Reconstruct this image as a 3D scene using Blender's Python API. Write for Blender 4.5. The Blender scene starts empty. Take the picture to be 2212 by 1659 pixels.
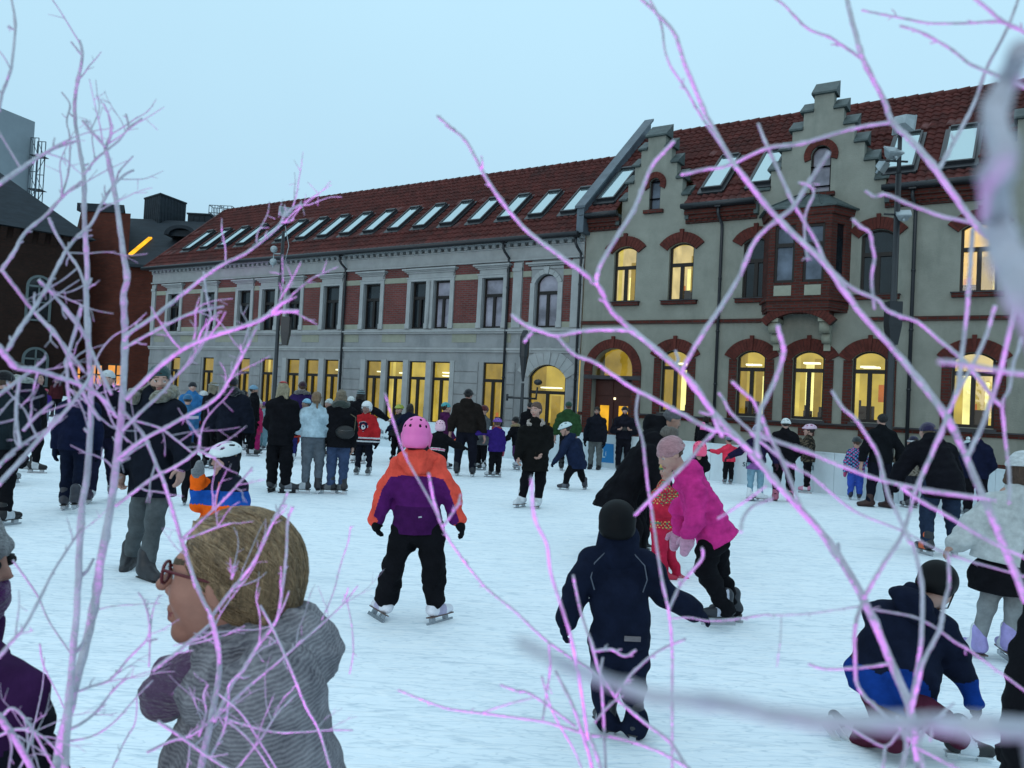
import bpy, math, random
import numpy as np
random.seed(7); rng=np.random.RandomState(11)
SC=bpy.context.scene; COL=SC.collection
rad=math.radians
# ------------------------------------------------------------------ camera (full-frame photo coordinates are 2212 x 1659)
FL=1740.; CH=1.65; PITCH=math.atan(40.5/FL); ROLL=rad(2.86)
def rotx(a): c,s=math.cos(a),math.sin(a); return np.array([[1,0,0],[0,c,-s],[0,s,c]])
def rotz(a): c,s=math.cos(a),math.sin(a); return np.array([[c,-s,0],[s,c,0],[0,0,1]])
CR=rotx(math.pi/2+PITCH)@rotz(ROLL); CC=np.array([0,0,CH])
cam=bpy.data.cameras.new('camera'); cam.sensor_width=36; cam.lens=36*FL/2212; cam.clip_start=.01; cam.clip_end=2000
cam.dof.use_dof=True; cam.dof.focus_distance=7.5; cam.dof.aperture_fstop=9.
co=bpy.data.objects.new('camera',cam); COL.objects.link(co); co.location=CC; co.rotation_mode='XYZ'
import mathutils
co.rotation_euler=mathutils.Matrix(CR.tolist()).to_euler(); SC.camera=co
def ray(u,v): return CR@np.array([(u-1106)/FL,-(v-829.5)/FL,-1.])
def gnd(u,v,z=0.):
    D=ray(u,v); return CC+D*(z-CH)/D[2]
def dep(u,v,y):
    D=ray(u,v); return CC+D*y/D[1]
AF=math.atan2(1740,2700); UF=np.array([math.cos(AF),-math.sin(AF),0]); NF=np.array([-math.sin(AF),-math.cos(AF),0])
D0=ray(1256,700); P0=CC+D0*27/D0[1]; P0[2]=0
def fac(u,v,q=0.):
    D=ray(u,v); t=((P0+q*NF-CC)@NF)/(D@NF); p=CC+D*t; return float((p-P0)@UF),float(p[2])
# ------------------------------------------------------------------ scene-graph helpers
def empty(name,loc=(0,0,0),rz=0.,label=None,cat=None,group=None,parent=None):
    o=bpy.data.objects.new(name,None); COL.objects.link(o); o.location=loc; o.rotation_euler=(0,0,rz); o.empty_display_size=.1
    if parent: o.parent=parent
    return tag(o,label,cat,group)
def tag(o,label=None,cat=None,group=None,kind=None):
    if label: o['label']=label
    if cat: o['category']=cat
    if group: o['group']=group
    if kind: o['kind']=kind
    return o
def mesh_obj(name,verts,faces,mats,parent=None,mi=None,smooth=False):
    me=bpy.data.meshes.new(name)
    me.from_pydata([tuple(map(float,v)) for v in verts],[],[tuple(int(i) for i in f) for f in faces])
    for m in (mats if isinstance(mats,(list,tuple)) else [mats]): me.materials.append(m)
    if mi is not None: me.polygons.foreach_set('material_index',np.asarray(mi,dtype=np.int32))
    if smooth is not False:
        s=np.ones(len(me.polygons),dtype=bool) if smooth is True else np.asarray(smooth,dtype=bool)
        me.polygons.foreach_set('use_smooth',s)
    me.update()
    o=bpy.data.objects.new(name,me); COL.objects.link(o)
    if parent: o.parent=parent
    return o
def copy_tree(o,parent=None):
    c=o.copy(); COL.objects.link(c)
    if parent: c.parent=parent
    for ch in list(o.children): copy_tree(ch,c)
    return c
def perp(d):
    d=d/np.linalg.norm(d); a=np.array([0,0,1.]) if abs(d[2])<.9 else np.array([1.,0,0])
    x=np.cross(a,d); x/=np.linalg.norm(x); return x,np.cross(d,x)
class MB:
    def __init__(s): s.v=[]; s.f=[]; s.m=[]; s.s=[]
    def face(s,pts,mi=0,sm=False):
        n=len(s.v); s.v+=[tuple(map(float,p)) for p in pts]; s.f.append(tuple(range(n,n+len(pts)))); s.m.append(mi); s.s.append(sm)
    def box(s,x0,x1,y0,y1,z0,z1,mi=0,bev=0):
        n=len(s.v)
        s.v+=[(x,y,z) for x in (x0,x1) for y in (y0,y1) for z in (z0,z1)]
        for f in ((0,1,3,2),(4,6,7,5),(0,4,5,1),(2,3,7,6),(0,2,6,4),(1,5,7,3)):
            s.f.append(tuple(n+i for i in f)); s.m.append(mi); s.s.append(False)
    def hexa(s,b,t,mi=0):
        """prism between bottom polygon b and top polygon t (same length)"""
        n=len(s.v); k=len(b); s.v+=[tuple(map(float,p)) for p in b]+[tuple(map(float,p)) for p in t]
        s.f+=[tuple(range(n,n+k))[::-1],tuple(range(n+k,n+2*k))]+[(n+i,n+(i+1)%k,n+k+(i+1)%k,n+k+i) for i in range(k)]
        s.m+=[mi]*(k+2); s.s+=[False]*(k+2)
    def tube(s,pts,r,n=8,mi=0,caps=True,sm=True):
        pts=np.asarray(pts,float); k=len(pts)
        r=np.broadcast_to(np.asarray(r,float),(k,)); base=len(s.v)
        T=np.gradient(pts,axis=0) if k>2 else np.repeat((pts[1]-pts[0])[None],2,0)
        x,y=perp(T[0])
        for i in range(k):
            t=T[i]/(np.linalg.norm(T[i])+1e-12); x=x-t*(x@t); x/=np.linalg.norm(x)+1e-12; y=np.cross(t,x)
            for j in range(n):
                a=2*math.pi*j/n; s.v.append(tuple(pts[i]+r[i]*(math.cos(a)*x+math.sin(a)*y)))
        for i in range(k-1):
            for j in range(n):
                a,b=base+i*n+j,base+i*n+(j+1)%n; s.f.append((a,b,b+n,a+n)); s.m.append(mi); s.s.append(sm)
        if caps:
            s.f+=[tuple(range(base,base+n))[::-1],tuple(range(base+(k-1)*n,base+k*n))]; s.m+=[mi,mi]; s.s+=[False,False]
    def ball(s,c,r,n=8,mi=0,sc=(1,1,1)):
        base=len(s.v); c=np.asarray(c,float)
        for i in range(n+1):
            th=math.pi*i/n
            for j in range(2*n):
                ph=math.pi*j/n
                s.v.append((c[0]+r*sc[0]*math.sin(th)*math.cos(ph),c[1]+r*sc[1]*math.sin(th)*math.sin(ph),c[2]+r*sc[2]*math.cos(th)))
        for i in range(n):
            for j in range(2*n):
                a,b=base+i*2*n+j,base+i*2*n+(j+1)%(2*n); s.f.append((a,a+2*n,b+2*n,b)); s.m.append(mi); s.s.append(True)
    def build(s,name,mats,parent=None):
        return mesh_obj(name,s.v,s.f,mats,parent,s.m,s.s)
# ------------------------------------------------------------------ materials
def _nt(name):
    m=bpy.data.materials.new(name); m.use_nodes=True; nt=m.node_tree; nt.nodes.clear()
    out=nt.nodes.new('ShaderNodeOutputMaterial'); return m,nt,out
def N(nt,t,**k):
    n=nt.nodes.new(t)
    for a,b in k.items():
        if a in n.inputs: n.inputs[a].default_value=b
        else: setattr(n,a,b)
    return n
def mat(name,col,rough=.85,var=.2,scale=6.,bump=0.,bscale=60.,metal=0.,spec=.3,dirt=None,stretch=None,sheen=0.):
    m,nt,out=_nt(name); L=nt.links
    b=N(nt,'ShaderNodeBsdfPrincipled',Roughness=rough,Metallic=metal); b.inputs['Specular IOR Level'].default_value=spec
    if sheen: b.inputs['Sheen Weight'].default_value=sheen; b.inputs['Sheen Roughness'].default_value=.5
    tc=N(nt,'ShaderNodeTexCoord'); src=tc.outputs['Object']
    if stretch:
        mp=N(nt,'ShaderNodeMapping'); mp.inputs['Scale'].default_value=stretch; L.new(src,mp.inputs['Vector']); src=mp.outputs['Vector']
    n1=N(nt,'ShaderNodeTexNoise',Scale=scale,Detail=6.,Roughness=.65); L.new(src,n1.inputs['Vector'])
    cr=N(nt,'ShaderNodeValToRGB'); c=np.array(col)
    lo=tuple(np.clip(c*(1-var),0,1))+(1,); hi=tuple(np.clip(c*(1+var),0,1))+(1,)
    cr.color_ramp.elements[0].position=.3; cr.color_ramp.elements[1].position=.7
    cr.color_ramp.elements[0].color=lo; cr.color_ramp.elements[1].color=hi
    L.new(n1.outputs['Fac'],cr.inputs['Fac']); cs=cr.outputs['Color']
    if dirt:   # large soft stains with a shape of their own
        n3=N(nt,'ShaderNodeTexNoise',Scale=dirt[1],Detail=5.,Roughness=.7); mp3=N(nt,'ShaderNodeMapping'); mp3.inputs['Scale'].default_value=(1,1,.3); L.new(tc.outputs['Object'],mp3.inputs['Vector']); L.new(mp3.outputs['Vector'],n3.inputs['Vector'])
        r3=N(nt,'ShaderNodeMapRange'); r3.inputs['From Min'].default_value=.5; r3.inputs['From Max'].default_value=.75; r3.inputs['To Max'].default_value=dirt[2]
        L.new(n3.outputs['Fac'],r3.inputs['Value'])
        mx=N(nt,'ShaderNodeMix',data_type='RGBA'); L.new(r3.outputs['Result'],mx.inputs[0]); L.new(cs,mx.inputs[6]); mx.inputs[7].default_value=tuple(dirt[0])+(1,); cs=mx.outputs[2]
    L.new(cs,b.inputs['Base Color'])
    if bump:
        n2=N(nt,'ShaderNodeTexNoise',Scale=bscale,Detail=4.); L.new(src,n2.inputs['Vector'])
        bp=N(nt,'ShaderNodeBump',Strength=bump,Distance=.02); L.new(n2.outputs['Fac'],bp.inputs['Height']); L.new(bp.outputs['Normal'],b.inputs['Normal'])
    L.new(b.outputs['BSDF'],out.inputs['Surface']); return m
def brick_mat(name,c1,c2,mortar,bw=.24,rh=.075,axis='XZ',rough=.9,ms=.012):
    m,nt,out=_nt(name); L=nt.links; b=N(nt,'ShaderNodeBsdfPrincipled',Roughness=rough); b.inputs['Specular IOR Level'].default_value=.2
    tc=N(nt,'ShaderNodeTexCoord'); sp=N(nt,'ShaderNodeSeparateXYZ'); cb=N(nt,'ShaderNodeCombineXYZ'); L.new(tc.outputs['Object'],sp.inputs[0])
    if axis=='XZ':
        ad=N(nt,'ShaderNodeMath',operation='ADD'); L.new(sp.outputs['X'],ad.inputs[0]); L.new(sp.outputs['Y'],ad.inputs[1]); L.new(ad.outputs[0],cb.inputs['X'])
    L.new(sp.outputs['Z'],cb.inputs['Y'])
    br=N(nt,'ShaderNodeTexBrick',Scale=1.); br.inputs['Brick Width'].default_value=bw; br.inputs['Row Height'].default_value=rh; br.inputs['Mortar Size'].default_value=ms
    br.inputs['Color1'].default_value=tuple(c1)+(1,); br.inputs['Color2'].default_value=tuple(c2)+(1,); br.inputs['Mortar'].default_value=tuple(mortar)+(1,)
    L.new(cb.outputs[0],br.inputs['Vector'])
    n=N(nt,'ShaderNodeTexNoise',Scale=1.3,Detail=5.); L.new(tc.outputs['Object'],n.inputs['Vector'])
    r=N(nt,'ShaderNodeMapRange'); r.inputs['To Min'].default_value=.55; r.inputs['To Max'].default_value=1.35; L.new(n.outputs['Fac'],r.inputs['Value'])
    mu=N(nt,'ShaderNodeMix',data_type='RGBA',blend_type='MULTIPLY'); mu.inputs[0].default_value=1.; L.new(br.outputs['Color'],mu.inputs[6]); L.new(r.outputs['Result'],mu.inputs[7])
    L.new(mu.outputs[2],b.inputs['Base Color'])
    bp=N(nt,'ShaderNodeBump',Strength=.6,Distance=.01,invert=True); L.new(br.outputs['Fac'],bp.inputs['Height']); L.new(bp.outputs['Normal'],b.inputs['Normal'])
    L.new(b.outputs['BSDF'],out.inputs['Surface']); return m
def emit(name,col,strength):
    m,nt,out=_nt(name); e=N(nt,'ShaderNodeEmission',Strength=strength); e.inputs['Color'].default_value=tuple(col)+(1,)
    tc=N(nt,'ShaderNodeTexCoord'); n=N(nt,'ShaderNodeTexNoise',Scale=1.7,Detail=3.); nt.links.new(tc.outputs['Object'],n.inputs['Vector'])
    r=N(nt,'ShaderNodeMapRange'); r.inputs['From Min'].default_value=.3; r.inputs['From Max'].default_value=.7; r.inputs['To Min'].default_value=strength*.72; r.inputs['To Max'].default_value=strength*1.25
    nt.links.new(n.outputs['Fac'],r.inputs['Value']); nt.links.new(r.outputs['Result'],e.inputs['Strength'])
    nt.links.new(e.outputs[0],out.inputs['Surface']); m.cycles.emission_sampling='NONE' if strength<1.5 else 'AUTO'; return m
def glass(name,tint=(.8,.9,.95),refl=.12):
    m,nt,out=_nt(name); L=nt.links; t=N(nt,'ShaderNodeBsdfTransparent'); t.inputs['Color'].default_value=tuple(tint)+(1,)
    g=N(nt,'ShaderNodeBsdfGlossy',Roughness=.03); fr=N(nt,'ShaderNodeFresnel',IOR=1.5); mx=N(nt,'ShaderNodeMixShader')
    ad=N(nt,'ShaderNodeMath',operation='MULTIPLY_ADD'); ad.inputs[1].default_value=1.2; ad.inputs[2].default_value=refl*.3; L.new(fr.outputs[0],ad.inputs[0])
    n=N(nt,'ShaderNodeTexNoise',Scale=2.5); bp=N(nt,'ShaderNodeBump',Strength=.08,Distance=.05); tc=N(nt,'ShaderNodeTexCoord'); L.new(tc.outputs['Object'],n.inputs['Vector'])
    L.new(n.outputs['Fac'],bp.inputs['Height']); L.new(bp.outputs['Normal'],g.inputs['Normal'])
    L.new(ad.outputs[0],mx.inputs[0]); L.new(t.outputs[0],mx.inputs[1]); L.new(g.outputs[0],mx.inputs[2]); L.new(mx.outputs[0],out.inputs['Surface']); return m
def fabric(name,col,rough=.95,var=.3,bump=.5,bscale=16.,sheen=.15):
    return mat(name,col,rough,var,9.,bump,bscale,0.,.08,None,None,0.)
_fc={}
def fab(col,kind='cloth'):
    key=(tuple(round(c,3) for c in col),kind)
    if key not in _fc:
        nm='%s_%d'%(kind,len(_fc))
        if kind=='cloth': _fc[key]=fabric(nm,col)
        elif kind=='skin': _fc[key]=mat(nm,col,.55,.12,14.,.15,50.,0.,.35)
        elif kind=='hair': _fc[key]=mat(nm,col,.5,.45,10.,.8,40.,0.,.4,None,(9,9,1.2))
        elif kind=='knit': _fc[key]=mat(nm,col,.95,.25,20.,.7,55.,0.,.1,None,(1,1,2.5),.3)
        elif kind=='shell': _fc[key]=mat(nm,col,.42 if max(col)>.05 else .55,.08,5.,.04,30.,0.,.32 if max(col)>.05 else .10)
        elif kind=='boot': _fc[key]=mat(nm,col,.5,.2,12.,.15,40.,0.,.4)
        elif kind=='steel': _fc[key]=mat(nm,col,.25,.1,10.,.0,30.,.9,.5)
        elif kind=='fur': _fc[key]=mat(nm,col,.95,.5,30.,1.,45.,0.,.1,None,None,.4)
    return _fc[key]
# ------------------------------------------------------------------ shared building materials
M_white=mat('weathered_white_plaster',(.265,.272,.278),.9,.14,1.5,.25,30.,dirt=((.13,.145,.155),1.1,.7))
M_stone=mat('pale_stone_trim',(.325,.335,.338),.9,.12,2.5,.2,30.,dirt=((.24,.26,.26),1.4,.45))
M_beige=mat('beige_render_panel',(.27,.275,.22),.9,.12,3.,.2,30.)
M_cream=mat('cream_render',(.235,.24,.207),.92,.14,1.2,.5,22.,dirt=((.13,.145,.125),.9,.7))
M_brick=brick_mat('red_brick_panel',(.17,.045,.040),(.12,.032,.030),(.12,.085,.08))
M_brickd=brick_mat('red_brick_trim',(.105,.023,.017),(.065,.016,.012),(.055,.04,.036),.24,.08)
M_vous=mat('arch_brick',(.085,.020,.015),.9,.35,5.,.4,40.)
M_mort=mat('arch_mortar',(.05,.03,.028),.95,.2,8.)
M_slate=mat('dark_sill_slate',(.035,.035,.04),.6,.3,5.)
M_dark=mat('dark_painted_metal',(.012,.014,.018),.45,.2,5.,spec=.5)
M_frame=mat('dark_window_frame',(.012,.009,.008),.5,.2,6.)
M_lead=mat('grey_roof_metal',(.10,.125,.15),.5,.25,2.,.2,8.,metal=.2,dirt=((.05,.06,.07),1.5,.6))
M_cap=mat('green_grey_slate_cap',(.055,.075,.075),.55,.35,4.,.3,20.)
M_tile=mat('red_roof_tile',(.085,.021,.018),.75,.5,3.,.3,30.,dirt=((.028,.018,.018),.8,.8))
M_dglass=None
def dark_glass(name,col,blind=0.):
    m,nt,out=_nt(name); L=nt.links; b=N(nt,'ShaderNodeBsdfPrincipled',Roughness=.04); b.inputs['Specular IOR Level'].default_value=.5
    tc=N(nt,'ShaderNodeTexCoord'); n=N(nt,'ShaderNodeTexNoise',Scale=1.6,Detail=4.); L.new(tc.outputs['Object'],n.inputs['Vector'])
    cr=N(nt,'ShaderNodeValToRGB'); c=np.array(col); cr.color_ramp.elements[0].position=.35; cr.color_ramp.elements[1].position=.7
    cr.color_ramp.elements[0].color=tuple(c*.5)+(1,); cr.color_ramp.elements[1].color=tuple(c*1.4)+(1,); L.new(n.outputs['Fac'],cr.inputs[0]); L.new(cr.outputs[0],b.inputs['Base Color'])
    bp=N(nt,'ShaderNodeBump',Strength=.05,Distance=.05); L.new(n.outputs['Fac'],bp.inputs['Height']); L.new(bp.outputs['Normal'],b.inputs['Normal'])
    L.new(b.outputs[0],out.inputs[0]); return m
M_gdark=dark_glass('dark_window_glass',(.01,.014,.018)); M_gblind=dark_glass('glass_over_pale_blind',(.26,.25,.30)); M_gsky=dark_glass('sky_painted_glass',(.10,.12,.16))  # last glass has the sky's reflection painted into its base colour
M_glass=glass('clear_window_glass'); M_skyl=None
def mirror_glass(name):
    m,nt,out=_nt(name); b=N(nt,'ShaderNodeBsdfPrincipled',Roughness=.06,Metallic=.85); b.inputs['Base Color'].default_value=(.42,.54,.56,1)
    tc=N(nt,'ShaderNodeTexCoord'); n=N(nt,'ShaderNodeTexNoise',Scale=3.,Detail=3.); nt.links.new(tc.outputs['Object'],n.inputs['Vector'])
    bp=N(nt,'ShaderNodeBump',Strength=.06,Distance=.03); nt.links.new(n.outputs['Fac'],bp.inputs['Height']); nt.links.new(bp.outputs['Normal'],b.inputs['Normal'])
    nt.links.new(b.outputs[0],out.inputs[0]); return m
M_skyl=mirror_glass('skylight_glass')
Y1=(1.,.66,.13)
M_r=[emit('lit_room_wall',(1.,.66,.09),.62),emit('lit_room_wall_dim',(1.,.60,.06),.38),emit('lit_room_bright_wall',(1.,.82,.26),1.45),emit('lit_ceiling_lamp',(1.,.88,.5),2.6),mat('room_furniture',(.05,.025,.01),.8),emit('lit_room_ceiling',(1.,.70,.12),.8),emit('lit_orange_poster',(1.,.25,.03),.55),emit('lit_upstairs_wall',(1.,.70,.27),.8),emit('lit_amber_wall',(1.,.52,.04),.85)]
def wall_open(mb,x0,x1,z0,z1,ops,y=0.,d=.22,mi=0,seg=10):
    xs=sorted(set([x0,x1]+[e for o in ops for e in (o['x0'],o['x1'])])); zs=sorted(set([z0,z1]+[e for o in ops for e in (o['z0'],o['z1'])]))
    for i in range(len(xs)-1):
        for j in range(len(zs)-1):
            cx,cz=(xs[i]+xs[i+1])/2,(zs[j]+zs[j+1])/2
            if any(o['x0']<cx<o['x1'] and o['z0']<cz<o['z1'] for o in ops): continue
            mb.face([(xs[i],y,zs[j]),(xs[i+1],y,zs[j]),(xs[i+1],y,zs[j+1]),(xs[i],y,zs[j+1])],mi)
    for o in ops:
        a,b,c,e=o['x0'],o['x1'],o['z0'],o['z1']; r=o.get('rise',0); sp=e-r; dd=o.get('d',d)
        mb.face([(a,y,c),(a,y,sp),(a,y+dd,sp),(a,y+dd,c)],mi); mb.face([(b,y,c),(b,y+dd,c),(b,y+dd,sp),(b,y,sp)],mi); mb.face([(a,y,c),(a,y+dd,c),(b,y+dd,c),(b,y,c)],mi)
        if r<=0: mb.face([(a,y,e),(b,y,e),(b,y+dd,e),(a,y+dd,e)],mi)
        else:
            P=arc(a,b,sp,r,seg)
            for k in range(seg):
                (p,q),(p2,q2)=P[k],P[k+1]
                mb.face([(p,y,q),(p2,y,q2),(p2,y,e+1e-4),(p,y,e+1e-4)],mi); mb.face([(p,y,q),(p,y+dd,q),(p2,y+dd,q2),(p2,y,q2)],mi)
def arc(a,b,sp,r,seg=10):
    w=(b-a)/2; cx=(a+b)/2; R=(w*w+r*r)/(2*r); cz=sp+r-R; t0=math.asin(min(1,w/R)); 
    if r>w: t0=math.pi-t0
    return [(cx+R*math.sin(-t0+2*t0*k/seg),cz+R*math.cos(-t0+2*t0*k/seg)) for k in range(seg+1)]
def voussoirs(mb,a,b,sp,r,th,ext=0.,y0=-.05,y1=.0,step=.12,mi=0,mj=1,key=True):
    """brick wedges round an arch (ring from the intrados outwards)"""
    w=(b-a)/2; cx=(a+b)/2; R=(w*w+r*r)/(2*r); cz=sp+r-R; t0=math.asin(min(1,w/R)); t0=math.pi-t0 if r>w else t0
    t0+=ext/R; n=max(7,int(2*t0*(R+th/2)/step)|1)
    f=lambda t,rr:(cx+rr*math.sin(t),cz+rr*math.cos(t))
    for k in range(n):
        ta=-t0+2*t0*k/n; tb=-t0+2*t0*(k+1)/n; g=.055*(tb-ta); yy=y0-.004*rng.rand(); tt=th
        if key and k==n//2: tt=th+.09; yy-=.03
        P=[f(ta+g,R+.002),f(tb-g,R+.002),f(tb-g,R+tt),f(ta+g,R+tt)]
        mb.hexa([(p[0],y1,p[1]) for p in P],[(p[0],yy,p[1]) for p in P],mi)
        Q=[f(ta,R+.004),f(tb,R+.004),f(tb,R+th-.01),f(ta,R+th-.01)]
        mb.hexa([(p[0],y1,p[1]) for p in Q],[(p[0],y0+.012,p[1]) for p in Q],mj)
def window(par,a,b,c,e,rise=0.,kind='dark',y=.12,trans=.62,div=True,seed=0,fw=.065,sub=False):
    """dark casement: frame > pane (+ room behind a lit one). trans = height share of the transom bar"""
    r_=random.Random(seed*77+5); mb=MB(); zt=c+(e-c)*trans; sp=e-rise; y1=y+.07
    mb.box(a,a+fw,y,y1,c,sp); mb.box(b-fw,b,y,y1,c,sp); mb.box(a+fw,b-fw,y-.003,y1,c,c+fw*1.2)
    if rise<=0: mb.box(a+fw,b-fw,y-.003,y1,e-fw,e)
    else:
        P=arc(a,b,sp,rise,12); Q=arc(a+fw,b-fw,sp,max(.03,rise-fw*.6),12)
        for k in range(12):
            mb.hexa([(P[k][0],y1,P[k][1]),(P[k+1][0],y1,P[k+1][1]),(Q[k+1][0],y1,Q[k+1][1]),(Q[k][0],y1,Q[k][1])],[(P[k][0],y,P[k][1]),(P[k+1][0],y,P[k+1][1]),(Q[k+1][0],y,Q[k+1][1]),(Q[k][0],y,Q[k][1])])
    if trans: mb.box(a+fw,b-fw,y-.02,y1,zt-.06,zt+.05)
    if div: m=(a+b)/2; mb.box(m-.055,m+.055,y-.012,y1,c+fw*1.2,zt-.06 if trans else e-fw)
    w=mb.build('window',M_frame,par)
    pm=MB()
    if rise<=0: pm.face([(a,y+.05,c),(b,y+.05,c),(b,y+.05,e),(a,y+.05,e)])
    else: pm.face([(a,y+.05,c),(b,y+.05,c)]+[(p,y+.05,q) for p,q in arc(a,b,sp,rise,12)[::-1]])
    lit=kind.startswith('lit')
    pm.build('pane',M_glass if lit else {'dark':M_gdark,'blind':M_gblind,'sky':M_gsky}[kind],w)
    if lit:
        rm=MB(); A,B,D=a-.1,b+.25,y+1.3; wl={'lit':0,'litup':7,'litamber':8,'litdim':1}[kind]
        rm.face([(A,D,c-.3),(B,D,c-.3),(B,D,e+.2),(A,D,e+.2)],wl)
        rm.face([(A,y+.2,c-.3),(A,D,c-.3),(A,D,e+.2),(A,y+.2,e+.2)],1 if wl!=7 else 7); rm.face([(B,y+.2,c-.3),(B,D,c-.3),(B,D,e+.2),(B,y+.2,e+.2)],wl)
        rm.face([(A,y+.2,e+.2),(B,y+.2,e+.2),(B,D,e+.2),(A,D,e+.2)],5); rm.face([(A,y+.2,c-.3),(B,y+.2,c-.3),(B,D,c-.3),(A,D,c-.3)],4)
        W=b-a
        for q in range(2):     # bright wall strips, doors
            x=a+W*r_.uniform(.05,.9); ww=W*r_.uniform(.12,.3); rm.box(x,x+ww,D-.25-.1*q,D-.05-.1*q,c-.2,c+(e-c)*r_.uniform(.5,1.0),2 if q==0 or r_.random()<.4 else 1)
        for _ in range(r_.choice((0,1,1,2))): x=a+W*r_.uniform(.0,.6); zc=zt+r_.uniform(.08,.3); rm.box(x,x+W*.5,y+.5,y+.75,zc,zc+.045,3)
        for _ in range(r_.choice((1,1,2))): x=a+W*r_.uniform(.0,.7); h_=c+(e-c)*r_.uniform(.1,.34); rm.box(x,x+W*r_.uniform(.2,.5),y+.7+.1*_,y+.9+.1*_,c-.2,h_,4); rm.box(x+.02,x+.09,y+.72+.1*_,y+.8+.1*_,h_+.001,h_+.16,r_.choice((4,6,4)))
        if r_.random()<.6: x=a+W*r_.uniform(0,.75); rm.box(x,x+W*.22,D-.5,D-.46,c-.2,c+(e-c)*r_.uniform(.6,.9),1)
        if r_.random()<.5: x=r_.choice((a,b-W*.14)); rm.box(x,x+W*.14,y+.3,y+.34,c-.2,e+.1,5)
        if r_.random()<.3 and wl!=7: x=a+W*r_.uniform(.2,.7); rm.box(x,x+W*.2,y+.7,y+.72,c+(e-c)*.3,c+(e-c)*.55,6)
        rm.build('lit_room',M_r,w)
    return w
def tiles(mb,x0,x1,ye,ze,yr,m,pitch=.23,row=.34,holes=()):
    """pantiled slope as real relief: waves along the eave, stepped rows up the slope"""
    nrow=int(math.hypot(yr-ye,m*(yr-ye))/row); nx=int((x1-x0)/pitch)*5+1
    xs=np.linspace(x0,x1,nx); ph=(xs-x0)/pitch*2*math.pi; wave=.028*np.sin(ph)+.012*np.sin(2*ph+.6)
    sl=math.sqrt(1+m*m); base=len(mb.v)
    jit=rng.rand(nrow+1,int((x1-x0)/pitch)+2)
    for r in range(nrow):
        for t,lift in ((0,.035),(1.0,.0)):
            y=ye+(yr-ye)*(r+t)/nrow
            h=wave+lift+.012*jit[r,((xs-x0)/pitch).astype(int)]+(.03 if r in (3,nrow-8) else 0)
            for x,hh in zip(xs,h): mb.v.append((float(x),float(y-hh*m/sl),float(ze+m*(y-ye)+hh/sl)))
    n=nx
    for r in range(2*nrow-1):
        yy=ye+(yr-ye)*((r//2)+1)/nrow
        for i in range(n-1):
            a=base+r*n+i
            if any(abs(xs[i]-c)<h and yy<.75 for c,h in holes): continue
            mb.f.append((a,a+1,a+n+1,a+n)); mb.m.append(0); mb.s.append(r%2==0)
def skylight(par,xc,w,y0,y1,z_at,m,name='skylight'):
    """box on the slope: frame > pane"""
    mb=MB(); h=.15; P=lambda x,y,k:(x,y-k*m/math.sqrt(1+m*m),z_at(y)+k/math.sqrt(1+m*m)); f=.055
    def slab(xa,xb,ya,yb,k0,k1): mb.hexa([P(xa,ya,k0),P(xb,ya,k0),P(xb,yb,k0),P(xa,yb,k0)],[P(xa,ya,k1),P(xb,ya,k1),P(xb,yb,k1),P(xa,yb,k1)])
    a,b=xc-w/2-f,xc+w/2+f
    slab(a,a+f,y0,y1,-.02,h); slab(b-f,b,y0,y1,-.02,h); slab(a+f,b-f,y0,y0+f,-.02,h-.005); slab(a+f,b-f,y1-1.4*f,y1,-.02,h+.04)
    slab(a-.06,b+.06,y0-.16,y0,-.005,.06); slab(a-.09,a,y0-.1,y1+.03,-.005,.055); slab(b,b+.09,y0-.1,y1+.03,-.005,.055)
    fr=mb.build(name,M_dark,par)
    g=MB(); g.face([P(a+f,y0+f,h-.03),P(b-f,y0+f,h-.03),P(b-f,y1-f,h-.03),P(a+f,y1-f,h-.03)]); g.build('pane',M_skyl,fr)
def downpipe(par,s,ztop,zb,yg=-.42):
    mb=MB(); mb.tube([(s,yg,ztop),(s,yg,ztop-.22),(s+.02,yg+.08,ztop-.34),(s+.06,-.12,ztop-.52),(s+.06,-.1,ztop-.7),(s+.06,-.1,zb)],.048,8)
    for z in np.arange(zb+.8,ztop-1,1.6): mb.tube([(s+.06,-.1,z),(s+.06,-.1,z+.06)],.06,8)
    mb.box(s-.09,s+.09,yg-.09,yg+.09,ztop-.04,ztop+.1); mb.build('downpipe',M_dark,par)
RM=.85
# ------------------------------------------------------------------ pale building with brick panels
bA=empty('stone_building',P0,-AF,'long pale stone building with red brick panels and a row of roof windows','building')
XA=-24.2
up=[(-22.85,-21.97),(-20.15,-19.33),(-17.63,-16.81),(-16.0,-15.19),(-14.42,-13.6),(-12.18,-11.3),(-9.92,-9.06),(-7.46,-6.74),(-6.35,-5.6),(-4.1,-3.22),(-1.86,-.97)]
lo=[(-22.43,-21.7),(-19.95,-19.18),(-17.4,-16.66),(-15.82,-15.12),(-14.22,-13.45),(-13.08,-12.3),(-11.94,-11.15),(-9.62,-8.83),(-8.52,-7.71),(-7.39,-6.58),(-6.26,-5.44),(-3.92,-3.08),(-1.97,-.5)]
ops=[dict(x0=a,x1=b,z0=4.3,z1=6.12 if k<10 else 6.16,rise=0 if k<10 else .3) for k,(a,b) in enumerate(up)]
ops+=[dict(x0=a,x1=b,z0=.75 if k<12 else .05,z1=3.06 if k<12 else 3.02,rise=0 if k<12 else .42,d=.16) for k,(a,b) in enumerate(lo)]
w=MB(); wall_open(w,XA,0,0,7.45,ops)
w.face([(XA,0,0),(XA,8,0),(XA,8,7.4),(XA,4,11.2),(XA,0,7.4)]); w.face([(XA,8,0),(0,8,0),(0,8,7.4),(XA,8,7.4)])
w.build('wall',M_white,bA)
kinds=['dark']*8+['blind','blind','blind']
for k,(a,b) in enumerate(up): window(bA,a,b,4.3,6.12 if k<10 else 6.16,0 if k<10 else .3,kinds[k],seed=k,trans=.66)
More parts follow.
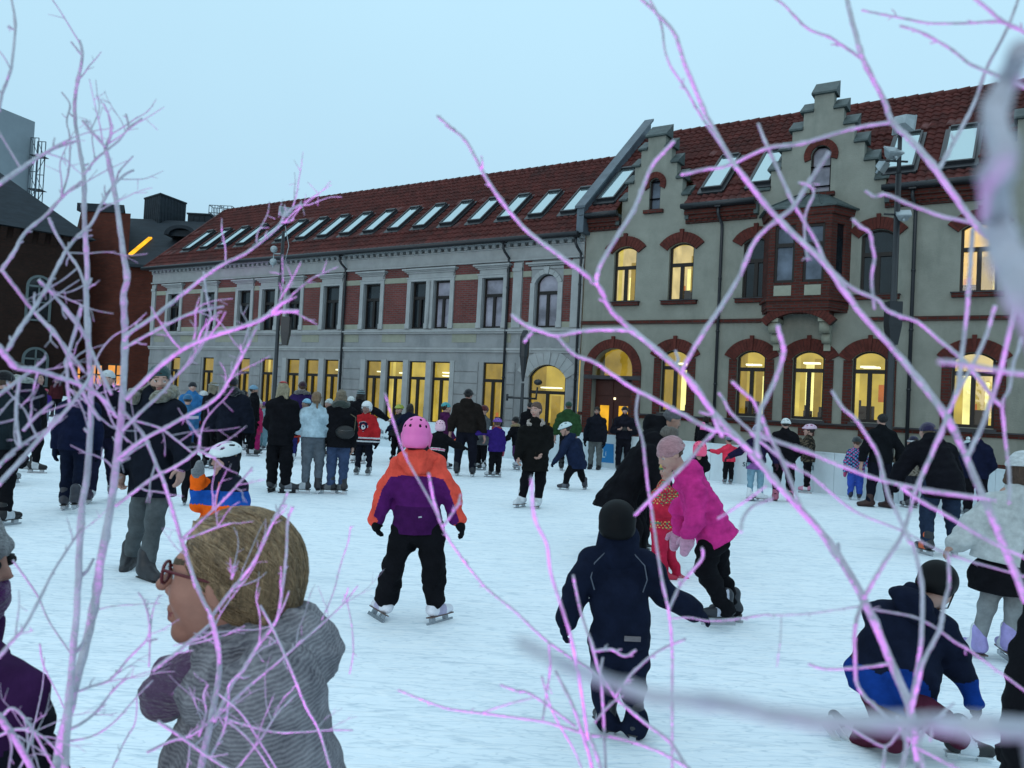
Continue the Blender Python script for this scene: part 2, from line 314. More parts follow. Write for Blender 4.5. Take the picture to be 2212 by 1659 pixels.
for k,(a,b) in enumerate(lo):
    if k==12: window(bA,a,b,.05,3.02,.42,'lit',y=.08,trans=.68,seed=63)
    else: window(bA,a,b,.75,3.06,0,'litamber' if k==3 else 'lit',y=.05,fw=.045,trans=.72,seed=20+k)
# rusticated blocks, real joints between them
w=MB(); piers=[(XA,-22.43-.12),(-21.7+.12,-19.95-.12),(-19.18+.12,-17.4-.12),(-16.66+.12,-15.82-.1),(-15.12+.1,-14.22-.3),(-11.15+.3,-9.62-.3),(-5.44+.25,-3.92-.22),(-3.08+.2,-2.55),(-.28,-.02)]
z=.62
while z<3.0:
    for a,b in piers: w.box(a,b,-.035,.001,z,min(z+.385,3.06))
    z+=.42
w.box(XA-.02,0,-.09,.001,0,.56); w.build('rusticated_block',M_white,bA)
# stone trim: string courses, sill course, pilasters, casings, pediments, entablature, dentils
w=MB(); w.box(XA-.04,0,-.10,.001,3.50,3.58); w.box(XA-.04,0,-.06,.001,3.42,3.499); w.build('string_course',M_stone,bA)
w=MB(); w.box(XA-.04,0,-.14,.001,4.17,4.23); w.box(XA-.04,0,-.09,.001,4.10,4.1695); w.box(XA-.02,0,-.03,.001,4.2305,4.298); w.build('sill_course',M_stone,bA)
for a,b in ((-14.5,-14.24),(-13.42,-13.1),(-12.27,-11.97),(-11.12,-10.86),(-9.9,-9.65),(-8.8,-8.55),(-7.68,-7.42),(-6.55,-6.29),(-5.41,-5.2)): w=MB(); w.box(a,b,-.05,.001,.6,3.1); w.build('pilaster',M_stone,bA)
for a,b in ((XA-.01,XA+.28),(-2.78,-2.42),(-.42,-.0)): w=MB(); w.box(a,b,-.07,.001,4.3,6.6); w.box(a-.03,b+.0,-.10,.001,6.3,6.42); w.build('pilaster',M_stone,bA)
pair=[(7,8)]
def casing(a,b,z0,z1):
    w.box(a-.2,a-.02,-.065,.001,z0,z1+.0); w.box(b+.02,b+.2,-.065,.001,z0,z1+.0); w.box(a-.22,a,-.085,.001,z0-.0,z0+.2); w.box(b,b+.22,-.085,.001,z0,z0+.2)
def pediment(a,b,z1):
    w.box(a-.2,b+.2,-.068,.001,z1+.003,z1+.1); w.box(a-.24,b+.24,-.088,.001,z1+.102,z1+.15); w.box(a-.14,b+.14,-.05,.001,z1+.152,z1+.3)
    w.box(a-.22,b+.22,-.10,.001,z1+.302,z1+.36); w.box(a-.29,b+.29,-.16,.001,z1+.362,z1+.41); w.box(a-.35,b+.35,-.24,.001,z1+.412,z1+.47)
for k,(a,b) in enumerate(up):
    if k!=8: w=MB()
    if k==10:
        casing(a,b,4.3,5.86); voussoirs(w,a,b,5.86,.3,.17,.03,-.07,.001,.5,0,0); w.box(a-.2,b+.2,-.04,.001,6.34,6.42); w.box(a-.28,b+.28,-.12,.001,6.45,6.5); w.box(a-.35,b+.35,-.2,.001,6.502,6.56); w.build('window_surround',M_stone,bA); continue
    casing(a,b,4.3,6.12)
    if k==7: pediment(up[7][0],up[8][1],6.12); m=(up[7][1]+up[8][0])/2; w.tube([(m,-.09,4.3),(m,-.09,6.1)],.05,8)
    elif k!=8: pediment(a,b,6.12)
    if k!=7: w.build('window_surround',M_stone,bA)
w=MB(); w.box(XA-.05,0,-.12,.001,6.66,6.72); w.box(XA-.03,0,-.05,.001,6.722,7.12); w.box(XA-.06,0,-.09,.001,7.122,7.17)
x=XA+.05
while x<-.1: w.box(x,x+.15,-.17,.001,7.172,7.29); x+=.31
w.box(XA-.08,0,-.24,.001,7.292,7.36); w.box(XA-.1,0,-.34,.001,7.362,7.43); w.build('cornice',M_stone,bA)
w=MB(); voussoirs(w,-1.97,-.5,2.6,.42,.5,.05,-.045,.001,.3,0,0,True); w.build('stone_arch',M_stone,bA)
# brick and beige infill between the casings
edges=[XA+.3]+sum([[a-.2,b+.2] for a,b in up],[])+[-.43]
for i in range(0,len(edges),2):
    a,b=edges[i],edges[i+1]
    if b-a<.12: continue
    segs=[(a,b)]
    if a<-2.78<b: segs=[(a,-2.8),(-2.4,b)]
    for p,q in segs:
        for m_,nm,t0,t1,yy in ((M_brick,'brick_panel',4.4955,6.0945,-.012),(M_brick,'brick_panel',6.2955,6.655,-.012),(M_beige,'beige_panel',6.095,6.295,-.02),(M_beige,'beige_panel',4.3,4.495,-.02),(M_beige,'beige_panel',3.78,4.09,-.012)):
            w=MB(); w.box(p,q,yy,.001,t0,t1); w.build(nm,m_,bA)
# roof
ye,ze=-.5,7.41
t=MB(); tiles(t,XA-.12,-.12,ye,ze,4.02,RM); ro=t.build('roof',M_tile,bA)
t=MB(); zr=ze+RM*(4.02-ye); t.face([(XA-.12,4.02,zr),(0,4.02,zr),(0,8.5,7.4),(XA-.12,8.5,7.4)])
for i,x in enumerate(np.arange(XA-.1,-.3,.36)): t.tube([(x,4.02,zr-.01),(x+.36,4.02,zr+.012*(i%2))],[.12,.135],8,0)
t.tube([(XA-.1,ye,ze+.03),(XA-.1,4.0,zr+.03)],.07,6); t.build('ridge_tile',M_tile,ro)
g=MB(); g.tube([(XA-.2,-.56,7.36),(0,-.56,7.36)],.085,8); g.box(XA-.15,0,-.5,-.35,7.3,7.42); g.build('gutter',M_dark,bA)
for k in range(17): skylight(bA,-1.02-1.34*k,.5,.55,1.95,lambda y:ze+RM*(y-ye)+.03,RM)
downpipe(bA,-11.0,7.3,.1); downpipe(bA,-3.03,7.3,.1); downpipe(bA,-.14,7.3,.1)
# ------------------------------------------------------------------ cream building with stepped gables
bB=empty('gabled_building',P0,-AF,'cream rendered building with stepped gables, brick arches and an oriel window','building')
XB=16.5
upB=[(1.1,1.9,'litup'),(3.02,3.83,'litup'),(5.38,6.1,'dark'),(8.67,9.52,'dark'),(11.1,11.95,'litamber'),(13.6,14.4,'dark')]
loB=[(2.92,3.8,'lit'),(5.33,6.18,'lit'),(6.95,7.83,'lit'),(8.57,9.44,'lit'),(11.0,11.98,'lit'),(13.6,14.5,'lit')]
ops=[dict(x0=a,x1=b,z0=5.1,z1=6.93,rise=.16) for a,b,_ in upB]+[dict(x0=a,x1=b,z0=1.6,z1=3.55,rise=.2) for a,b,_ in loB]+[dict(x0=.5,x1=1.95,z0=.1,z1=3.6,rise=.725,d=.35)]
gab=[(2.42,[(7.7,1.12),(8.42,.93),(8.97,.72),(9.5,.52),(10.02,.3),(10.42,0)],dict(x0=2.24,x1=2.62,z0=8.05,z1=9.08,rise=.19)),
     (7.52,[(7.7,1.72),(8.3,1.42),(8.87,1.13),(9.42,.85),(9.97,.55),(10.47,.27),(10.95,0)],dict(x0=7.22,x1=7.78,z0=8.1,z1=9.46,rise=.28)),
     (13.2,[(7.7,1.42),(8.35,1.2),(8.95,.93),(9.5,.7),(10.05,.48),(10.55,.25),(11.0,0)],dict(x0=12.95,x1=13.4,z0=8.1,z1=9.3,rise=.22))]
w=MB(); wall_open(w,0.03,XB,0,7.7,ops); w.face([(XB,0,0),(XB,8.6,0),(XB,8.6,8),(XB,4.3,12),(XB,0,8)]); w.face([(0.03,8.6,0),(XB,8.6,0),(XB,8.6,8),(0.03,8.6,8)])
for c,lv,o in gab:
    for k in range(len(lv)-1):
        z0,h=lv[k]; z1=lv[k+1][0]; x0,x1=c-h,c+h
        oo=[] if not (o['z0']<z1 and o['z1']>z0) else [dict(o,z0=max(o['z0'],z0),z1=min(o['z1'],z1))]
        if oo and oo[0]['z1']<o['z1']: oo[0]['rise']=0
        if oo:
            q=oo[0]; x_=MB(); wall_open(x_,x0,x1,z0,z1,[q]); n=len(w.v); w.v+=x_.v; w.f+=[tuple(i+n for i in f) for f in x_.f]; w.m+=x_.m; w.s+=x_.s
        else: w.face([(x0,0,z0),(x1,0,z0),(x1,0,z1),(x0,0,z1)])
        for xx in (x0,x1): w.face([(xx,0,z0),(xx,.34,z0),(xx,.34,z1),(xx,0,z1)])
        w.face([(x0,.34,z0),(x1,.34,z0),(x1,.34,z1),(x0,.34,z1)]) if not oo else None; [w.face([(c+a,0,z1),(c+b,0,z1),(c+b,.34,z1),(c+a,.34,z1)]) for a,b in ((-h,-lv[k+1][1]),(lv[k+1][1],h))]
w.build('wall',M_cream,bB)
for k,(a,b,kd) in enumerate(upB): window(bB,a,b,5.1,6.93,.16,kd,seed=40+k,trans=.63)
for k,(a,b,kd) in enumerate(loB): window(bB,a,b,1.6,3.55,.2,kd,y=.10,seed=[51,54,53,58,57,55][k],trans=.72)
for k,(c,lv,o) in enumerate(gab): window(bB,o['x0'],o['x1'],o['z0'],o['z1'],o['rise'],'blind' if k==1 else 'sky',y=.1,trans=0,div=False,seed=70+k,fw=.05)
def part(fn,name,m): w=MB(); fn(w); return w.build(name,m,bB)
for a,b,_ in upB: part(lambda w:voussoirs(w,a,b,6.77,.16,.33,.1,-.07,.001,.1),'brick_arch',[M_vous,M_mort])
for a,b,_ in loB: part(lambda w:voussoirs(w,a,b,3.35,.2,.36,.12,-.06,.001,.1),'brick_arch',[M_vous,M_mort])
part(lambda w:voussoirs(w,.5,1.95,2.875,.725,.3,.05,-.06,.001,.1),'brick_arch',[M_vous,M_mort])
for c,lv,o in gab: part(lambda w:voussoirs(w,o['x0'],o['x1'],o['z1']-o['rise'],o['rise'],.19,.1,-.06,.001,.09,key=False),'brick_arch',[M_vous,M_mort])
for p,q,z0,z1,y in [(a-.24,a,1.52,3.3,-.035) for a,b,_ in loB]+[(b,b+.24,1.52,3.3,-.035) for a,b,_ in loB]+[(.2,.5,.0,2.9,-.04),(1.95,2.25,.0,2.9,-.04)]: part(lambda w:w.box(p,q,y,.001,z0,z1),'brick_jamb',M_brickd)
for p,q,z0,z1,y in [(.03,.18,.56,.70,-.06),(2.27,XB,.56,.70,-.06),(.03,6.0,4.38,4.50,-.07),(8.9,XB,4.38,4.50,-.07),(.03,.18,1.37,1.47,-.05),(2.27,XB,1.37,1.47,-.05)]: part(lambda w:w.box(p,q,y,.001,z0,z1),'brick_band',M_brickd)
for x in (3.36,5.75,7.4,9.0,11.5): part(lambda w:w.box(x-.22,x+.22,-.055,.001,1.14,1.366),'brick_bracket',M_brickd)
cor=[(.03,1.3),(3.54,5.75),(9.24,11.75),(14.7,XB)]
for a,b in cor:
    w=MB(); w.box(a,b,-.10,.001,7.50,7.62); w.box(a,b,-.17,.001,7.6205,7.74); w.box(a,b,-.25,.001,7.7405,7.88); x=a+.05
    while x<b-.08: w.box(x,x+.1,-.135,-.1,7.53,7.618); x+=.19
    w.build('brick_cornice',M_brickd,bB); w=MB(); w.tube([(a-.05,-.42,7.97),(b+.02,-.42,7.97)],.085,8); w.box(a,b,-.36,-.2505,7.886,7.99); w.build('gutter',M_dark,bB)
for a,b,_ in upB: part(lambda w:w.box(a-.17,b+.17,-.14,.001,4.98,5.09),'window_sill',M_brickd)
for c,lv,o in gab: part(lambda w:w.box(o['x0']-.14,o['x1']+.14,-.13,.001,o['z0']-.12,o['z0']-.01),'window_sill',M_brickd)
part(lambda w:w.box(2.27,XB,-.11,.001,1.4705,1.515),'sill_band',M_slate)
for a,b,_ in upB: part(lambda w:w.box(a-.2,b+.2,-.17,.001,5.0905,5.115),'sill_slate',M_slate)
for a,b,_ in loB: part(lambda w:w.box(a-.06,b+.06,-.1,.001,1.5155,1.58),'sill_slate',M_slate)
part(lambda w:w.box(.2,2.25,-.05,.3,2.58,2.7),'door_beam',M_slate)
# door under the big arch
d=MB(); y=.3
d.box(.5,1.95,y,y+.06,.1,2.58)
for x0 in (.56,1.25):
    d.box(x0,x0+.62,y-.035,y-.001,.14,2.0); d.box(x0+.03,x0+.59,y-.03,y-.002,2.06,2.54)
    d.box(x0+.1,x0+.52,y-.055,y-.036,.2,.42)
d.tube([(1.2,y-.06,1.05),(1.2,y-.06,1.3)],.018,6,1); dd=d.build('door',[mat('dark_oxblood_door',(.05,.012,.008),.5,.3,5.,stretch=(8,8,1)),M_dark],bB)
d=MB()
for x0 in (.72,1.4): d.box(x0,x0+.32,y-.05,y-.037,.5,1.72,0)
d.build('door_pane',M_r[8],dd)
d=MB(); d.box(1.2,1.27,y-.05,y-.036,1.92,1.99); d.build('lit_door_number',M_r[3],dd)
d=MB(); P=arc(.5,1.95,2.875,.725,16); d.face([(.5,.27,2.72),(1.95,.27,2.72)]+[(p,.27,q) for p,q in P[::-1]]); fl=d.build('fanlight',M_glass,bB)
d=MB(); d.face([(.3,1.3,2.6),(2.4,1.3,2.6),(2.4,1.3,3.8),(.3,1.3,3.8)],1); d.face([(.3,.3,3.8),(2.4,.3,3.8),(2.4,1.3,3.8),(.3,1.3,3.8)],0); d.face([(2.4,.3,2.6),(2.4,1.3,2.6),(2.4,1.3,3.8),(2.4,.3,3.8)],1); d.box(1.75,2.3,.8,.86,2.7,3.1,3); d.build('lit_room',M_r,fl)
# oriel
pb=[(5.98,0.),(6.33,-.75),(8.02,-.75),(8.40,0.)]
def ring(off,z): 
    c=(7.19,0); return [(c[0]+(x-c[0])*off,y*off,z) for x,y in pb]
o=MB()
def band(z0,z1,k0,k1,mi=0): o.hexa(ring(k0,z0),ring(k1,z1),mi)
band(4.98,5.42,1.,1.); band(4.9,4.978,1.06,1.06); band(7.06,7.30,1.0,1.0); band(7.302,7.5,1.05,1.08)
band(4.62,4.70,.98,.98); band(4.702,4.898,1.0,1.0)
for x0,x1 in ((6.33,6.5),(7.06,7.29),(7.85,8.02)): o.box(x0,x1,-.749,-.55,5.42,7.06)
o.hexa([(5.98,0,5.42),(6.33,-.75,5.42),(6.42,-.6,5.42),(6.1,0,5.42)],[(5.98,0,7.06),(6.33,-.75,7.06),(6.42,-.6,7.06),(6.1,0,7.06)])
for t0,t1 in ((0,.28),(.72,1)):
    A=np.array([8.02,-.75]);B=np.array([8.40,0.]); p,q=A+(B-A)*t0,A+(B-A)*t1; nn=np.array([-.07,-.03])*2
    o.hexa([(p[0],p[1],5.42),(q[0],q[1],5.42),(q[0]+nn[0],q[1]+nn[1],5.42),(p[0]+nn[0],p[1]+nn[1],5.42)],[(p[0],p[1],7.06),(q[0],q[1],7.06),(q[0]+nn[0],q[1]+nn[1],7.06),(p[0]+nn[0],p[1]+nn[1],7.06)])
voussoirs(o,6.4,7.98,4.28,.3,.24,.1,-.72,-.5,.1,1,2,False)
o.box(6.35,6.62,-.70,0,4.44,4.62); o.box(7.78,8.02,-.70,0,4.44,4.62)
ob=o.build('oriel',[M_brickd,M_vous,M_mort],bB)
for a,b in ((6.52,7.0),(7.36,7.8)): o=MB(); o.box(a,b,-.765,-.749,5.05,5.34); o.build('beige_panel',M_beige,ob)
o=MB()
for a,b in ((6.36,6.62),(7.76,8.02)):   # scrolled stone corbels carrying the oriel
    o=MB()
    o.tube([(a,-.42,4.2),(b,-.42,4.2)],.19,10); o.tube([(a+.02,-.2,3.9),(b-.02,-.2,3.9)],.16,10); o.box(a-.03,b+.03,-.66,0,4.33,4.435); o.box(a+.04,b-.04,-.12,.0,3.55,3.9)
    o.build('corbel',M_beige,ob)
for k,(a,b) in enumerate(((6.5,7.06),(7.29,7.85))): window(ob,a,b,5.42,7.05,0,'sky',y=-.70,trans=.66,div=False,seed=80+k)
A=np.array([8.02,-.75]);B=np.array([8.40,0.]); p,q=A+(B-A)*.28,A+(B-A)*.72; o=MB(); o.face([(p[0]-.05,p[1],5.42),(q[0]-.05,q[1],5.42),(q[0]-.05,q[1],7.06),(p[0]-.05,p[1],7.06)]); o.build('side_pane',M_gdark,ob)
o=MB(); o.hexa(ring(1.16,7.5),ring(1.16,7.545)); o.hexa(ring(1.14,7.546),[(6.75,0,8.05),(6.95,-.12,8.05),(7.5,-.12,8.05),(7.7,0,8.05)])
for a,b in ((6.2,6.95),(7.0,7.22),(7.75,7.5)): o.tube([(a,-.86,7.56),(b,-.13,8.06)],.02,5)
o.build('oriel_roof',M_cap,ob)
# gable caps: sloping slabs, low edge forward
def wedge(x0,x1,z,hh=.42,d=.42): cp=MB(); cp.hexa([(x0,-.1,z),(x1,-.1,z),(x1,d,z),(x0,d,z)],[(x0,-.1,z+.05),(x1,-.1,z+.05),(x1,d,z+hh),(x0,d,z+hh)]); cp.build('gable_cap',M_cap,bB)
for c,lv,o_ in gab:
    for k in range(1,len(lv)):
        z,h=lv[k]; hp=lv[k-1][1]
        if k==len(lv)-1: wedge(c-hp-.07,c+hp+.07,z+.002,.5,.44)
        else: wedge(c-hp-.09,c-h-.002,z+.002); wedge(c+h+.002,c+hp+.09,z+.002)
    h=lv[0][1]
    for sg in (-1,1): part(lambda w:w.box(min(c+sg*h,c+sg*(h+.12)),max(c+sg*h,c+sg*(h+.12)),-.2,.3,7.62,7.98),'gable_foot',M_cap)
# dormer bodies behind the gables
for c,lv,o_ in gab:
    do,dt=MB(),MB()
    h=lv[0][1]*.80; zt=lv[-2][0]-.25; zw=zt-h*.75; yr=(zt-8.0)/RM-.4
    do.hexa([(c-h,.345,7.7),(c+h,.345,7.7),(c+h,yr,7.7),(c-h,yr,7.7)],[(c-h,.345,zw),(c+h,.345,zw),(c+h,yr,zw),(c-h,yr,zw)])
    dt.hexa([(c-h-.15,.35,zw-.1),(c,.35,zt+.06),(c+h+.15,.35,zw-.1)],[(c-h-.15,yr,zw-.1),(c,yr,zt+.06),(c+h+.15,yr,zw-.1)]); do.build('dormer_cheek',M_brickd,bB); dt.build('dormer_roof',M_cap,bB)
# roof, gutter, party wall, roof windows
t=MB(); ye,ze2=-.42,8.0; tiles(t,.12,XB+.1,ye,ze2,4.3,RM,holes=[(c,lv[0][1]+.06) for c,lv,_ in gab]); ro=t.build('roof',M_tile,bB)
t=MB(); zr=ze2+RM*(4.3-ye); t.face([(.0,4.3,zr),(XB,4.3,zr),(XB,8.6,8),(.0,8.6,8)])
for i,x in enumerate(np.arange(.1,XB,.36)): t.tube([(x,4.3,zr-.01),(x+.36,4.3,zr+.012*(i%2))],[.12,.135],8)
t.build('ridge_tile',M_tile,ro)
g=MB(); a=lambda y:8.0+RM*(y+.42)
g.hexa([(-.1,-.5,7.4),(.16,-.5,7.4),(.16,4.6,7.4),(-.1,4.6,7.4)],[(-.1,-.5,a(-.5)+.32),(.16,-.5,a(-.5)+.32),(.16,4.6,a(4.6)+.42),(-.1,4.6,a(4.6)+.42)])
g.hexa([(-.16,-.56,a(-.56)+.321),(.22,-.56,a(-.56)+.321),(.22,4.7,a(4.7)+.43),(-.16,4.7,a(4.7)+.43)],[(-.16,-.56,a(-.56)+.40),(.22,-.56,a(-.56)+.40),(.22,4.7,a(4.7)+.52),(-.16,4.7,a(4.7)+.52)])
g.build('party_wall_flashing',M_lead,bB)
for xc,wd in ((.62,.55),(4.25,.55),(5.72,.55),(9.55,.6),(10.95,.66)): skylight(bB,xc,wd,.15,1.95,lambda y:ze2+RM*(y-ye)+.03,RM)
downpipe(bB,4.66,7.9,.1,-.36); downpipe(bB,9.95,7.9,.1,-.36)
def wbuild(mb,name,mats,root):
    l=root.location; mb.v=[(x-l[0],y-l[1],z-l[2]) for x,y,z in mb.v]; return mb.build(name,mats,root)
# ------------------------------------------------------------------ ground and ice
def ice_mat():
    m,nt,out=_nt('skated_ice'); L=nt.links; b=N(nt,'ShaderNodeBsdfPrincipled'); b.inputs['Specular IOR Level'].default_value=.35
    tc=N(nt,'ShaderNodeTexCoord'); n1=N(nt,'ShaderNodeTexNoise',Scale=.9,Detail=8.,Roughness=.65); L.new(tc.outputs['Object'],n1.inputs['Vector'])
    hs=[]
    for k,(rz,sc,ns) in enumerate(((.35,(4.,13.,1.),3.2),(-.6,(4.,12.,1.),3.6),(1.2,(4.,13.,1.),3.2))):   # skate scratches in several directions
        mp=N(nt,'ShaderNodeMapping'); mp.inputs['Rotation'].default_value=(0,0,rz); mp.inputs['Scale'].default_value=sc; L.new(tc.outputs['Object'],mp.inputs['Vector'])
        n=N(nt,'ShaderNodeTexNoise',Scale=ns,Detail=9.,Roughness=.75,Distortion=.8); L.new(mp.outputs['Vector'],n.inputs['Vector']); hs.append(n.outputs['Fac'])
    a=N(nt,'ShaderNodeMath',operation='ADD'); L.new(hs[0],a.inputs[0]); L.new(hs[1],a.inputs[1]); a2=N(nt,'ShaderNodeMath',operation='ADD'); L.new(a.outputs[0],a2.inputs[0]); L.new(hs[2],a2.inputs[1])
    mr=N(nt,'ShaderNodeMapRange'); mr.inputs['From Min'].default_value=1.15; mr.inputs['From Max'].default_value=1.85; L.new(a2.outputs[0],mr.inputs['Value'])
    mx=N(nt,'ShaderNodeMath',operation='MULTIPLY_ADD'); mx.inputs[1].default_value=.6; L.new(mr.outputs[0],mx.inputs[0]); 
    m4=N(nt,'ShaderNodeMath',operation='MULTIPLY'); m4.inputs[1].default_value=.4; L.new(n1.outputs['Fac'],m4.inputs[0]); L.new(m4.outputs[0],mx.inputs[2])
    cr=N(nt,'ShaderNodeValToRGB'); cr.color_ramp.elements[0].position=.25; cr.color_ramp.elements[1].position=.75; cr.color_ramp.elements[0].color=(.80,.86,.91,1); cr.color_ramp.elements[1].color=(.88,.935,.97,1)
    L.new(mx.outputs[0],cr.inputs[0]); csock=cr.outputs[0]
    for k,(rz,sc,ns,th) in enumerate(((.2,(.5,3.2,1.),1.5,.020),(-.7,(.6,2.6,1.),1.9,.018),(1.1,(.5,3.,1.),2.3,.016),(.6,(1.2,5.,1.),2.6,.022),(-.2,(1.6,7.,1.),2.2,.024),(-1.2,(.5,2.2,1.),1.2,.014))):   # single blade cuts
        mp=N(nt,'ShaderNodeMapping'); mp.inputs['Rotation'].default_value=(0,0,rz); mp.inputs['Scale'].default_value=sc; mp.inputs['Location'].default_value=(k*7.3,k*3.1,0); L.new(tc.outputs['Object'],mp.inputs['Vector'])
        n=N(nt,'ShaderNodeTexNoise',Scale=ns,Detail=2.5,Roughness=.5); L.new(mp.outputs['Vector'],n.inputs['Vector'])
        sb=N(nt,'ShaderNodeMath',operation='SUBTRACT'); sb.inputs[1].default_value=.5; L.new(n.outputs['Fac'],sb.inputs[0]); ab=N(nt,'ShaderNodeMath',operation='ABSOLUTE'); L.new(sb.outputs[0],ab.inputs[0])
        q=N(nt,'ShaderNodeMapRange'); q.inputs['From Min'].default_value=0; q.inputs['From Max'].default_value=th; q.inputs['To Min'].default_value=.36; q.inputs['To Max'].default_value=0.; L.new(ab.outputs[0],q.inputs['Value'])
        mm=N(nt,'ShaderNodeMix',data_type='RGBA'); L.new(q.outputs[0],mm.inputs[0]); L.new(csock,mm.inputs[6]); mm.inputs[7].default_value=(.36,.46,.55,1) if k%2==0 else (.97,.98,.98,1); csock=mm.outputs[2]
    L.new(csock,b.inputs['Base Color'])
    rr=N(nt,'ShaderNodeMapRange'); rr.inputs['To Min'].default_value=.40; rr.inputs['To Max'].default_value=.85; L.new(mx.outputs[0],rr.inputs['Value']); L.new(rr.outputs[0],b.inputs['Roughness'])
    bp=N(nt,'ShaderNodeBump',Strength=.18,Distance=.012); L.new(a2.outputs[0],bp.inputs['Height']); L.new(bp.outputs['Normal'],b.inputs['Normal'])
    L.new(b.outputs[0],out.inputs[0]); return m
g=MB(); g.face([(-500,-300,-.02),(500,-300,-.02),(500,900,-.02),(-500,900,-.02)]); tag(g.build('ground',mat('snowy_paving',(.34,.36,.38),.9,.35,.8,.3,8.,dirt=((.12,.13,.14),.2,.7))),kind='structure')
bpts=np.array([(-34,46.),(-26,41),(-15,33.7),(-4.4,26.7),(2.6,22.2),(5.3,19.3),(7.4,17.2),(8.7,14.4),(9.3,11),(9.4,7),(9.4,2)])
def cr_path(P,n=6):
    out=[]
    for i in range(len(P)-1):
        p0=P[max(i-1,0)];p1=P[i];p2=P[i+1];p3=P[min(i+2,len(P)-1)]
        for k in range(n):
            t=k/n; out.append(.5*((2*p1)+(-p0+p2)*t+(2*p0-5*p1+4*p2-p3)*t*t+(-p0+3*p1-3*p2+p3)*t**3))
    return np.array(out+[P[-1]])
bp_=cr_path(bpts,6)
g=MB(); g.face([(x,y,0) for x,y in bp_]+[(9.4,-3,0),(-34,-3,0)]); tag(g.build('ice',ice_mat()),kind='structure')
# ------------------------------------------------------------------ rink barrier
M_board=mat('white_rink_board',(.58,.66,.70),.45,.07,2.,.05,20.,spec=.4,dirt=((.36,.42,.46),1.1,.5)); M_blue=mat('blue_banner',(.02,.20,.46),.5,.06,3.)
M_ink=mat('dark_teal_lettering',(.05,.10,.13),.6,.05,3.); M_paint=mat('pale_lettering',(.55,.70,.74),.6,.05,3.)
rk=empty('rink_barrier',(2.6,22.2,0),0,'low white rink barrier with blue sign and printed lettering along the ice','barrier')
for i in range(0,len(bp_)-1,2):
    pts=bp_[i:i+3]; w=MB(); d=pts[-1]-pts[0]; d/=np.linalg.norm(d); nrm=np.array([d[1],-d[0]])
    if nrm@(-pts[0])<0: nrm=-nrm
    for p,q in zip(pts[:-1],pts[1:]):
        e=(q-p)/np.linalg.norm(q-p); p=p+e*.004; q=q-e*.004; b=-nrm*.055
        w.hexa([(*p,.0),(*q,.0),(*(q+b),.0),(*(p+b),.0)],[(*p,.88),(*q,.88),(*(q+b),.88),(*(p+b),.88)])
        w.hexa([(*(p+nrm*.012),.881),(*(q+nrm*.012),.881),(*(q+b-nrm*.012),.881),(*(p+b-nrm*.012),.881)],[(*(p+nrm*.012),.91),(*(q+nrm*.012),.91),(*(q+b-nrm*.012),.91),(*(p+b-nrm*.012),.91)])
    wbuild(w,'board_panel',M_board,rk)
def on_board(u,v):
    D=ray(u,v); best=None
    for p,q in zip(bp_[:-1],bp_[1:]):
        e=(q-p)/np.linalg.norm(q-p); n=np.array([e[1],-e[0]]); n=n if n@(-p)>0 else -n
        den=D[:2]@n
        if abs(den)<1e-6: continue
        t=((p-CC[:2])@n)/den
        if t<=0: continue
        h=CC+D*t; s=(h[:2]-p)@e
        if -.01<=s<=np.linalg.norm(q-p)+.01 and (best is None or t<best[0]): best=(t,h,e,n)
    return best
def text_mesh(name,body,size,mtx,m,parent,depth=.004):
    c=bpy.data.curves.new(name,'FONT'); c.body=body; c.size=size; c.extrude=depth; t=bpy.data.objects.new(name,c); COL.objects.link(t)
    dg=bpy.context.evaluated_depsgraph_get(); me=bpy.data.meshes.new_from_object(t.evaluated_get(dg)); bpy.data.objects.remove(t); 
    o=bpy.data.objects.new(name,me); me.materials.clear(); me.materials.append(m); COL.objects.link(o)
    if parent: o.parent=parent
    o.matrix_basis=mtx; return o
def board_text(body,u,v,size,m=M_ink,sx=1.):
    t,h,e,n=on_board(u,v); e=e if e[0]>0 else -e; h=h-np.array([*(rk.location)])
    X=np.array([e[0],e[1],0])*sx; Z=np.array([n[0],n[1],0]); Y=np.array([0,0,1.]); p=h+Z*.013
    M=mathutils.Matrix(((X[0],Y[0],Z[0],p[0]),(X[1],Y[1],Z[1],p[1]),(X[2],Y[2],Z[2],p[2]),(0,0,0,1)))
    return text_mesh('lettering',body,size,M,m,rk)
board_text('allingsla',797,934,.215); board_text('10 18 00 17 Nam',798,946,.125)
board_text('sp',1604,1007,.22); board_text('n',1747,1015,.25); board_text('oss',1643,1022,.15); board_text('wn',1700,1028,.15)
def banner(u0,u1,v0,v1):
    w=MB(); P=[]
    for u,v in ((u0,v1),(u1,v1),(u1,v0),(u0,v0)):
        t,h,e,n=on_board(u,v); P.append((h,n))
    z0=P[0][0][2]; z1=P[3][0][2]
    a=[(p[0]+q[0]*.001,p[1]+q[1]*.001,z) for (p,q),z in zip(P,(z0,z0,z1,z1))]; b=[(p[0]+q[0]*.007,p[1]+q[1]*.007,z) for (p,q),z in zip(P,(z0,z0,z1,z1))]
    w.hexa(a,b); wbuild(w,'blue_banner',M_blue,rk)
banner(1297,1326,957,998); board_text('LOS',1300.5,988,.34,M_paint,.60); banner(1946,1966,1012,1046)
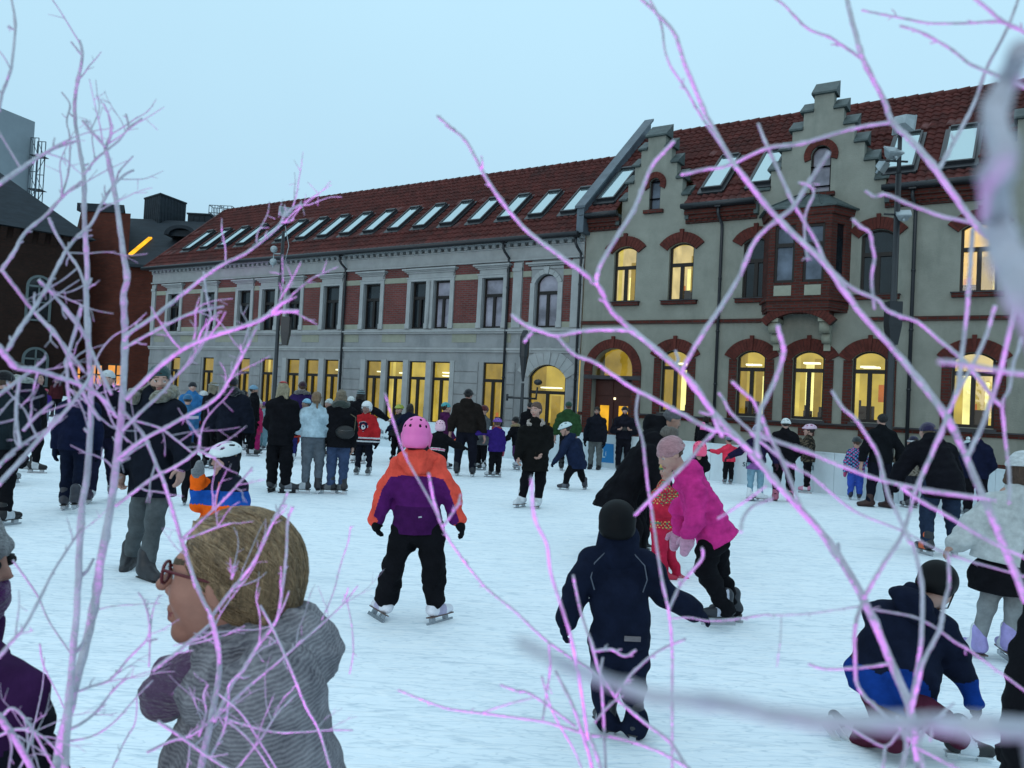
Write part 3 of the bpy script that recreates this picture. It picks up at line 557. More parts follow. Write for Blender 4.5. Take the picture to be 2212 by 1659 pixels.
# ------------------------------------------------------------------ lamp masts
def mast(u,v_top,y,label,rp=.075):
    t=dep(u,v_top,y); x=t[0]; h=t[2]; r=empty('lamp_mast',(x,y,0),0,label,'lamp mast'); r['group']='tall masts along the rink'
    m=MB(); m.tube([(0,0,-.02),(0,0,1.2),(0,0,1.25),(0,0,h-.5)],[rp*1.5,rp*1.5,rp,rp*.75],10); m.build('pole',M_dark,r); return r,h
M_lampw=mat('grey_lamp_housing',(.30,.34,.36),.4,.2,5.,metal=.3)
def flood(r,x,y,z,s=.3,rz=0.,tilt=-.5):
    m=MB(); a=[(-s*.9,0,-s*.7),(s*.9,0,-s*.7),(s*.9,0,s*.7),(-s*.9,0,s*.7)]; b=[(-s*.5,s*.9,-s*.4),(s*.5,s*.9,-s*.4),(s*.5,s*.9,s*.4),(-s*.5,s*.9,s*.4)]
    m.hexa(a,b); m.hexa([(p[0]*1.06,-.04,p[2]*1.06) for p in a],[(p[0]*1.06,0-.001,p[2]*1.06) for p in a]); m.tube([(0,s*.4,-s*.5),(0,s*.4,-s*1.2)],.03,6)
    o=m.build('floodlight',M_lampw,r); o.location=(x,y,z); o.rotation_euler=(tilt,0,rz); return o
def speaker(r,z,side=.22):
    m=MB(); m.hexa([(side-.08,-.12,z),(side+.08,-.12,z),(side+.08,.12,z),(side-.08,.12,z)],[(side-.15,-.14,z+.45),(side+.15,-.14,z+.45),(side+.15,.14,z+.45),(side-.15,.14,z+.45)])
    m.box(side-.15,side+.15,-.14,.14,z+.452,z+1.0); m.box(0,side-.1,-.03,.03,z-.02,z+.02); m.box(0,side-.2,-.03,.03,z+.8,z+.84); m.build('loudspeaker_box',M_dark,r)
r,h=mast(614,470,28.5,'tall dark lamp mast before the brick panel building, one white floodlight on top'); flood(r,0,0,h+.22,.22,.5,.35)
m=MB(); m.tube([(-.28,0,h-1.3),(.05,0,h-1.3)],.03,6); m.ball((-.3,0,h-1.15),.13,6); m.ball((-.3,0,h-1.6),.13,6); m.tube([(-.3,0,h-1.3),(-.3,0,h-1.8)],.02,6); m.tube([(.05,0,h-.3),(.22,0,h-1.),(.05,0,h-1.9)],.015,5); m.build('small_lamp',M_lampw,r)
zz=dep(607,745,28.5)[2]; speaker(r,zz,.28)
r,h=mast(1943,330,18.6,'tall dark lamp mast before the gabled building, carrying a cluster of floodlights',.085); flood(r,.08,0,h+.66,.27,2.3,.25)
m=MB(); m.tube([(0,0,h-.52),(0,0,h+.5)],.05,8); m.tube([(-.45,0,h-.2),(.2,0,h-.2)],.025,6); m.tube([(-.3,0,h-1.45),(.1,0,h-1.45)],.025,6); m.build('bracket',M_dark,r)
flood(r,-.16,-.05,h+.02,.2,.2,-.9); flood(r,-.36,0,h-.35,.16,.8,.6); flood(r,.1,-.1,h-1.45,.17,-.3,-.9)
speaker(r,dep(1925,745,18.6)[2],.0)
r,h=mast(1131,792,24.3,'short dark lamp post with tapered lantern beside the arched doorway',.06); r['category']='lamp post'
z0=h-.45; m=MB(); R0=lambda k,z:[(k*.48*math.cos(a),k*.48*math.sin(a),z) for a in np.arange(8)*math.pi/4]
m.hexa(R0(.07,z0),R0(.27,z0+.75)); m.hexa(R0(.29,z0+.752),R0(.30,z0+1.35)); m.hexa(R0(.31,z0+1.352),R0(.14,z0+1.55)); m.build('lantern',M_dark,r)
m=MB(); m.tube([(-.45,0,z0-.5),(.45,0,z0-.5)],.035,6); m.tube([(.42,0,z0-.5),(.45,0,z0-.15)],.03,6); m.ball((.46,0,z0+.0),.13,6,0,(1,1,.7)); m.tube([(-.45,0,z0-.6),(-.45,0,z0-.4)],.04,6); m.build('bracket',M_dark,r)
# ------------------------------------------------------------------ far side of the square
M_darkbrick=brick_mat('dark_brown_brick',(.035,.014,.010),(.022,.010,.008),(.02,.015,.012)); M_redb=brick_mat('deep_red_brick',(.125,.028,.016),(.09,.020,.012),(.05,.03,.025))
M_slater=mat('blue_slate_roof',(.017,.024,.032),.8,.3,1.5,.4,6.,stretch=(1,1,4)); M_conc=mat('grey_concrete',(.25,.29,.32),.9,.08,.6,.1,10.); M_pale=mat('pale_painted_frame',(.11,.14,.145),.8,.1,4.)
def quad(mb,pts,mi=0): mb.face(pts,mi)
a=dep(168,800,45.); b=dep(-120,800,40.5); dirn=(b-a)[:2]; dirn/=np.linalg.norm(dirn); back=np.array([dirn[1],-dirn[0]]); back=back if back[1]>0 else -back
ze=dep(165,517,45.)[2]
rc=empty('brick_hall',(a[0],a[1],0),0,'dark brown brick hall with slate hip roof and arched windows, behind the frosted twigs','building')
w=MB(); A=np.array([a[0],a[1]]);B=np.array([b[0],b[1]]); A2=A+back*9; B2=B+back*9
for p,q in ((A,B),(A,A2),(A2,B2)): quad(w,[(*p,0),(*q,0),(*q,ze),(*p,ze)])
wbuild(w,'wall',M_darkbrick,rc)
w=MB(); mid=(A+A2)/2; rp=mid+dirn*4.5; rq=(B+B2)/2; zr=ze+4.4; o_=.4; Ae=A-dirn*o_-back*o_; Be=B-back*o_; A2e=A2-dirn*o_+back*o_; B2e=B2+back*o_
quad(w,[(*Ae,ze),(*Be,ze),(*rq,zr),(*rp,zr)]); w.face([(*Ae,ze),(*rp,zr),(*A2e,ze)]); quad(w,[(*A2e,ze),(*rp,zr),(*rq,zr),(*B2e,ze)]); wbuild(w,'roof',M_slater,rc)
w=MB()
for k in range(12):
    p=A+dirn*(.3+k*.6)-back*.02; w.hexa([(*p,ze-.7),(*(p+dirn*.3),ze-.7),(*(p+dirn*.3-back*.0),ze-.7),(*p,ze-.7)],[(*(p-back*.25),ze-.05),(*(p+dirn*.3-back*.25),ze-.05),(*(p+dirn*.3+back*.05),ze-.05),(*(p+back*.05),ze-.05)])
wbuild(w,'corbel_table',M_darkbrick,rc)
def archwin(u0,u1,v0,v1):
    Dm=ray((u0+u1)/2,(v0+v1)/2); n=-back; t=((A-CC[:2])@n)/(Dm[:2]@n); c=CC+Dm*t; s=(c[:2]-A)@dirn; wd=abs(u1-u0)/FL*c[1]*1.05; z1=dep((u0+u1)/2,v0,c[1])[2]; z0=dep((u0+u1)/2,v1,c[1])[2]
    f=MB(); Q=lambda x,y,z:(*(A+dirn*(s+x)+n*y),z); P=arc(-wd/2,wd/2,z1-wd/2,wd/2-.01,12); I=[(x*.8,z1-wd/2+(z-(z1-wd/2))*.8) for x,z in P]
    for k in range(12): f.hexa([Q(P[k][0],.01,P[k][1]),Q(P[k+1][0],.01,P[k+1][1]),Q(I[k+1][0],.01,I[k+1][1]),Q(I[k][0],.01,I[k][1])],[Q(P[k][0],.09,P[k][1]),Q(P[k+1][0],.09,P[k+1][1]),Q(I[k+1][0],.09,I[k+1][1]),Q(I[k][0],.09,I[k][1])])
    for x0,x1,za,zb in ((-wd/2,-wd*.4,z0,z1-wd/2),(wd*.4,wd/2,z0,z1-wd/2),(-.04,.04,z0,z1-.1),(-wd*.4,wd*.4,z1-wd/2-.05,z1-wd/2+.05),(-wd*.4,wd*.4,z0,z0+.1),(-wd*.4,wd*.4,(z0+z1)/2-.25,(z0+z1)/2-.2)):
        f.hexa([Q(x0,.01,za),Q(x1,.01,za),Q(x1,.01,zb),Q(x0,.01,zb)],[Q(x0,.08,za),Q(x1,.08,za),Q(x1,.08,zb),Q(x0,.08,zb)])
    fo=wbuild(f,'window',M_pale,rc); g=MB(); g.face([Q(-wd*.42,.03,z0),Q(wd*.42,.03,z0)]+[Q(x,.03,z) for x,z in [(x*.85,z1-wd/2+(z-(z1-wd/2))*.85) for x,z in P][::-1]]); wbuild(g,'pane',M_gsky,fo) if False else None
    g.v=[(x-rc.location[0],y-rc.location[1],z) for x,y,z in g.v]; g.build('pane',M_gdark,fo)
archwin(59,107,594,694); archwin(50,100,749,835)
# red brick house with slate roof
Y=46.5; p=lambda u,v,y=Y: dep(u,v,y)
rd=empty('brick_house',tuple(p(240,860))[:2]+(0,),0,'deep red brick house with blue slate roof, lit roof window and box shaped roof vents','building')
w=MB(); l,r_=p(160,700),p(268,700); zt=p(215,458)[2]; qb=dep(256,700,Y+8); qa_=dep(150,700,Y+8); fp=[(l[0],Y),(r_[0],Y),(qb[0],Y+8),(qa_[0],Y+8)]; w.hexa([(*p_,0) for p_ in fp],[(*p_,zt) for p_ in fp]); r2=p(352,700); ze=p(300,574)[2]; w.box(r_[0]-.4,r2[0]+2.5,Y+.1,Y+7,0,ze); wbuild(w,'wall',M_redb,rd)
w=MB(); zt2=p(215,441)[2]; l=p(168,450); r3=p(270,450); qb=dep(268,450,Y+6); fp=[(l[0],Y-.1),(r3[0],Y-.1),(qb[0],Y+6),(l[0],Y+6)]; w.hexa([(*p_,zt+.002) for p_ in fp],[(*p_,zt2) for p_ in fp]); wbuild(w,'parapet_coping',M_slater,rd)
w=MB(); yr=Y+6.; ridge=dep(330,474,yr)[2]; xl=r_[0]+.02; xb=r_[0]+(dep(256,700,Y+8)[0]-r_[0])*6/8+.02; xr=r2[0]+7
w.face([(xl,Y-.4,ze),(xr,Y-.4,ze),(xr,yr,ridge),(xb,yr,ridge)]); w.face([(xb,yr,ridge),(xr,yr,ridge),(xr,yr+6,ze),(xb,yr+6,ze)]); w.face([(xl,Y-.4,ze),(xb,yr,ridge),(xb,yr+6,ze)])
w.box(xl,xr,Y-.5,Y-.3,ze-.15,ze+.0); wbuild(w,'roof',M_slater,rd)
def rbox(u0,u1,v0,v1,y,dy,name,m):
    w=MB(); a,b=dep(u0,(v0+v1)/2,y),dep(u1,(v0+v1)/2,y); z0,z1=dep((u0+u1)/2,v1,y)[2],dep((u0+u1)/2,v0,y)[2]; w.box(a[0],b[0],y,y+dy,z0,z1)
    k=a[0]+.35
    while k<b[0]-.1: w.box(k,k+.05,y-.05,y-.001,z0,z1-.05); k+=.35
    w.box(a[0]-.06,b[0]+.06,y-.08,y+dy+.06,z1+.001,z1+.1); return wbuild(w,name,m,rd)
w=MB(); ya=yr-.6; fp=[dep(311,450,ya+1.6)[:2],dep(345,450,ya)[:2],dep(402,450,ya+2.4)[:2],dep(366,450,ya+4.2)[:2]]; z0,z1=dep(345,490,ya)[2],dep(345,420,ya)[2]; w.hexa([(*p_,z0) for p_ in fp],[(*p_,z1) for p_ in fp]); c_=sum(fp)/4
w.hexa([(*(c_+(p_-c_)*1.04),z1+.002) for p_ in fp],[(*(c_+(p_-c_)*1.04),z1+.1) for p_ in fp])
for p_,q_ in ((fp[0],fp[1]),(fp[1],fp[2])):
    for t in np.arange(.08,1,.12): a_=p_+(q_-p_)*t; w.tube([(*a_,z0),(*a_,z1-.02)],.035,5)
wbuild(w,'roof_vent',M_slater,rd)
rbox(405,452,464,495,yr+.2,3,'roof_vent',M_slater)
w=MB()   # round eyebrow dormer
c=dep(398,512,Y+2.6); 
for k in range(12):
    t0,t1=math.pi*k/12,math.pi*(k+1)/12; R1,R2=1.0,.72
    w.hexa([(c[0]+R1*math.cos(t0),c[1]-.6,c[2]+.62*math.sin(t0)),(c[0]+R1*math.cos(t1),c[1]-.6,c[2]+.62*math.sin(t1)),(c[0]+R2*math.cos(t1),c[1]-.6,c[2]+.42*math.sin(t1)),(c[0]+R2*math.cos(t0),c[1]-.6,c[2]+.42*math.sin(t0))],[(c[0]+R1*math.cos(t0),c[1]+1.8,c[2]+.62*math.sin(t0)),(c[0]+R1*math.cos(t1),c[1]+1.8,c[2]+.62*math.sin(t1)),(c[0]+R2*math.cos(t1),c[1]+1.8,c[2]+.42*math.sin(t1)),(c[0]+R2*math.cos(t0),c[1]+1.8,c[2]+.42*math.sin(t0))])
w.face([(c[0]-.8,c[1]-.3,c[2]-.02),(c[0]+.8,c[1]-.3,c[2]-.02),(c[0]+.6,c[1]-.3,c[2]+.35),(c[0]-.6,c[1]-.3,c[2]+.35)]); wbuild(w,'eyebrow_dormer',M_slater,rd)
w=MB()   # railing cages
for u0,u1 in ((451,470),(474,500)):
    y=yr+1.5; a,b=dep(u0,460,y),dep(u1,460,y); z0,z1=dep(475,476,y)[2],dep(475,444,y)[2]; 
    for x in np.linspace(a[0],b[0],4):
        for yy in (y,y+.8): w.tube([(x,yy,z0),(x,yy,z1)],.025,5)
    for z in (z0+.2,(z0+z1)/2,z1):
        for yy in (y,y+.8): w.tube([(a[0],yy,z),(b[0],yy,z)],.025,5)
        for x in (a[0],b[0]): w.tube([(x,y,z),(x,y+.8,z)],.025,5)
wbuild(w,'roof_railing',M_lead,rd)
w=MB(); m_=(ridge-ze)/(yr-Y+.4)
def onroof(u,v,k=.05):
    D=ray(u,v); t=(ze+m_*(CC[1]-(Y-.4))-CC[2])/(D[2]-m_*D[1]); q=CC+D*t; return q+np.array([0,-k,k])
qa,qb=onroof(279,553),onroof(322,517); ex=np.array([.22,0,0]); w.hexa([qa,qa+ex,qb+ex,qb],[qa+(0,-.06,.08),qa+ex+(0,-.06,.08),qb+ex+(0,-.06,.08),qb+(0,-.06,.08)]); wbuild(w,'lit_roof_window',emit('amber_roof_window',(1.,.48,.03),1.3),rd)
for u0,u1,v0,v1 in ((140,176,782,832),(196,222,785,832),(232,270,785,835)):
    a,b=p(u0,810),p(u1,810); w=MB(); z0,z1=p(u0,v1)[2],p(u0,v0)[2]; w.box(a[0],b[0],Y-.05,Y-.002,z0,z1); f=wbuild(w,'window',M_frame,rd)
    w=MB(); q=(b[0]-a[0])/2
    for k in range(2): w.box(a[0]+k*q+.06,a[0]+(k+1)*q-.06,Y-.07,Y-.052,z0+.1,(z0+z1)/2-.04); w.box(a[0]+k*q+.06,a[0]+(k+1)*q-.06,Y-.07,Y-.052,(z0+z1)/2+.04,z1-.1)
    w.v=[(x-rd.location[0],y-rd.location[1],z) for x,y,z in w.v]; w.build('lit_pane',emit('amber_shop_light',(1.,.42,.10),.85),f)
# concrete tower with scaffold far behind
Yt=95.; r_=dep(67,400,Yt); l=dep(-140,400,84.); c3=dep(58,400,116.); d3=dep(-140,400,116.); rt=empty('concrete_tower',(r_[0],Yt,0),0,'plain grey concrete tower block rising behind the brick hall','building'); w=MB()
za=dep(67,272,Yt)[2]; fp=[l[:2],r_[:2],c3[:2],d3[:2]]; w.hexa([(*p,0) for p in fp],[(*p,za) for p in fp]); wbuild(w,'wall',M_conc,rt); w=MB(); w.hexa([(*p,za+.003) for p in fp],[(*p,za+.5) for p in fp]); wbuild(w,'roof_edge',M_conc,rt)
rs=empty('scaffold',(r_[0],Yt-1,0),0,'open steel scaffold tower against the grey concrete block','scaffold'); w=MB(); x0=r_[0]+.12; x1=dep(88,380,Yt)[0]; zt=dep(80,302,Yt)[2]
for x in (x0,(x0+x1)/2,x1):
    for y in (Yt-.8,Yt+.6): w.tube([(x,y,0),(x,y,zt)],.06,5)
z=2.; k=0
while z<zt:
    for y in (Yt-.8,Yt+.6): w.tube([(x0,y,z),(x1,y,z)],.05,5); w.tube([((x0,x1)[k%2],y,z),((x1,x0)[k%2],y,min(z+2,zt))],.04,5)
    z+=2.; k+=1
wbuild(w,'scaffold_tube',M_lead,rs); w=MB()
for z in np.arange(4,zt,4.): w.box(x0,x1+.5,Yt-.8,Yt+.6,z-.06,z-.0)
wbuild(w,'scaffold_deck',M_dark,rs)
# ------------------------------------------------------------------ light
W=bpy.data.worlds.new('World'); SC.world=W; W.use_nodes=True; nt=W.node_tree; nt.nodes.clear(); L=nt.links
out=nt.nodes.new('ShaderNodeOutputWorld'); bg=N(nt,'ShaderNodeBackground',Strength=.1); sk=N(nt,'ShaderNodeTexSky',sky_type='NISHITA'); sk.sun_disc=False
SE,SR=rad(9),rad(205); sk.sun_elevation=SE; sk.sun_rotation=SR; sk.air_density=1.2; sk.dust_density=1.5; sk.ozone_density=4.
tc=N(nt,'ShaderNodeTexCoord'); sp=N(nt,'ShaderNodeSeparateXYZ'); L.new(tc.outputs['Generated'],sp.inputs[0])
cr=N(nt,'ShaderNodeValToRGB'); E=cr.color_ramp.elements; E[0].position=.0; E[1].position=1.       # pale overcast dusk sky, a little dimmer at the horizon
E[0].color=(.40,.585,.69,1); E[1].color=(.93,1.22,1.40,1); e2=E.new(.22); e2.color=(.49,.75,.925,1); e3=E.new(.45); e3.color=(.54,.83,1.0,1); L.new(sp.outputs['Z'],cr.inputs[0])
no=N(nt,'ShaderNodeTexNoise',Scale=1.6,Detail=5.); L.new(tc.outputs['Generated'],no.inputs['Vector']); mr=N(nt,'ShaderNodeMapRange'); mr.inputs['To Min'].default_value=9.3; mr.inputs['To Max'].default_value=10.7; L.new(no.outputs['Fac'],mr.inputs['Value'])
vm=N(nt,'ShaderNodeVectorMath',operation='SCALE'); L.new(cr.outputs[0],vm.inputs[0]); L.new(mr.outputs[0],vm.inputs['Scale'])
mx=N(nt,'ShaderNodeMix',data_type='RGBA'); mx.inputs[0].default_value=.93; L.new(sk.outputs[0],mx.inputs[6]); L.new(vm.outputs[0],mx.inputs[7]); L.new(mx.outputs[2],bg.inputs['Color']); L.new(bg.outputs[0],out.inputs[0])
sl=bpy.data.lights.new('sun','SUN'); sl.energy=.5; sl.angle=rad(25); sl.color=(1.,.93,.86); so=bpy.data.objects.new('sun',sl); COL.objects.link(so)
sd=mathutils.Vector((math.sin(SR)*math.cos(SE),math.cos(SR)*math.cos(SE),math.sin(SE))); so.rotation_euler=(sd).to_track_quat('Z','Y').to_euler()
def pink(name,loc,target,power,size=1.5,blend=.6):
    l=bpy.data.lights.new(name,'SPOT'); l.energy=power; l.color=(.80,.07,.86); l.spot_size=size; l.spot_blend=blend; l.shadow_soft_size=.04
    o=bpy.data.objects.new(name,l); COL.objects.link(o); o.location=loc; d=mathutils.Vector(target)-mathutils.Vector(loc); o.rotation_euler=d.to_track_quat('-Z','Y').to_euler()
    return o
vs=SC.view_settings; vs.view_transform='Standard'; vs.look='None'; vs.exposure=.05; vs.gamma=1; vs.use_curve_mapping=False
SC.cycles.max_bounces=6; SC.cycles.transparent_max_bounces=8; SC.cycles.use_denoising=True; SC.cycles.sample_clamp_indirect=3.
# ------------------------------------------------------------------ figures: smooth implicit surfaces, one mesh per garment
def smin(a,b,k):
    if k<=0: return np.minimum(a,b)
    h=np.maximum(k-np.abs(a-b),0)/k
    return np.minimum(a,b)-h*h*k*.25
class Cone:
    def __init__(s,a,b,ra,rb,M=None,k=.03): s.a=np.array(a,float); s.b=np.array(b,float); s.ra=ra; s.rb=rb; s.M=M; s.k=k
    def box(s):
        r=max(s.ra,s.rb)*(1. if s.M is None else 1/min(1,np.linalg.svd(s.M)[1].min())); return np.minimum(s.a,s.b)-r,np.maximum(s.a,s.b)+r
    def ev(s,P):
        a,b=s.a,s.b
        if s.M is not None: P=P@s.M.T; a=s.M@a; b=s.M@b
        P=P-a; ba=b-a; l=ba@ba
        h=np.clip((P@ba)/l,0,1) if l>1e-12 else np.zeros(P.shape[:-1])
        q=P-h[...,None]*ba
        return np.sqrt((q*q).sum(-1))-(s.ra+(s.rb-s.ra)*h)
class Ell:
    def __init__(s,c,r,R=None,k=.02): s.c=np.array(c,float); s.r=np.array(r,float); s.R=np.eye(3) if R is None else R; s.k=k
    def box(s):
        m=np.abs(s.R)@s.r; return s.c-m,s.c+m
    def ev(s,P):
        q=((P-s.c)@s.R)/s.r; n=np.sqrt((q*q).sum(-1)); return (n-1)*s.r.min()
class Half:   # keeps the side where (p-c).n < 0
    def __init__(s,c,n): s.c=np.array(c,float); s.n=np.array(n,float)/np.linalg.norm(n)
    def ev(s,P): return (P-s.c)@s.n
def nets(F,lo,h):
    n=np.array(F.shape)-1; S=F<0; acc=np.zeros((*n,3)); cnt=np.zeros(n)
    ax=[0,1,2]; quads=[]
    masks=[]
    for d in range(3):
        s0=[slice(None)]*3; s1=[slice(None)]*3; s0[d]=slice(0,-1); s1[d]=slice(1,None)
        A=F[tuple(s0)];B=F[tuple(s1)]; m=S[tuple(s0)]!=S[tuple(s1)]; t=np.where(m,A/(A-B+1e-20),0); masks.append(m)
        o=[a for a in ax if a!=d]
        for i in (0,1):
            for j in (0,1):
                sl=[slice(None)]*3; sl[o[0]]=slice(i,n[o[0]]+i); sl[o[1]]=slice(j,n[o[1]]+j)
                mm=m[tuple(sl)]; tt=t[tuple(sl)]; cnt+=mm; acc[...,d]+=tt*mm; acc[...,o[0]]+=i*mm; acc[...,o[1]]+=j*mm
    act=cnt>0; idx=-np.ones(n,dtype=np.int64); idx[act]=np.arange(act.sum())
    I=np.argwhere(act); V=(I+acc[act]/cnt[act][:,None])*h+lo
    for d in range(3):
        o=[a for a in ax if a!=d]; m=masks[d].copy()
        E=np.argwhere(m); E=E[(E[:,o[0]]>0)&(E[:,o[1]]>0)&(E[:,o[0]]<n[o[0]])&(E[:,o[1]]<n[o[1]])]
        if len(E)==0: continue
        def g(i,j): e=E.copy(); e[:,o[0]]-=i; e[:,o[1]]-=j; return idx[e[:,0],e[:,1],e[:,2]]
        q=np.stack([g(1,1),g(0,1),g(0,0),g(1,0)],1); ins=S[E[:,0],E[:,1],E[:,2]]
        flip=(~ins) if d!=1 else ins
        q[flip]=q[flip][:,::-1]; quads.append(q)
    Q=np.concatenate(quads) if quads else np.zeros((0,4),int); Q=Q[(Q>=0).all(1)]
    return V,Q
def sdf_mesh(prims,h,cut=(),sub=(),wr=0.,wf=1.,seed=0,pad=2):
    lo=np.min([p.box()[0] for p in prims],0)-pad*h-wr-.01; hi=np.max([p.box()[1] for p in prims],0)+pad*h+wr+.01
    n=np.ceil((hi-lo)/h).astype(int)+1
    X=[lo[i]+np.arange(n[i])*h for i in range(3)]
    F=np.full(n,9.)
    G=np.stack(np.meshgrid(*X,indexing='ij'),-1)
    for p in prims:
        a,b=p.box(); m=.06+3*h; i0=np.clip(np.floor((a-m-lo)/h).astype(int),0,n); i1=np.clip(np.ceil((b+m-lo)/h).astype(int)+1,0,n); sl=tuple(slice(x,y) for x,y in zip(i0,i1))
        F[sl]=smin(F[sl],p.ev(G[sl]),p.k)
    if wr:
        r=np.random.RandomState(seed); w=0
        for q in range(5):
            k=r.randn(3)*np.array([16,16,32])*wf; ph=r.rand()*6.3; k2=r.randn(3)*9*wf; w=w+np.sin(G@k+ph+1.5*np.sin(G@k2))+(.25*np.sin(G@(k*2.3)+3*np.sin(G@k2*1.4)+ph*2) if h<.0125 else 0)
        F=F+1.9*wr*w/3.
    for s in sub: F=np.maximum(F,-s.ev(G))
    for c in cut: F=np.maximum(F,c.ev(G))
    return nets(F,lo,h)
def unit(v): v=np.array(v,float); return v/(np.linalg.norm(v)+1e-12)
def frame(f,up=(0,0,1)):
    f=unit(f); r=np.cross(f,up); r=unit(r) if np.linalg.norm(r)>1e-3 else np.array([1.,0,0]); return np.stack([r,f,np.cross(r,f)],1)   # columns right, fwd, up
def hand_tubes(wr,d,side,S,fat=1.,curl=.6,fwd=(0,1,0),spread=1.):
    """palm primitive + five bent fingers (list of point/radius chains); d = hand direction"""
    d=unit(d); n=np.array(fwd,float)-d*(np.array(fwd)@d); n=unit(n) if np.linalg.norm(n)>.05 else unit(np.cross(d,[1,0,0]))
    c=np.cross(d,n)*side     # across the palm
    L=.108*S; palm=Ell(wr+d*L*.30,(L*.27*fat,L*.16*fat,L*.36),np.stack([c,n,d],1))
    # n: direction of the thumb edge, -c: palm normal
    palm=Ell(wr+d*L*.30,(L*.25*fat,L*.15*fat,L*.36),np.stack([n,c,d],1)); ch=[]
    for k in range(4):
        base=wr+d*L*(.50+.03*(k in(1,2)))+n*L*(.165-.11*k)*spread; ln=L*(.40,.46,.43,.34)[k]; r=L*.062*fat*(1 if k<3 else .88); a=0; p=base.copy(); pts=[p-d*L*.16,p]
        for s in range(3):
            a+=curl*(.35+.25*s)+.06*k; dd=d*math.cos(a)-c*math.sin(a)*(1); p=p+dd*ln*(.45,.32,.25)[s]; pts.append(p)
        ch.append((np.array(pts),[r,r*1.05,r,r*.9,r*.62]))
    tb=wr+d*L*.14+n*L*.20; t1=tb+unit(d*.6+n*.7-c*.25)*L*.28; t2=t1+unit(d+n*.15-c*.4)*L*.24
    ch.append((np.array([tb-n*L*.1,tb,t1,t2]),[L*.08*fat,L*.09*fat,L*.072*fat,L*.045*fat])); return palm,ch
class Fig:
    """one person. Local frame: x right, y facing, z up; joints from pose angles or given points"""
    def __init__(s,label,px,yf,top=None,H=None,yaw=0.,child=False,h=None,cat='person',group='skaters on the ice',lift=0.,at=None,skate=True,dist=None,lean=0.,side=0.,twist=0.,arms=None,legs=None,head=(0,0,0),hs=1.,shw=1.,footyaw=(0,0),legsep=0.):
        if dist is None: g=gnd(px,yf); s.d=g[1]; s.pos=np.array([g[0],g[1],0.])
        else: g=dep(px,870,dist); s.d=dist; s.pos=np.array([g[0],dist,0.])
        s.skate=skate; sk=.075 if skate else .02
        if H is None:
            H=dep(px,top,s.d)[2]-sk*(.8 if child else 1)-lift
            H=min(max(H,.8),2.0)
        s.H=H; sk*=(H/1.75)**.5; s.sk=sk; s.child=child; s.seed=int(abs(px*13+(yf or 0)*7))%9973; s.r=random.Random(s.seed)
        s.h=h or max(.0085,min(.024,.0010*s.d+.0025))
        s.root=empty('person',s.pos,rad(yaw),label,cat,group); s.yaw=rad(yaw)
        u=H; hh=(.168 if child else .134)*H*hs; s.hh=hh
        hip=.475 if child else .52; tor=.305 if child else .295
        lth,lsh=(hip-.05)*.5*u,(hip-.05)*.5*u
        J=s.J={}
        pel=np.array([0,0,hip*u+sk+lift]); tl,ts=rad(lean),rad(side)
        up=np.array([math.sin(ts),math.sin(tl)*math.cos(ts),math.cos(tl)*math.cos(ts)]); s.up=up
        cx=math.cos(rad(twist)); rt=unit(np.cross([-math.sin(rad(twist)),cx,0],up)); fw=np.cross(up,rt); s.rt,s.fw=rt,fw
        J['pel']=pel; J['neck']=pel+up*tor*u; J['chest']=pel+up*tor*u*.72
        nu=unit(up*.75+np.array([0,0,.5]))
        J['hd']=J['neck']+nu*(.045*u+hh*.47)
        hy,hp,hr=[rad(a) for a in head]
        f=np.array([-math.sin(hy)*math.cos(hp),math.cos(hy)*math.cos(hp),math.sin(hp)]); s.HF=frame(f,(math.sin(hr),0,math.cos(hr)))
        sw=(.094 if child else .100)*u*shw
        arms=arms or (((.22,0,-1),(.1,.15,-1)),((.22,0,-1),(.1,.15,-1))); legs=legs or (((.06,0,-1),(.02,0,-1)),((.06,0,-1),(.02,0,-1)))
        lu,lf=(.165,.15) if child else (.175,.155)
        for k,sg in ((0,-1),(1,1)):
            n='lr'[k]; a0,a1=[unit(np.array([sg*v[0],v[1],v[2]])) for v in arms[k]]
            J['sh'+n]=J['neck']+rt*sg*sw-up*.052*u; J['el'+n]=J['sh'+n]+a0*lu*u; J['wr'+n]=J['el'+n]+a1*lf*u; J['hd'+n]=a1
            l0,l1=[unit(np.array([sg*v[0],v[1],v[2]])) for v in legs[k]]
            J['hip'+n]=pel+np.array([sg*(.052*u+legsep),0,-.01*u]); J['kn'+n]=J['hip'+n]+l0*lth; J['an'+n]=J['kn'+n]+l1*lsh
            J['ft'+n]=np.array([math.sin(rad(footyaw[k])),math.cos(rad(footyaw[k])),0.])
        if not lift:     # stand on the lower foot
            low=min(J['anl'][2],J['anr'][2]); dz=.045*u+sk-low
            for k in J:
                if not (k.startswith('ft') or (k.startswith('hd') and len(k)==3)): J[k]=J[k]+np.array([0,0,dz])
        s.haired=False
    def put(s,**kw):
        """move joints to photo positions: name=(u,v,ddepth)"""
        for k,(u,v,dd) in kw.items():
            p=dep(u,v,s.d+dd)-s.pos; s.J[k]=rotz(-s.yaw)@p
        s.up=unit(s.J['neck']-s.J['pel']); s.rt=unit(s.J['shr']-s.J['shl']); s.fw=np.cross(s.up,s.rt)
        for n in 'lr': s.J['hd'+n]=unit(s.J['wr'+n]-s.J['el'+n])
        return s
    def look(s,yaw=0,pitch=0,roll=0):
        hy,hp,hr=rad(yaw),rad(pitch),rad(roll); s.HF=frame(np.array([-math.sin(hy)*math.cos(hp),math.cos(hy)*math.cos(hp),math.sin(hp)]),(math.sin(hr),0,math.cos(hr))); return s
    def M(s,sx,sy):   # squash frame of the torso
        R=np.stack([s.rt,s.fw,s.up],1); return R@np.diag([1/sx,1/sy,1])@R.T
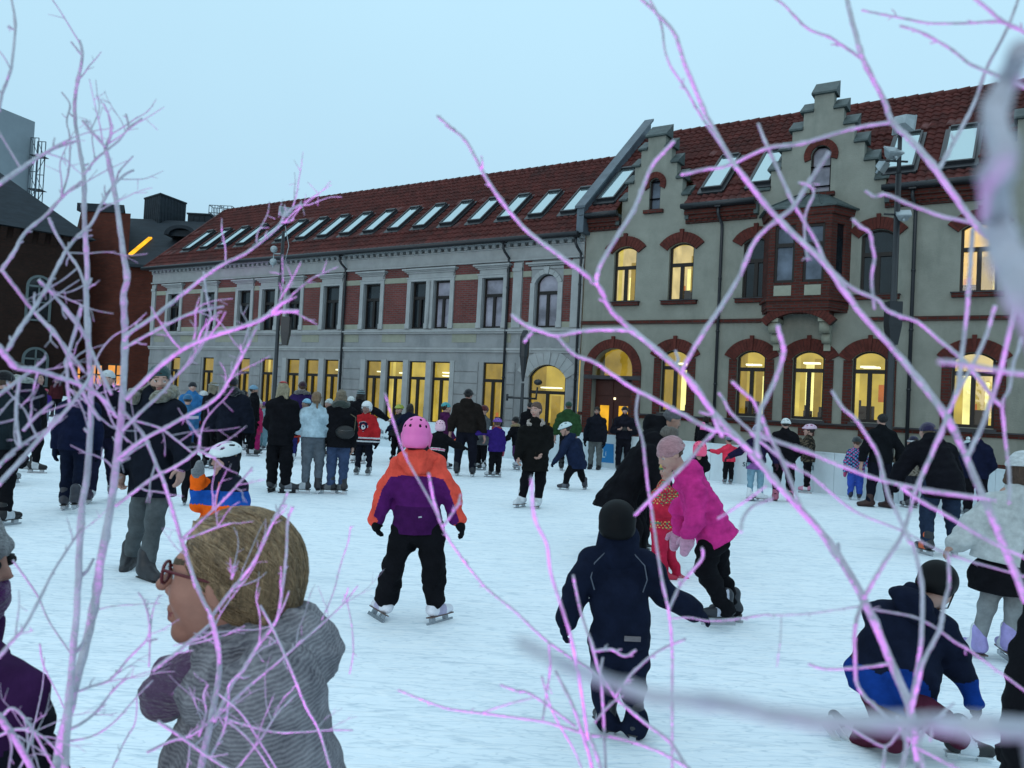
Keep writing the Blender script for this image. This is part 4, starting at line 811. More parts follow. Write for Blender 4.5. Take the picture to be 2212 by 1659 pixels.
    def obj(s,name,V,Q,mats,mi=None,parent=None,extra=None):
        V=list(map(tuple,V)); F=[tuple(q) for q in Q]; mi=list(mi) if mi is not None else [0]*len(F)
        if extra:
            n=len(V); V+=extra.v; F+=[tuple(i+n for i in f) for f in extra.f]; mi+=extra.m
        return mesh_obj(name,V,F,mats,parent or s.root,mi,True)
    def hp(s,p): return s.J['hd']+s.HF@(np.array(p,float)*s.hh)
    def garment(s,name,prims,mats,wr=.004,cut=(),sub=(),colfn=None,h=None,extra=None,parent=None,wf=1.):
        V,Q=sdf_mesh(prims,h or s.h,cut,sub,wr*min(1,s.H/1.5+.2),wf,s.seed)
        mi=None
        if colfn is not None and len(Q): C=V[Q].mean(1); mi=colfn(C).astype(int)
        return s.obj(name,V,Q,mats if isinstance(mats,list) else [mats],mi,parent,extra)
    # ---- body
    def body(s,skin=(.42,.26,.20),hands=True,brow=(.08,.05,.03),detail=False,curl=.7,eyes=True,beard=None,nose=1.,onlyhead=False,lips=(.30,.11,.10)):
        J,H,hh=s.J,s.H,s.hh; c=[]; P=s.hp; R=s.HF; e=lambda p,r,k=.03: Ell(P(p),np.array(r)*hh,R,k*hh)
        k=lambda a,b,ra,rb,kk=.06: Cone(P(a),P(b),ra*hh,rb*hh,None,kk*hh)
        c+=[e((0,-.07,.13),(.335,.41,.365)),e((0,.09,-.14),(.27,.30,.335),.12),e((0,.295,-.41),(.105,.095,.085),.12)]
        c+=[k((0,.36,.08),(0,.455+.045*(nose-1)/.3,-.085),.034,.050,.05),e((.06*nose,.40,-.10),(.04,.045,.035),.03),e((-.06*nose,.40,-.10),(.04,.045,.035),.03)]
        c+=[k((-.17,.315,.125),(.17,.315,.125),.05,.05,.1),e((.16,.25,-.09),(.12,.11,.12),.12),e((-.16,.25,-.09),(.12,.11,.12),.12)]
        c+=[k((-.07,.385,-.232),(.07,.385,-.232),.037,.037,.02),k((-.055,.378,-.297),(.055,.378,-.297),.04,.04,.02)]
        c+=[e((.335,-.03,-.0),(.035,.10,.14),.03),e((-.335,-.03,-.0),(.035,.10,.14),.03)]
        c+=[Cone(P((0,-.10,-.25)),J['neck'],.20*hh,.24*hh,None,.08*hh)]
        sub=[e((.145,.42,.035),(.085,.09,.06)),e((-.145,.42,.035),(.085,.09,.06))] if s.h<.3*hh else []
        c2=[e((.145,.305,.03),(.07,.07,.065),0),e((-.145,.305,.03),(.07,.07,.065),0)]
        if not onlyhead:
            c+=[Cone(J['neck']-s.up*.03*H,J['pel'],.06*H,.065*H,s.M(1.2,.8),.05)]
            for n in 'lr':
                c+=[Cone(J['neck']-s.up*.03*H,J['sh'+n],.035*H,.032*H,None,.03),Cone(J['sh'+n],J['el'+n],.03*H,.024*H),Cone(J['el'+n],J['wr'+n],.025*H,.017*H)]
                c+=[Cone(J['hip'+n],J['kn'+n],.05*H,.032*H),Cone(J['kn'+n],J['an'+n],.034*H,.022*H)]
        ex=MB()
        if hands:
            for n,sg in (('l',-1),('r',1)):
                pm,ch=hand_tubes(J['wr'+n],J['hd'+n],sg,H*1.02,1.,curl,s.fw); c.append(pm)
                for p,r in ch: ex.tube(p,r,6)
        h=s.h
        V,Q=sdf_mesh(c+c2,h,(),sub and [] or [],0) if not sub else sdf_mesh2(c,sub,c2,h)
        C=V[Q].mean(1); L=((C-J['hd'])@R)/hh; mi=np.zeros(len(Q),int)
        x,y,z=np.abs(L[:,0]),L[:,1],L[:,2]; hd=(np.abs(L)<.75).all(1)
        eye=hd&(np.hypot((x-.145)/.062,(z-.03)/.038)<1)&(y>.30); mi[eye]=1
        mi[hd&(np.hypot((x-.145)/.03,(z-.03)/.034)<1)&(y>.3)]=2
        mi[hd&(x>.055)&(x<.235)&(np.abs(z-.125-.03*np.sin(x*12))<.022)&(y>.27)]=2
        mi[hd&(x<.10-.35*np.abs(z+.26))&(np.abs(z+.26)<.06)&(y>.30)]=3
        if beard is not None: mi[hd&(z<-.17)&(y>.0)&(mi==0)&~((x<.12)&(np.abs(z+.26)<.05))&(z>-.56)]=4
        mats=[fab(skin,'skin'),mat_eye(),fab(brow,'hair'),fab(lips,'skin'),fab(beard or brow,'hair')]
        s.bodyobj=s.obj('body',V,Q,mats,mi,None,ex if ex.v else None); return s
    # ---- clothes
    def jacket(s,col,fit=1.,hem=.0,flare=1.,cols=None,colfn=None,collar=True,hood=False,sleeve=1.,wr=.005,name='jacket',puff=0.,chest=1.,cuff=True,depth=.80,kind='cloth'):
        fit=1+(fit-1)*.62; sleeve=1+(sleeve-1)*.6; J,H=s.J,s.H; up=s.up; k=.035*H; b=J['pel']-up*hem*H
        if hem>.06: b=J['pel']+(up*-.06+np.array([0,0,-(hem-.06)]))*H
        w=(.108 if s.child else .099)*H*fit; c=[Cone(J['chest'],J['pel'],w*chest,w*.98*(1 if hem<.06 else flare**.3),s.M(1.08,depth),k)]
        c.append(Cone(J['pel'],b,w*.98,w*1.02*flare,s.M(1.05,depth+.06),k))
        c+=[Cone(J['neck']-up*.03*H,J['sh'+n],.056*H*fit,.047*H*fit,None,k) for n in 'lr']; c.append(Cone(J['chest'],J['neck']-up*.015*H,w*.98,.055*H,s.M(1.0,depth),k))
        for n in 'lr':
            a=(.050 if s.child else .046)*H*fit*sleeve; c+=[Cone(J['sh'+n],J['el'+n],a*1.05,a*.93,None,k*.8),Cone(J['el'+n],J['wr'+n]-J['hd'+n]*.004*H,a*.93,a*.74,None,k*.6)]
            if puff:
                for t in (.2,.5,.8): c.append(Ell(J['sh'+n]+(J['el'+n]-J['sh'+n])*t,(a*1.12,)*3,None,.01)); c.append(Ell(J['el'+n]+(J['wr'+n]-J['el'+n])*t,(a*1.05,)*3,None,.01))
        if puff:
            for t in np.linspace(0.05,.95,6): p=J['pel']+(J['chest']-J['pel'])*t*1.1; c.append(Cone(p-s.rt*w*.35,p+s.rt*w*.35,w*.78,w*.78,s.M(1.1,depth),.008))
        if collar: c.append(Cone(J['neck']-up*.02*H,J['neck']+up*.032*H,.058*H,.05*H,s.M(1.,1.),.02*H))
        if hood: c+=[Ell(J['neck']-s.fw*.055*H+up*.01*H,(.085*H,.055*H,.06*H),np.stack([s.rt,s.fw,up],1),.02*H)]
        cut=[Half(b-up*.0,-up if hem<.06 else (0,0,-1))]
        s.garment(name,c,cols or fab(col,kind),wr,cut=cut,colfn=colfn); return s
    def hoodfur(s,col,r=.026,w=.10):
        J,H=s.J,s.H; c=[]; R=np.stack([s.rt,s.fw,s.up],1)
        for k in range(18):
            a=math.pi*(1.5*k/17-.25)+math.pi; p=J['neck']+s.up*.035*H+R@np.array([w*H*math.cos(a)*.82,.085*H*math.sin(a)+.012*H,-.022*H*math.sin(a)-.012*H]); c.append(Ell(p,(r*H*s.r.uniform(.8,1.25),)*3,None,.02))
        s.garment('fur_trim',c,fab(col,'fur'),.006,wf=3.); return s
    def hoodup(s,col,cut=.17,r=1.):
        P=s.hp; e=lambda p,rr: Ell(P(p),np.array(rr)*s.hh*r,s.HF,.05*s.hh)
        c=[e((0,-.12,.1),(.44,.50,.48)),Cone(P((0,-.15,-.1)),s.J['neck'],.38*s.hh,.36*s.hh,None,.08*s.hh)]
        s.garment('hood',c,fab(col),.004,cut=[Half(P((0,cut,.0)),s.HF@np.array([0,1,-.15]))]); return s
    def skirt(s,col,length=.2,flare=1.6,name='skirt'):
        J,H=s.J,s.H; c=[Cone(J['pel']+s.up*.04*H,J['pel']-np.array([0,0,length*H]),.085*H,.085*H*flare,s.M(1.05,.9),.03)]
        s.garment(name,c,fab(col),.006,cut=[Half(J['pel']-np.array([0,0,length*H]),(0,0,-1))]); return s
    def trousers(s,col,fit=1.,cols=None,colfn=None,wr=.005,flare=1.,name='trousers',end=-.012):
        fit=1+(fit-1)*.7; J,H=s.J,s.H; c=[Cone(J['pel']+s.up*.03*H,J['pel']-s.up*.01*H,.082*H*min(fit,1.15),.085*H*min(fit,1.15),s.M(1.1,.85),.03)]
        for n in 'lr':
            a=.062*H*fit; d=unit(J['an'+n]-J['kn'+n]); c+=[Cone(J['hip'+n],J['kn'+n],a*1.08,a*.80,None,.02*H),Cone(J['kn'+n],J['an'+n]+d*end*H,a*.80,a*.62*flare,None,.02*H)]
        s.garment(name,c,cols or fab(col),wr,colfn=colfn); return s
    def feet(s,col=(.02,.02,.025),accent=(.45,.47,.5),fig=False,tilt=None,blade=(.35,.37,.4),roll=(0,0),sole=None):
        """ice skates (boot > sole, blade) or plain shoes"""
        J,H=s.J,s.H; L=.145*H; sc=H/1.6
        for k,n in enumerate('lr'):
            f=unit(J['ft'+n]); a=J['an'+n]; dn=unit(np.cross(np.cross(f,unit(J['kn'+n]-a)),f)*-1.); dn=-np.array([0,0,1.]) if tilt is None or tilt[k] is None else unit(tilt[k]); dn=unit(dn-f*(dn@f)); r=np.cross(f,-dn)
            if roll[k]: th=rad(roll[k]); dn,r=dn*math.cos(th)+r*math.sin(th),r*math.cos(th)-dn*math.sin(th)
            b=a+dn*.030*H
            c=[Cone(a-dn*.068*H-f*.006*H,a+dn*.01*H,.038*H,.037*H,None,.02*H),Cone(a+dn*.012*H-f*.028*H,b+f*L*.72-dn*.002*H,.033*H,.024*H,None,.02*H),Cone(a+dn*.0*H,b+f*L*.4,.034*H,.028*H,None,.02*H)]
            cut=[Half(b+dn*.016*H,dn)]
            fc=(lambda C,a=a,f=f,H=H,r=r: ((np.abs((C-a)@r)>.018*H)&((C-a)@f>-.01*H)&((C-a)@f<.055*H)).astype(int)) if accent is not None and s.skate else None
            o=s.garment('skate' if s.skate else 'shoe',c,[fab(col,'boot'),fab(accent or col,'boot')],0.,cut=cut,colfn=fc,h=min(s.h,.012))
            m=MB(); z0=b+dn*.016*H; Fp=lambda x,y,z: z0+f*x*H+r*y*H+dn*z*sc
            def slab(x0,x1,w,za,zb,mi=0): m.hexa([Fp(x0,-w,za),Fp(x1,-w,za),Fp(x1,w,za),Fp(x0,w,za)],[Fp(x0,-w,zb),Fp(x1,-w,zb),Fp(x1,w,zb),Fp(x0,w,zb)],mi)
            slab(-.055,L/H*.80,.021,.0,.010); sole_=m.build('sole',fab(sole or ((.03,.03,.03) if not fig else (.10,.06,.05)),'boot'),o)
            if s.skate:
                m=MB(); zb=s.sk/sc
                if fig: slab(-.045,-.02,.012,.010,.045); slab(L/H*.4,L/H*.55,.012,.010,.045); slab(-.075,L/H*.85,.004,.045,zb+.002)
                else: slab(-.05,-.01,.014,.010,.05); slab(L/H*.42,L/H*.66,.014,.010,.05); slab(-.03,L/H*.6,.008,.042,.052); slab(-.062,L/H*.88,.004,.05,zb+.002)
                m.build('blade',fab(blade,'steel') if fig else fab(blade,'shell'),o)
        return s
    # ---- head wear
    def hair(s,col,style='short',length=.3):
        s.haired=True
        P=s.hp; hh=s.hh; R=s.HF; e=lambda p,r,k=.04: Ell(P(p),np.array(r)*hh,R,k*hh); K=lambda a,b,ra,rb,k=.08: Cone(P(a),P(b),ra*hh,rb*hh,None,k*hh)
        c=[e((0,-.09,.15),(.375,.445,.39))]; cut=[]; sub=[e((0,.34,-.10),(.30,.22,.36))]
        if style in('long','tail','bun'): c+=[e((0,-.18,-.08),(.36,.33,.36))]
        if style=='long':
            for x in (-.3,-.15,0,.15,.3): c.append(K((x,-.16-.1*(abs(x)<.2),-.1),(x*1.25,-.22,-.3-length*2.2),.15,.11))
            for x in (-.33,.33): c.append(K((x,.05,.05),(x*1.1,.02,-.35-length*1.2),.09,.07))
        if style=='tail': c+=[e((0,-.46,.22),(.13,.13,.13)),K((0,-.52,.2),(0,-.56,-.1),.13,.15),K((0,-.56,-.1),(.02,-.45,-.5-length),.15,.06)]
        if style=='bun': c+=[e((0,-.45,-.2),(.17,.15,.15))]
        if style=='curly':
            for q in range(26): a=s.r.uniform(0,6.3); z=s.r.uniform(-.3,.45); rr=math.sqrt(max(.05,1-(z/.55)**2)); c.append(e((.36*rr*math.cos(a),-.1+.36*rr*math.sin(a)*(1 if math.sin(a)<0 else .5),z+.08),(.12,.12,.12),.02))
        s.garment('hair',c,fab(col,'hair'),.0035,sub=sub,wf=2.2); return s
    def beanie(s,col,brim=True,pom=None,cols=None,colfn=None,low=.02,tall=1.,headband=False):
        if not s.haired: s.hair(s.r.choice((BRH,DKH,DKH,(.16,.11,.07))),'short')
        P=s.hp; hh=s.hh; R=s.HF; e=lambda p,r,k=.04: Ell(P(p),np.array(r)*hh,R,k*hh)
        c=[e((0,-.09,.17),(.40,.47,.42*tall))]
        if brim:
            for q in range(14): a=q*math.pi/7; c.append(e((.37*math.cos(a),-.08+.43*math.sin(a),low+.10+.05*math.sin(a)),(.09,.09,.10),.05))
        cut=[Half(P((0,0,low)),R@np.array([0,-.12,-1]))]
        if headband: cut.append(Half(P((0,0,.30)),R@np.array([0,0,1.])))
        if pom is not None: c.append(e((0,-.12,.72*tall),(.17,.17,.16),.02))
        cf=colfn or ((lambda C: (((C-s.J['hd'])@R)[:,2]/hh>.56*tall).astype(int)) if pom is not None else None)
        s.garment('knit_hat',c,cols or [fab(col,'knit'),fab(pom or col,'fur')],.002,cut=cut,colfn=cf); return s
    def helmet(s,col,style='skate',vent=(.01,.01,.012),cols=None):
        """style: skate (smooth shell), hockey (round, low with vents), bike (vented, visor)"""
        if not s.haired: s.hair(s.r.choice((BRH,DKH,(.16,.11,.07))),'short')
        P=s.hp; hh=s.hh; R=s.HF; e=lambda p,r,k=.03: Ell(P(p),np.array(r)*hh,R,k*hh); h=min(s.h,.013)
        inv=lambda C:((C-s.J['hd'])@R)/hh
        if style=='bike':
            c=[e((0,-.10,.24),(.47,.60,.40)),e((0,.42,.22),(.36,.22,.07),.08)]; cut=[Half(P((0,0,.13)),R@np.array([0,-.10,-1]))]
            sub=[e((x,y,z),(.05,ry,.06)) for x in (-.30,-.11,.11,.30) for y,ry,z in ((.20,.14,.58-.42*abs(x)),(-.22,.15,.62-.42*abs(x)),(-.52,.10,.50-.35*abs(x)))]
            def cf(C): q=inv(C); n=np.sqrt(((q-[0,-.10,.24])**2/np.array([.47,.60,.40])**2).sum(1)); return ((n<.93)&(q[:,1]<.35)|(q[:,2]<.15)).astype(int)
        elif style=='hockey':
            c=[e((0,-.09,.14),(.44,.52,.48)),e((0,-.22,-.14),(.42,.38,.36)),Cone(P((-.4,-.02,.02)),P((-.37,.02,-.28)),.10*hh,.08*hh,None,.08*hh),Cone(P((.4,-.02,.02)),P((.37,.02,-.28)),.10*hh,.08*hh,None,.08*hh)]
            cut=[]; sub=[e((0,.46,-.22),(.34,.42,.40)),Half(P((0,0,-.42)),R@np.array([0,0,1.]))]
            holes=[]
            for az,el in [(a,18) for a in (-52,-22,22,52,-95,95,140,-140)]+[(a,46) for a in (-30,30,-75,75,150,-150)]+[(a,70) for a in (-60,60)]:
                A_,B_=rad(az),rad(el); holes.append((.44*math.sin(A_)*math.cos(B_),-.09-.52*math.cos(A_)*math.cos(B_),.14+.48*math.sin(B_)))
            sub=[e((0,.46,-.22),(.34,.42,.40))]+[e(p,(.04,.045,.045)) for p in holes]
            cut=[Half(P((0,0,-.40)),R@np.array([0,0,-1.]))]
            def cf(C):
                q=inv(C); m=np.zeros(len(q),bool)
                for p in holes: m|=(((q-np.array(p))**2/np.array([.046,.052,.052])**2).sum(1)<1)
                return m.astype(int)
        else:
            c=[e((0,-.09,.17),(.45,.53,.46)),e((0,-.20,-.05),(.44,.40,.32),.05)]; sub=[e((0,.50,-.22),(.40,.50,.34)),e((.16,.15,.66),(.03,.09,.06)),e((-.16,.15,.66),(.03,.09,.06)),e((0,.2,.68),(.03,.08,.06)),e((.2,-.4,.56),(.04,.05,.05)),e((0,-.46,.58),(.04,.05,.05)),e((-.2,-.4,.56),(.04,.05,.05))]
            cut=[Half(P((0,0,-.22)),R@np.array([0,.25,-1]))]
            def cf(C): q=inv(C); n=np.sqrt(((q-[0,-.09,.17])**2/np.array([.45,.53,.46])**2).sum(1)); return ((n<.93)&(q[:,2]>.3)).astype(int)
        o=s.garment('helmet',c,cols or [fab(col,'shell'),fab(vent,'shell')],0.,cut=cut,sub=sub,colfn=cf,h=h)
        m=MB()
        for x in (-.39,.39): m.tube([P((x,0,-.1)),P((x*.7,.16,-.42)),P((0,.22,-.50))],.018*hh,5)
        m.build('chin_strap',fab((.015,.015,.018)),o); s.hel=o; return s
    def gloves(s,col,mitt=False,which='lr',fat=1.35,curl=.7):
        J,H=s.J,s.H
        for n,sg in (('l',-1),('r',1)):
            if n not in which: continue
            pm,ch=hand_tubes(J['wr'+n],J['hd'+n],sg,H*1.02,fat,curl,s.fw); ex=MB(); c=[pm,Cone(J['wr'+n]-J['hd'+n]*.008*H,J['wr'+n]+J['hd'+n]*.015*H,.026*H,.025*H,None,.01)]
            if mitt: c+=[Cone(J['wr'+n]+J['hd'+n]*.03*H,J['wr'+n]+J['hd'+n]*.085*H,.034*H,.024*H,None,.02)]; p,r=ch[-1]; ex.tube(p,np.array(r)*1.4,7)
            else:
                for p,r in ch: ex.tube(p,np.array(r)*1.1,7)
            s.garment('mitten' if mitt else 'glove',c,fab(col,'knit' if mitt else 'cloth'),.001,extra=ex,h=min(s.h,.012))
        return s
    def scarf(s,col,r=.03,w=.062,kind='knit',name='scarf'):
        J,H=s.J,s.H; c=[]; R=np.stack([s.rt,s.fw,s.up],1)
        for k in range(16):
            a=k*math.pi/8; c.append(Ell(J['neck']+s.up*.035*H+R@np.array([w*H*math.cos(a),w*H*math.sin(a),.008*H*math.sin(3*a)]),(r*H,)*3,None,.03))
        s.garment(name,c,fab(col,kind),.004,wf=2.); return s
def sdf_mesh2(c,sub,c2,h):
    """union c, minus sub, plus c2 (eyeballs)"""
    class U:
        def __init__(s,ps): s.ps=ps
    lo=np.min([p.box()[0] for p in c],0)-2*h-.01; hi=np.max([p.box()[1] for p in c],0)+2*h+.01
    n=np.ceil((hi-lo)/h).astype(int)+1; G=np.stack(np.meshgrid(*[lo[i]+np.arange(n[i])*h for i in range(3)],indexing='ij'),-1); F=np.full(n,9.)
    def rg(p):
        a,b=p.box(); m=.05+3*h; i0=np.clip(np.floor((a-m-lo)/h).astype(int),0,n); i1=np.clip(np.ceil((b+m-lo)/h).astype(int)+1,0,n); return tuple(slice(x,y) for x,y in zip(i0,i1))
    for p in c: sl=rg(p); F[sl]=smin(F[sl],p.ev(G[sl]),p.k)
    for p in sub: sl=rg(p); F[sl]=np.maximum(F[sl],-p.ev(G[sl]))
    for p in c2: sl=rg(p); F[sl]=np.minimum(F[sl],p.ev(G[sl]))
    return nets(F,lo,h)
_eye=[]
def mat_eye():
    if not _eye: _eye.append(mat('eye_white',(.45,.43,.42),.2,.05,5.))
    return _eye[0]
# bits worn over the clothes
def strip(s,name,pts,r,m,n=6,parent=None): mb=MB(); mb.tube(pts,r,n); return mb.build(name,m,parent or s.root)
# ------------------------------------------------------------------ the people
BLK=(.006,.006,.008); NVY=(.007,.010,.024); CHA=(.02,.021,.025); SK=(.40,.235,.19); SKD=(.28,.16,.12)
BLOND=(.26,.19,.11); DKH=(.016,.011,.008); BRH=(.09,.05,.03); JEAN=(.035,.055,.11); GRY=(.10,.115,.13)
DN=((.16,.02,-1),(.06,.12,-1)); REST=(DN,DN); WALK=(((.05,.28,-1),(.02,-.15,-1)),((.05,-.2,-1),(.02,-.5,-1))); STEP=(((.05,-.18,-1),(.02,-.55,-1)),((.05,.3,-1),(.02,-.1,-1)))
POCK=(((.32,-.08,-1),(-.25,.55,-.55)),)*2; HOLD=(((.2,.05,-1),(-.2,.9,-.1)),)*2; WIDE=(((.7,0,-1),(.55,.1,-1)),)*2
SOCK=(.55,.60,.63)
def A2(l,r): return (l,r)
# ---- child with the pink helmet, seen from behind
f=Fig('child in pink hockey helmet with orange and purple ski jacket, seen from behind',890,1343,top=910,child=True,h=.0065)
f.put(hd=(900,942,.02),neck=(903,978,0),shl=(867,1006,0),shr=(938,1006,0),ell=(832,1060,-.02),elr=(970,1062,-.02),wrl=(812,1119,-.06),wrr=(989,1122,-.02),pel=(901,1138,0),chest=(902,1060,0),
 hipl=(875,1150,0),hipr=(930,1150,0),knl=(851,1217,-.05),knr=(938,1217,-.03),anl=(834,1304,.05),anr=(940,1310,.02))
f.J['ftl']=unit([-.55,.85,0]); f.J['ftr']=unit([.6,.8,0]); f.J['hdl']=unit([.12,.1,-1]); f.J['hdr']=unit([.45,0,-1]); f.look(0,-6)
OR=(.66,.075,.05); PU=(.075,.010,.095); PUD=(.045,.007,.06)
def jc(C,f=f):
    q=C-f.J['pel']; up=q[:,2]; x=np.abs(q[:,0]); tot=f.J['neck'][2]-f.J['pel'][2]; m=np.where(up<.30*tot,2,1)
    yoke=(up>tot*.76-.10*np.abs(x)/.2*tot)&(x<.32)|(up>.70*tot)
    for n in 'lr':
        a,b,c=f.J['sh'+n],f.J['el'+n],f.J['wr'+n]; o=np.sign(a[0]); ax=np.where((C[:,2]>b[2])[:,None],a+(b-a)*np.clip((C-a)@unit(b-a)/np.linalg.norm(b-a),0,1)[:,None],b+(c-b)*np.clip((C-b)@unit(c-b)/np.linalg.norm(c-b),0,1)[:,None])
        onarm=(np.linalg.norm(C-ax,axis=1)<.115)&(C[:,2]<a[2]-.03)&(o*C[:,0]>o*a[0]-.0); m[onarm&(o*(C[:,0]-ax[:,0])>.012)]=0; m[onarm&(o*(C[:,0]-ax[:,0])<=.012)]=1
        m[(np.linalg.norm(C-c,axis=1)<.055)]=0
    m[yoke&(C[:,2]>f.J['shl'][2]-.075)]=0
    return m
f.body(hands=False).jacket(OR,fit=1.04,hem=.03,flare=1.02,cols=[fab(OR),fab(PU),fab(PUD)],colfn=jc,collar=False,wr=.007,sleeve=1.12)
f.garment('hood',[Ell(f.J['neck']+np.array([0,-.075,-.05]),(.135,.06,.085),None,.02),Ell(f.J['neck']+np.array([0,-.085,-.10]),(.085,.05,.06),None,.05)],fab(OR),.006)
f.garment('collar',[Cone(f.J['neck']+[0,0,-.02],f.J['neck']+[0,.0,.035],.085,.078,None,.02)],fab(CHA),.002)
f.trousers(BLK,1.22,wr=.008,end=-.03,flare=1.3).gloves(BLK,fat=1.5).feet((.66,.66,.72),(.40,.36,.50),True,roll=(-14,12),tilt=((-.35,0,-1),None)).helmet((.78,.16,.44),'hockey',(.02,.005,.012))
o=strip(f,'jacket_badge',[f.J['pel']+np.array([.02,-.135,.09]),f.J['pel']+np.array([.045,-.135,.095])],.006,fab((.4,.4,.45)))
# ---- small child in the black helmet
f=Fig('toddler in dark navy snowsuit and matt black helmet, back turned, one arm out',1335,1588,top=1080,child=True,h=.0085,hs=1.12)
f.put(hd=(1333,1135,0),neck=(1335,1182,0),shl=(1278,1215,0),shr=(1392,1215,0),ell=(1243,1285,0),elr=(1432,1282,.05),wrl=(1225,1342,0),wrr=(1500,1322,.10),pel=(1337,1385,0),chest=(1337,1290,0),
 hipl=(1312,1400,0),hipr=(1366,1400,0),knl=(1308,1480,.05),knr=(1370,1478,-.04),anl=(1312,1545,.02),anr=(1372,1556,-.04))
f.J['ftl']=unit([-.3,.9,0]); f.J['ftr']=unit([.3,.9,0]); f.J['hdl']=unit([-.15,.1,-1]); f.J['hdr']=unit([.9,.2,-.45]); f.look(-8,-4)
f.body(hands=False).jacket(NVY,fit=1.22,hem=.02,wr=.007,sleeve=1.2,collar=False).trousers(NVY,1.30,wr=.008,end=.02,flare=1.2).gloves(NVY,fat=1.6).feet((.03,.03,.035),(.3,.32,.34),False).helmet((.005,.005,.006),'skate',(.001,.001,.001))
f.garment('collar',[Cone(f.J['neck']+[0,0,-.035],f.J['neck']+[0,.01,.04],.105,.098,f.M(1.1,.85),.02)],fab(NVY),.003)
for sg in (-1,1): strip(f,'reflective_piping',[f.J['neck']+np.array([sg*.075,-.068,-.02]),f.J['neck']+np.array([sg*.125,-.083,-.07]),f.J['neck']+np.array([sg*.14,-.088,-.14]),f.J['neck']+np.array([sg*.12,-.095,-.2])],.0035,fab((.10,.11,.14)))
mb=MB(); mb.box(-.015,.065,-.004,.004,-.012,.012); o=mb.build('back_label',fab((.16,.14,.15)),f.root); o.location=f.J['pel']+np.array([.02,-.142,.055])
# ---- girl in magenta jacket leaning forward
f=Fig('girl in magenta jacket and pale pink hat skating bent forward beside a toddler in red',1525,1350,H=1.42,yaw=90,child=True,h=.0095)
f.put(hd=(1448,982,-.05),neck=(1478,1030,0),shl=(1503,1062,-.12),shr=(1508,1052,.12),ell=(1500,1120,-.20),elr=(1470,1100,.15),wrl=(1488,1160,-.16),wrr=(1465,1150,.12),pel=(1542,1150,0),chest=(1512,1085,0),
 hipl=(1538,1165,-.07),hipr=(1545,1165,.07),knl=(1522,1225,-.1),knr=(1552,1230,.12),anl=(1566,1312,-.1),anr=(1582,1308,.14))
f.J['ftl']=unit([-.1,1,0]); f.J['ftr']=unit([.3,1,0]); f.J['hdl']=unit(rotz(-f.yaw)@np.array([-.25,0,-1])); f.J['hdr']=f.J['hdl']; f.look(18,-28)
MG=(.50,.028,.20)
f.body(SK,hands=False,brow=BRH).hair(BRH,'short').jacket(MG,fit=1.18,hem=.05,flare=1.12,wr=.007,hood=True,sleeve=1.08).trousers(BLK,1.2,wr=.008,end=.01,flare=1.15).gloves((.50,.25,.36),True).feet((.02,.022,.03),(.4,.42,.5),False).beanie((.36,.19,.21),True)
mb=MB(); mb.box(-.012,.012,-.004,.004,-.006,.006); o=mb.build('sleeve_badge',fab((.7,.2,.05)),f.root); o.location=f.J['ell']+np.array([-.055,.0,-.02]); o.rotation_euler=(0,0,rad(90))
# ---- red toddler being led
f=Fig('toddler in red patterned snowsuit held between bending adults',1438,1248,H=1.0,yaw=120,child=True,h=.011,skate=False,hs=1.05)
f.put(hd=(1441,1015,0),neck=(1434,1052,0),shl=(1418,1072,-.08),shr=(1456,1072,.08),ell=(1425,1105,-.16),elr=(1474,1095,.05),wrl=(1452,1108,-.2),wrr=(1490,1085,.05),pel=(1432,1140,0),chest=(1432,1100,0),hipl=(1424,1150,-.05),hipr=(1443,1150,.05),knl=(1425,1200,-.06),knr=(1448,1195,.06),anl=(1436,1240,-.05),anr=(1462,1243,.05))
f.J['ftl']=f.J['ftr']=unit(rotz(-f.yaw)@np.array([.9,-.3,0])); RD=(.42,.018,.045)
def rc_(C,f=f):
    q=C-f.J['pel']; m=np.zeros(len(C),int); b=((q[:,2]>.0)&(q[:,2]<.075))|(q[:,2]>.24); m[b&(np.sin(C[:,0]*150+C[:,1]*120)*np.sin(C[:,2]*170)>.55)]=1; m[b&(np.sin(C[:,0]*95-C[:,1]*120+2)*np.sin(C[:,2]*110+1)>.5)]=2; return m
f.look(-10,-15).body(SK,hands=False).jacket(RD,fit=1.22,hem=.03,cols=[fab(RD),fab((.55,.42,.12)),fab((.05,.2,.12))],colfn=rc_,sleeve=1.15,wr=.006).trousers((.40,.016,.05),1.35,wr=.008).gloves((.40,.016,.05),True).feet((.36,.015,.045),None)
f.beanie((.05,.14,.06),True,cols=[fab((.05,.16,.07),'knit'),fab((.5,.30,.06),'knit')],colfn=lambda C:(np.sin(C[:,2]*70)>.3).astype(int))
# ---- adults bending over the toddler
f=Fig('woman in long black coat bending low with curly grey hair',1375,1215,H=1.66,yaw=-75,h=.012)
f.put(hd=(1446,948,.05),neck=(1420,968,.05),shl=(1408,985,.18),shr=(1400,990,-.18),ell=(1430,1040,.25),elr=(1420,1050,-.2),wrl=(1450,1090,.25),wrr=(1438,1100,-.15),pel=(1340,1065,0),chest=(1385,1000,0),hipl=(1345,1075,.1),hipr=(1345,1075,-.1),knl=(1382,1140,.1),knr=(1372,1145,-.12),anl=(1384,1212,.1),anr=(1366,1216,-.12))
f.look(-75+70,-35).body(SK,brow=(.1,.09,.08)).hair((.13,.115,.10),'curly').jacket(BLK,fit=1.3,hem=.10,flare=1.25,wr=.008,hood=True).trousers(BLK,1.05).feet(BLK,(.1,.1,.12))
f=Fig('man with grey cropped hair and dark coat leaning over behind the bending woman',1415,1185,H=1.80,yaw=-80,h=.012)
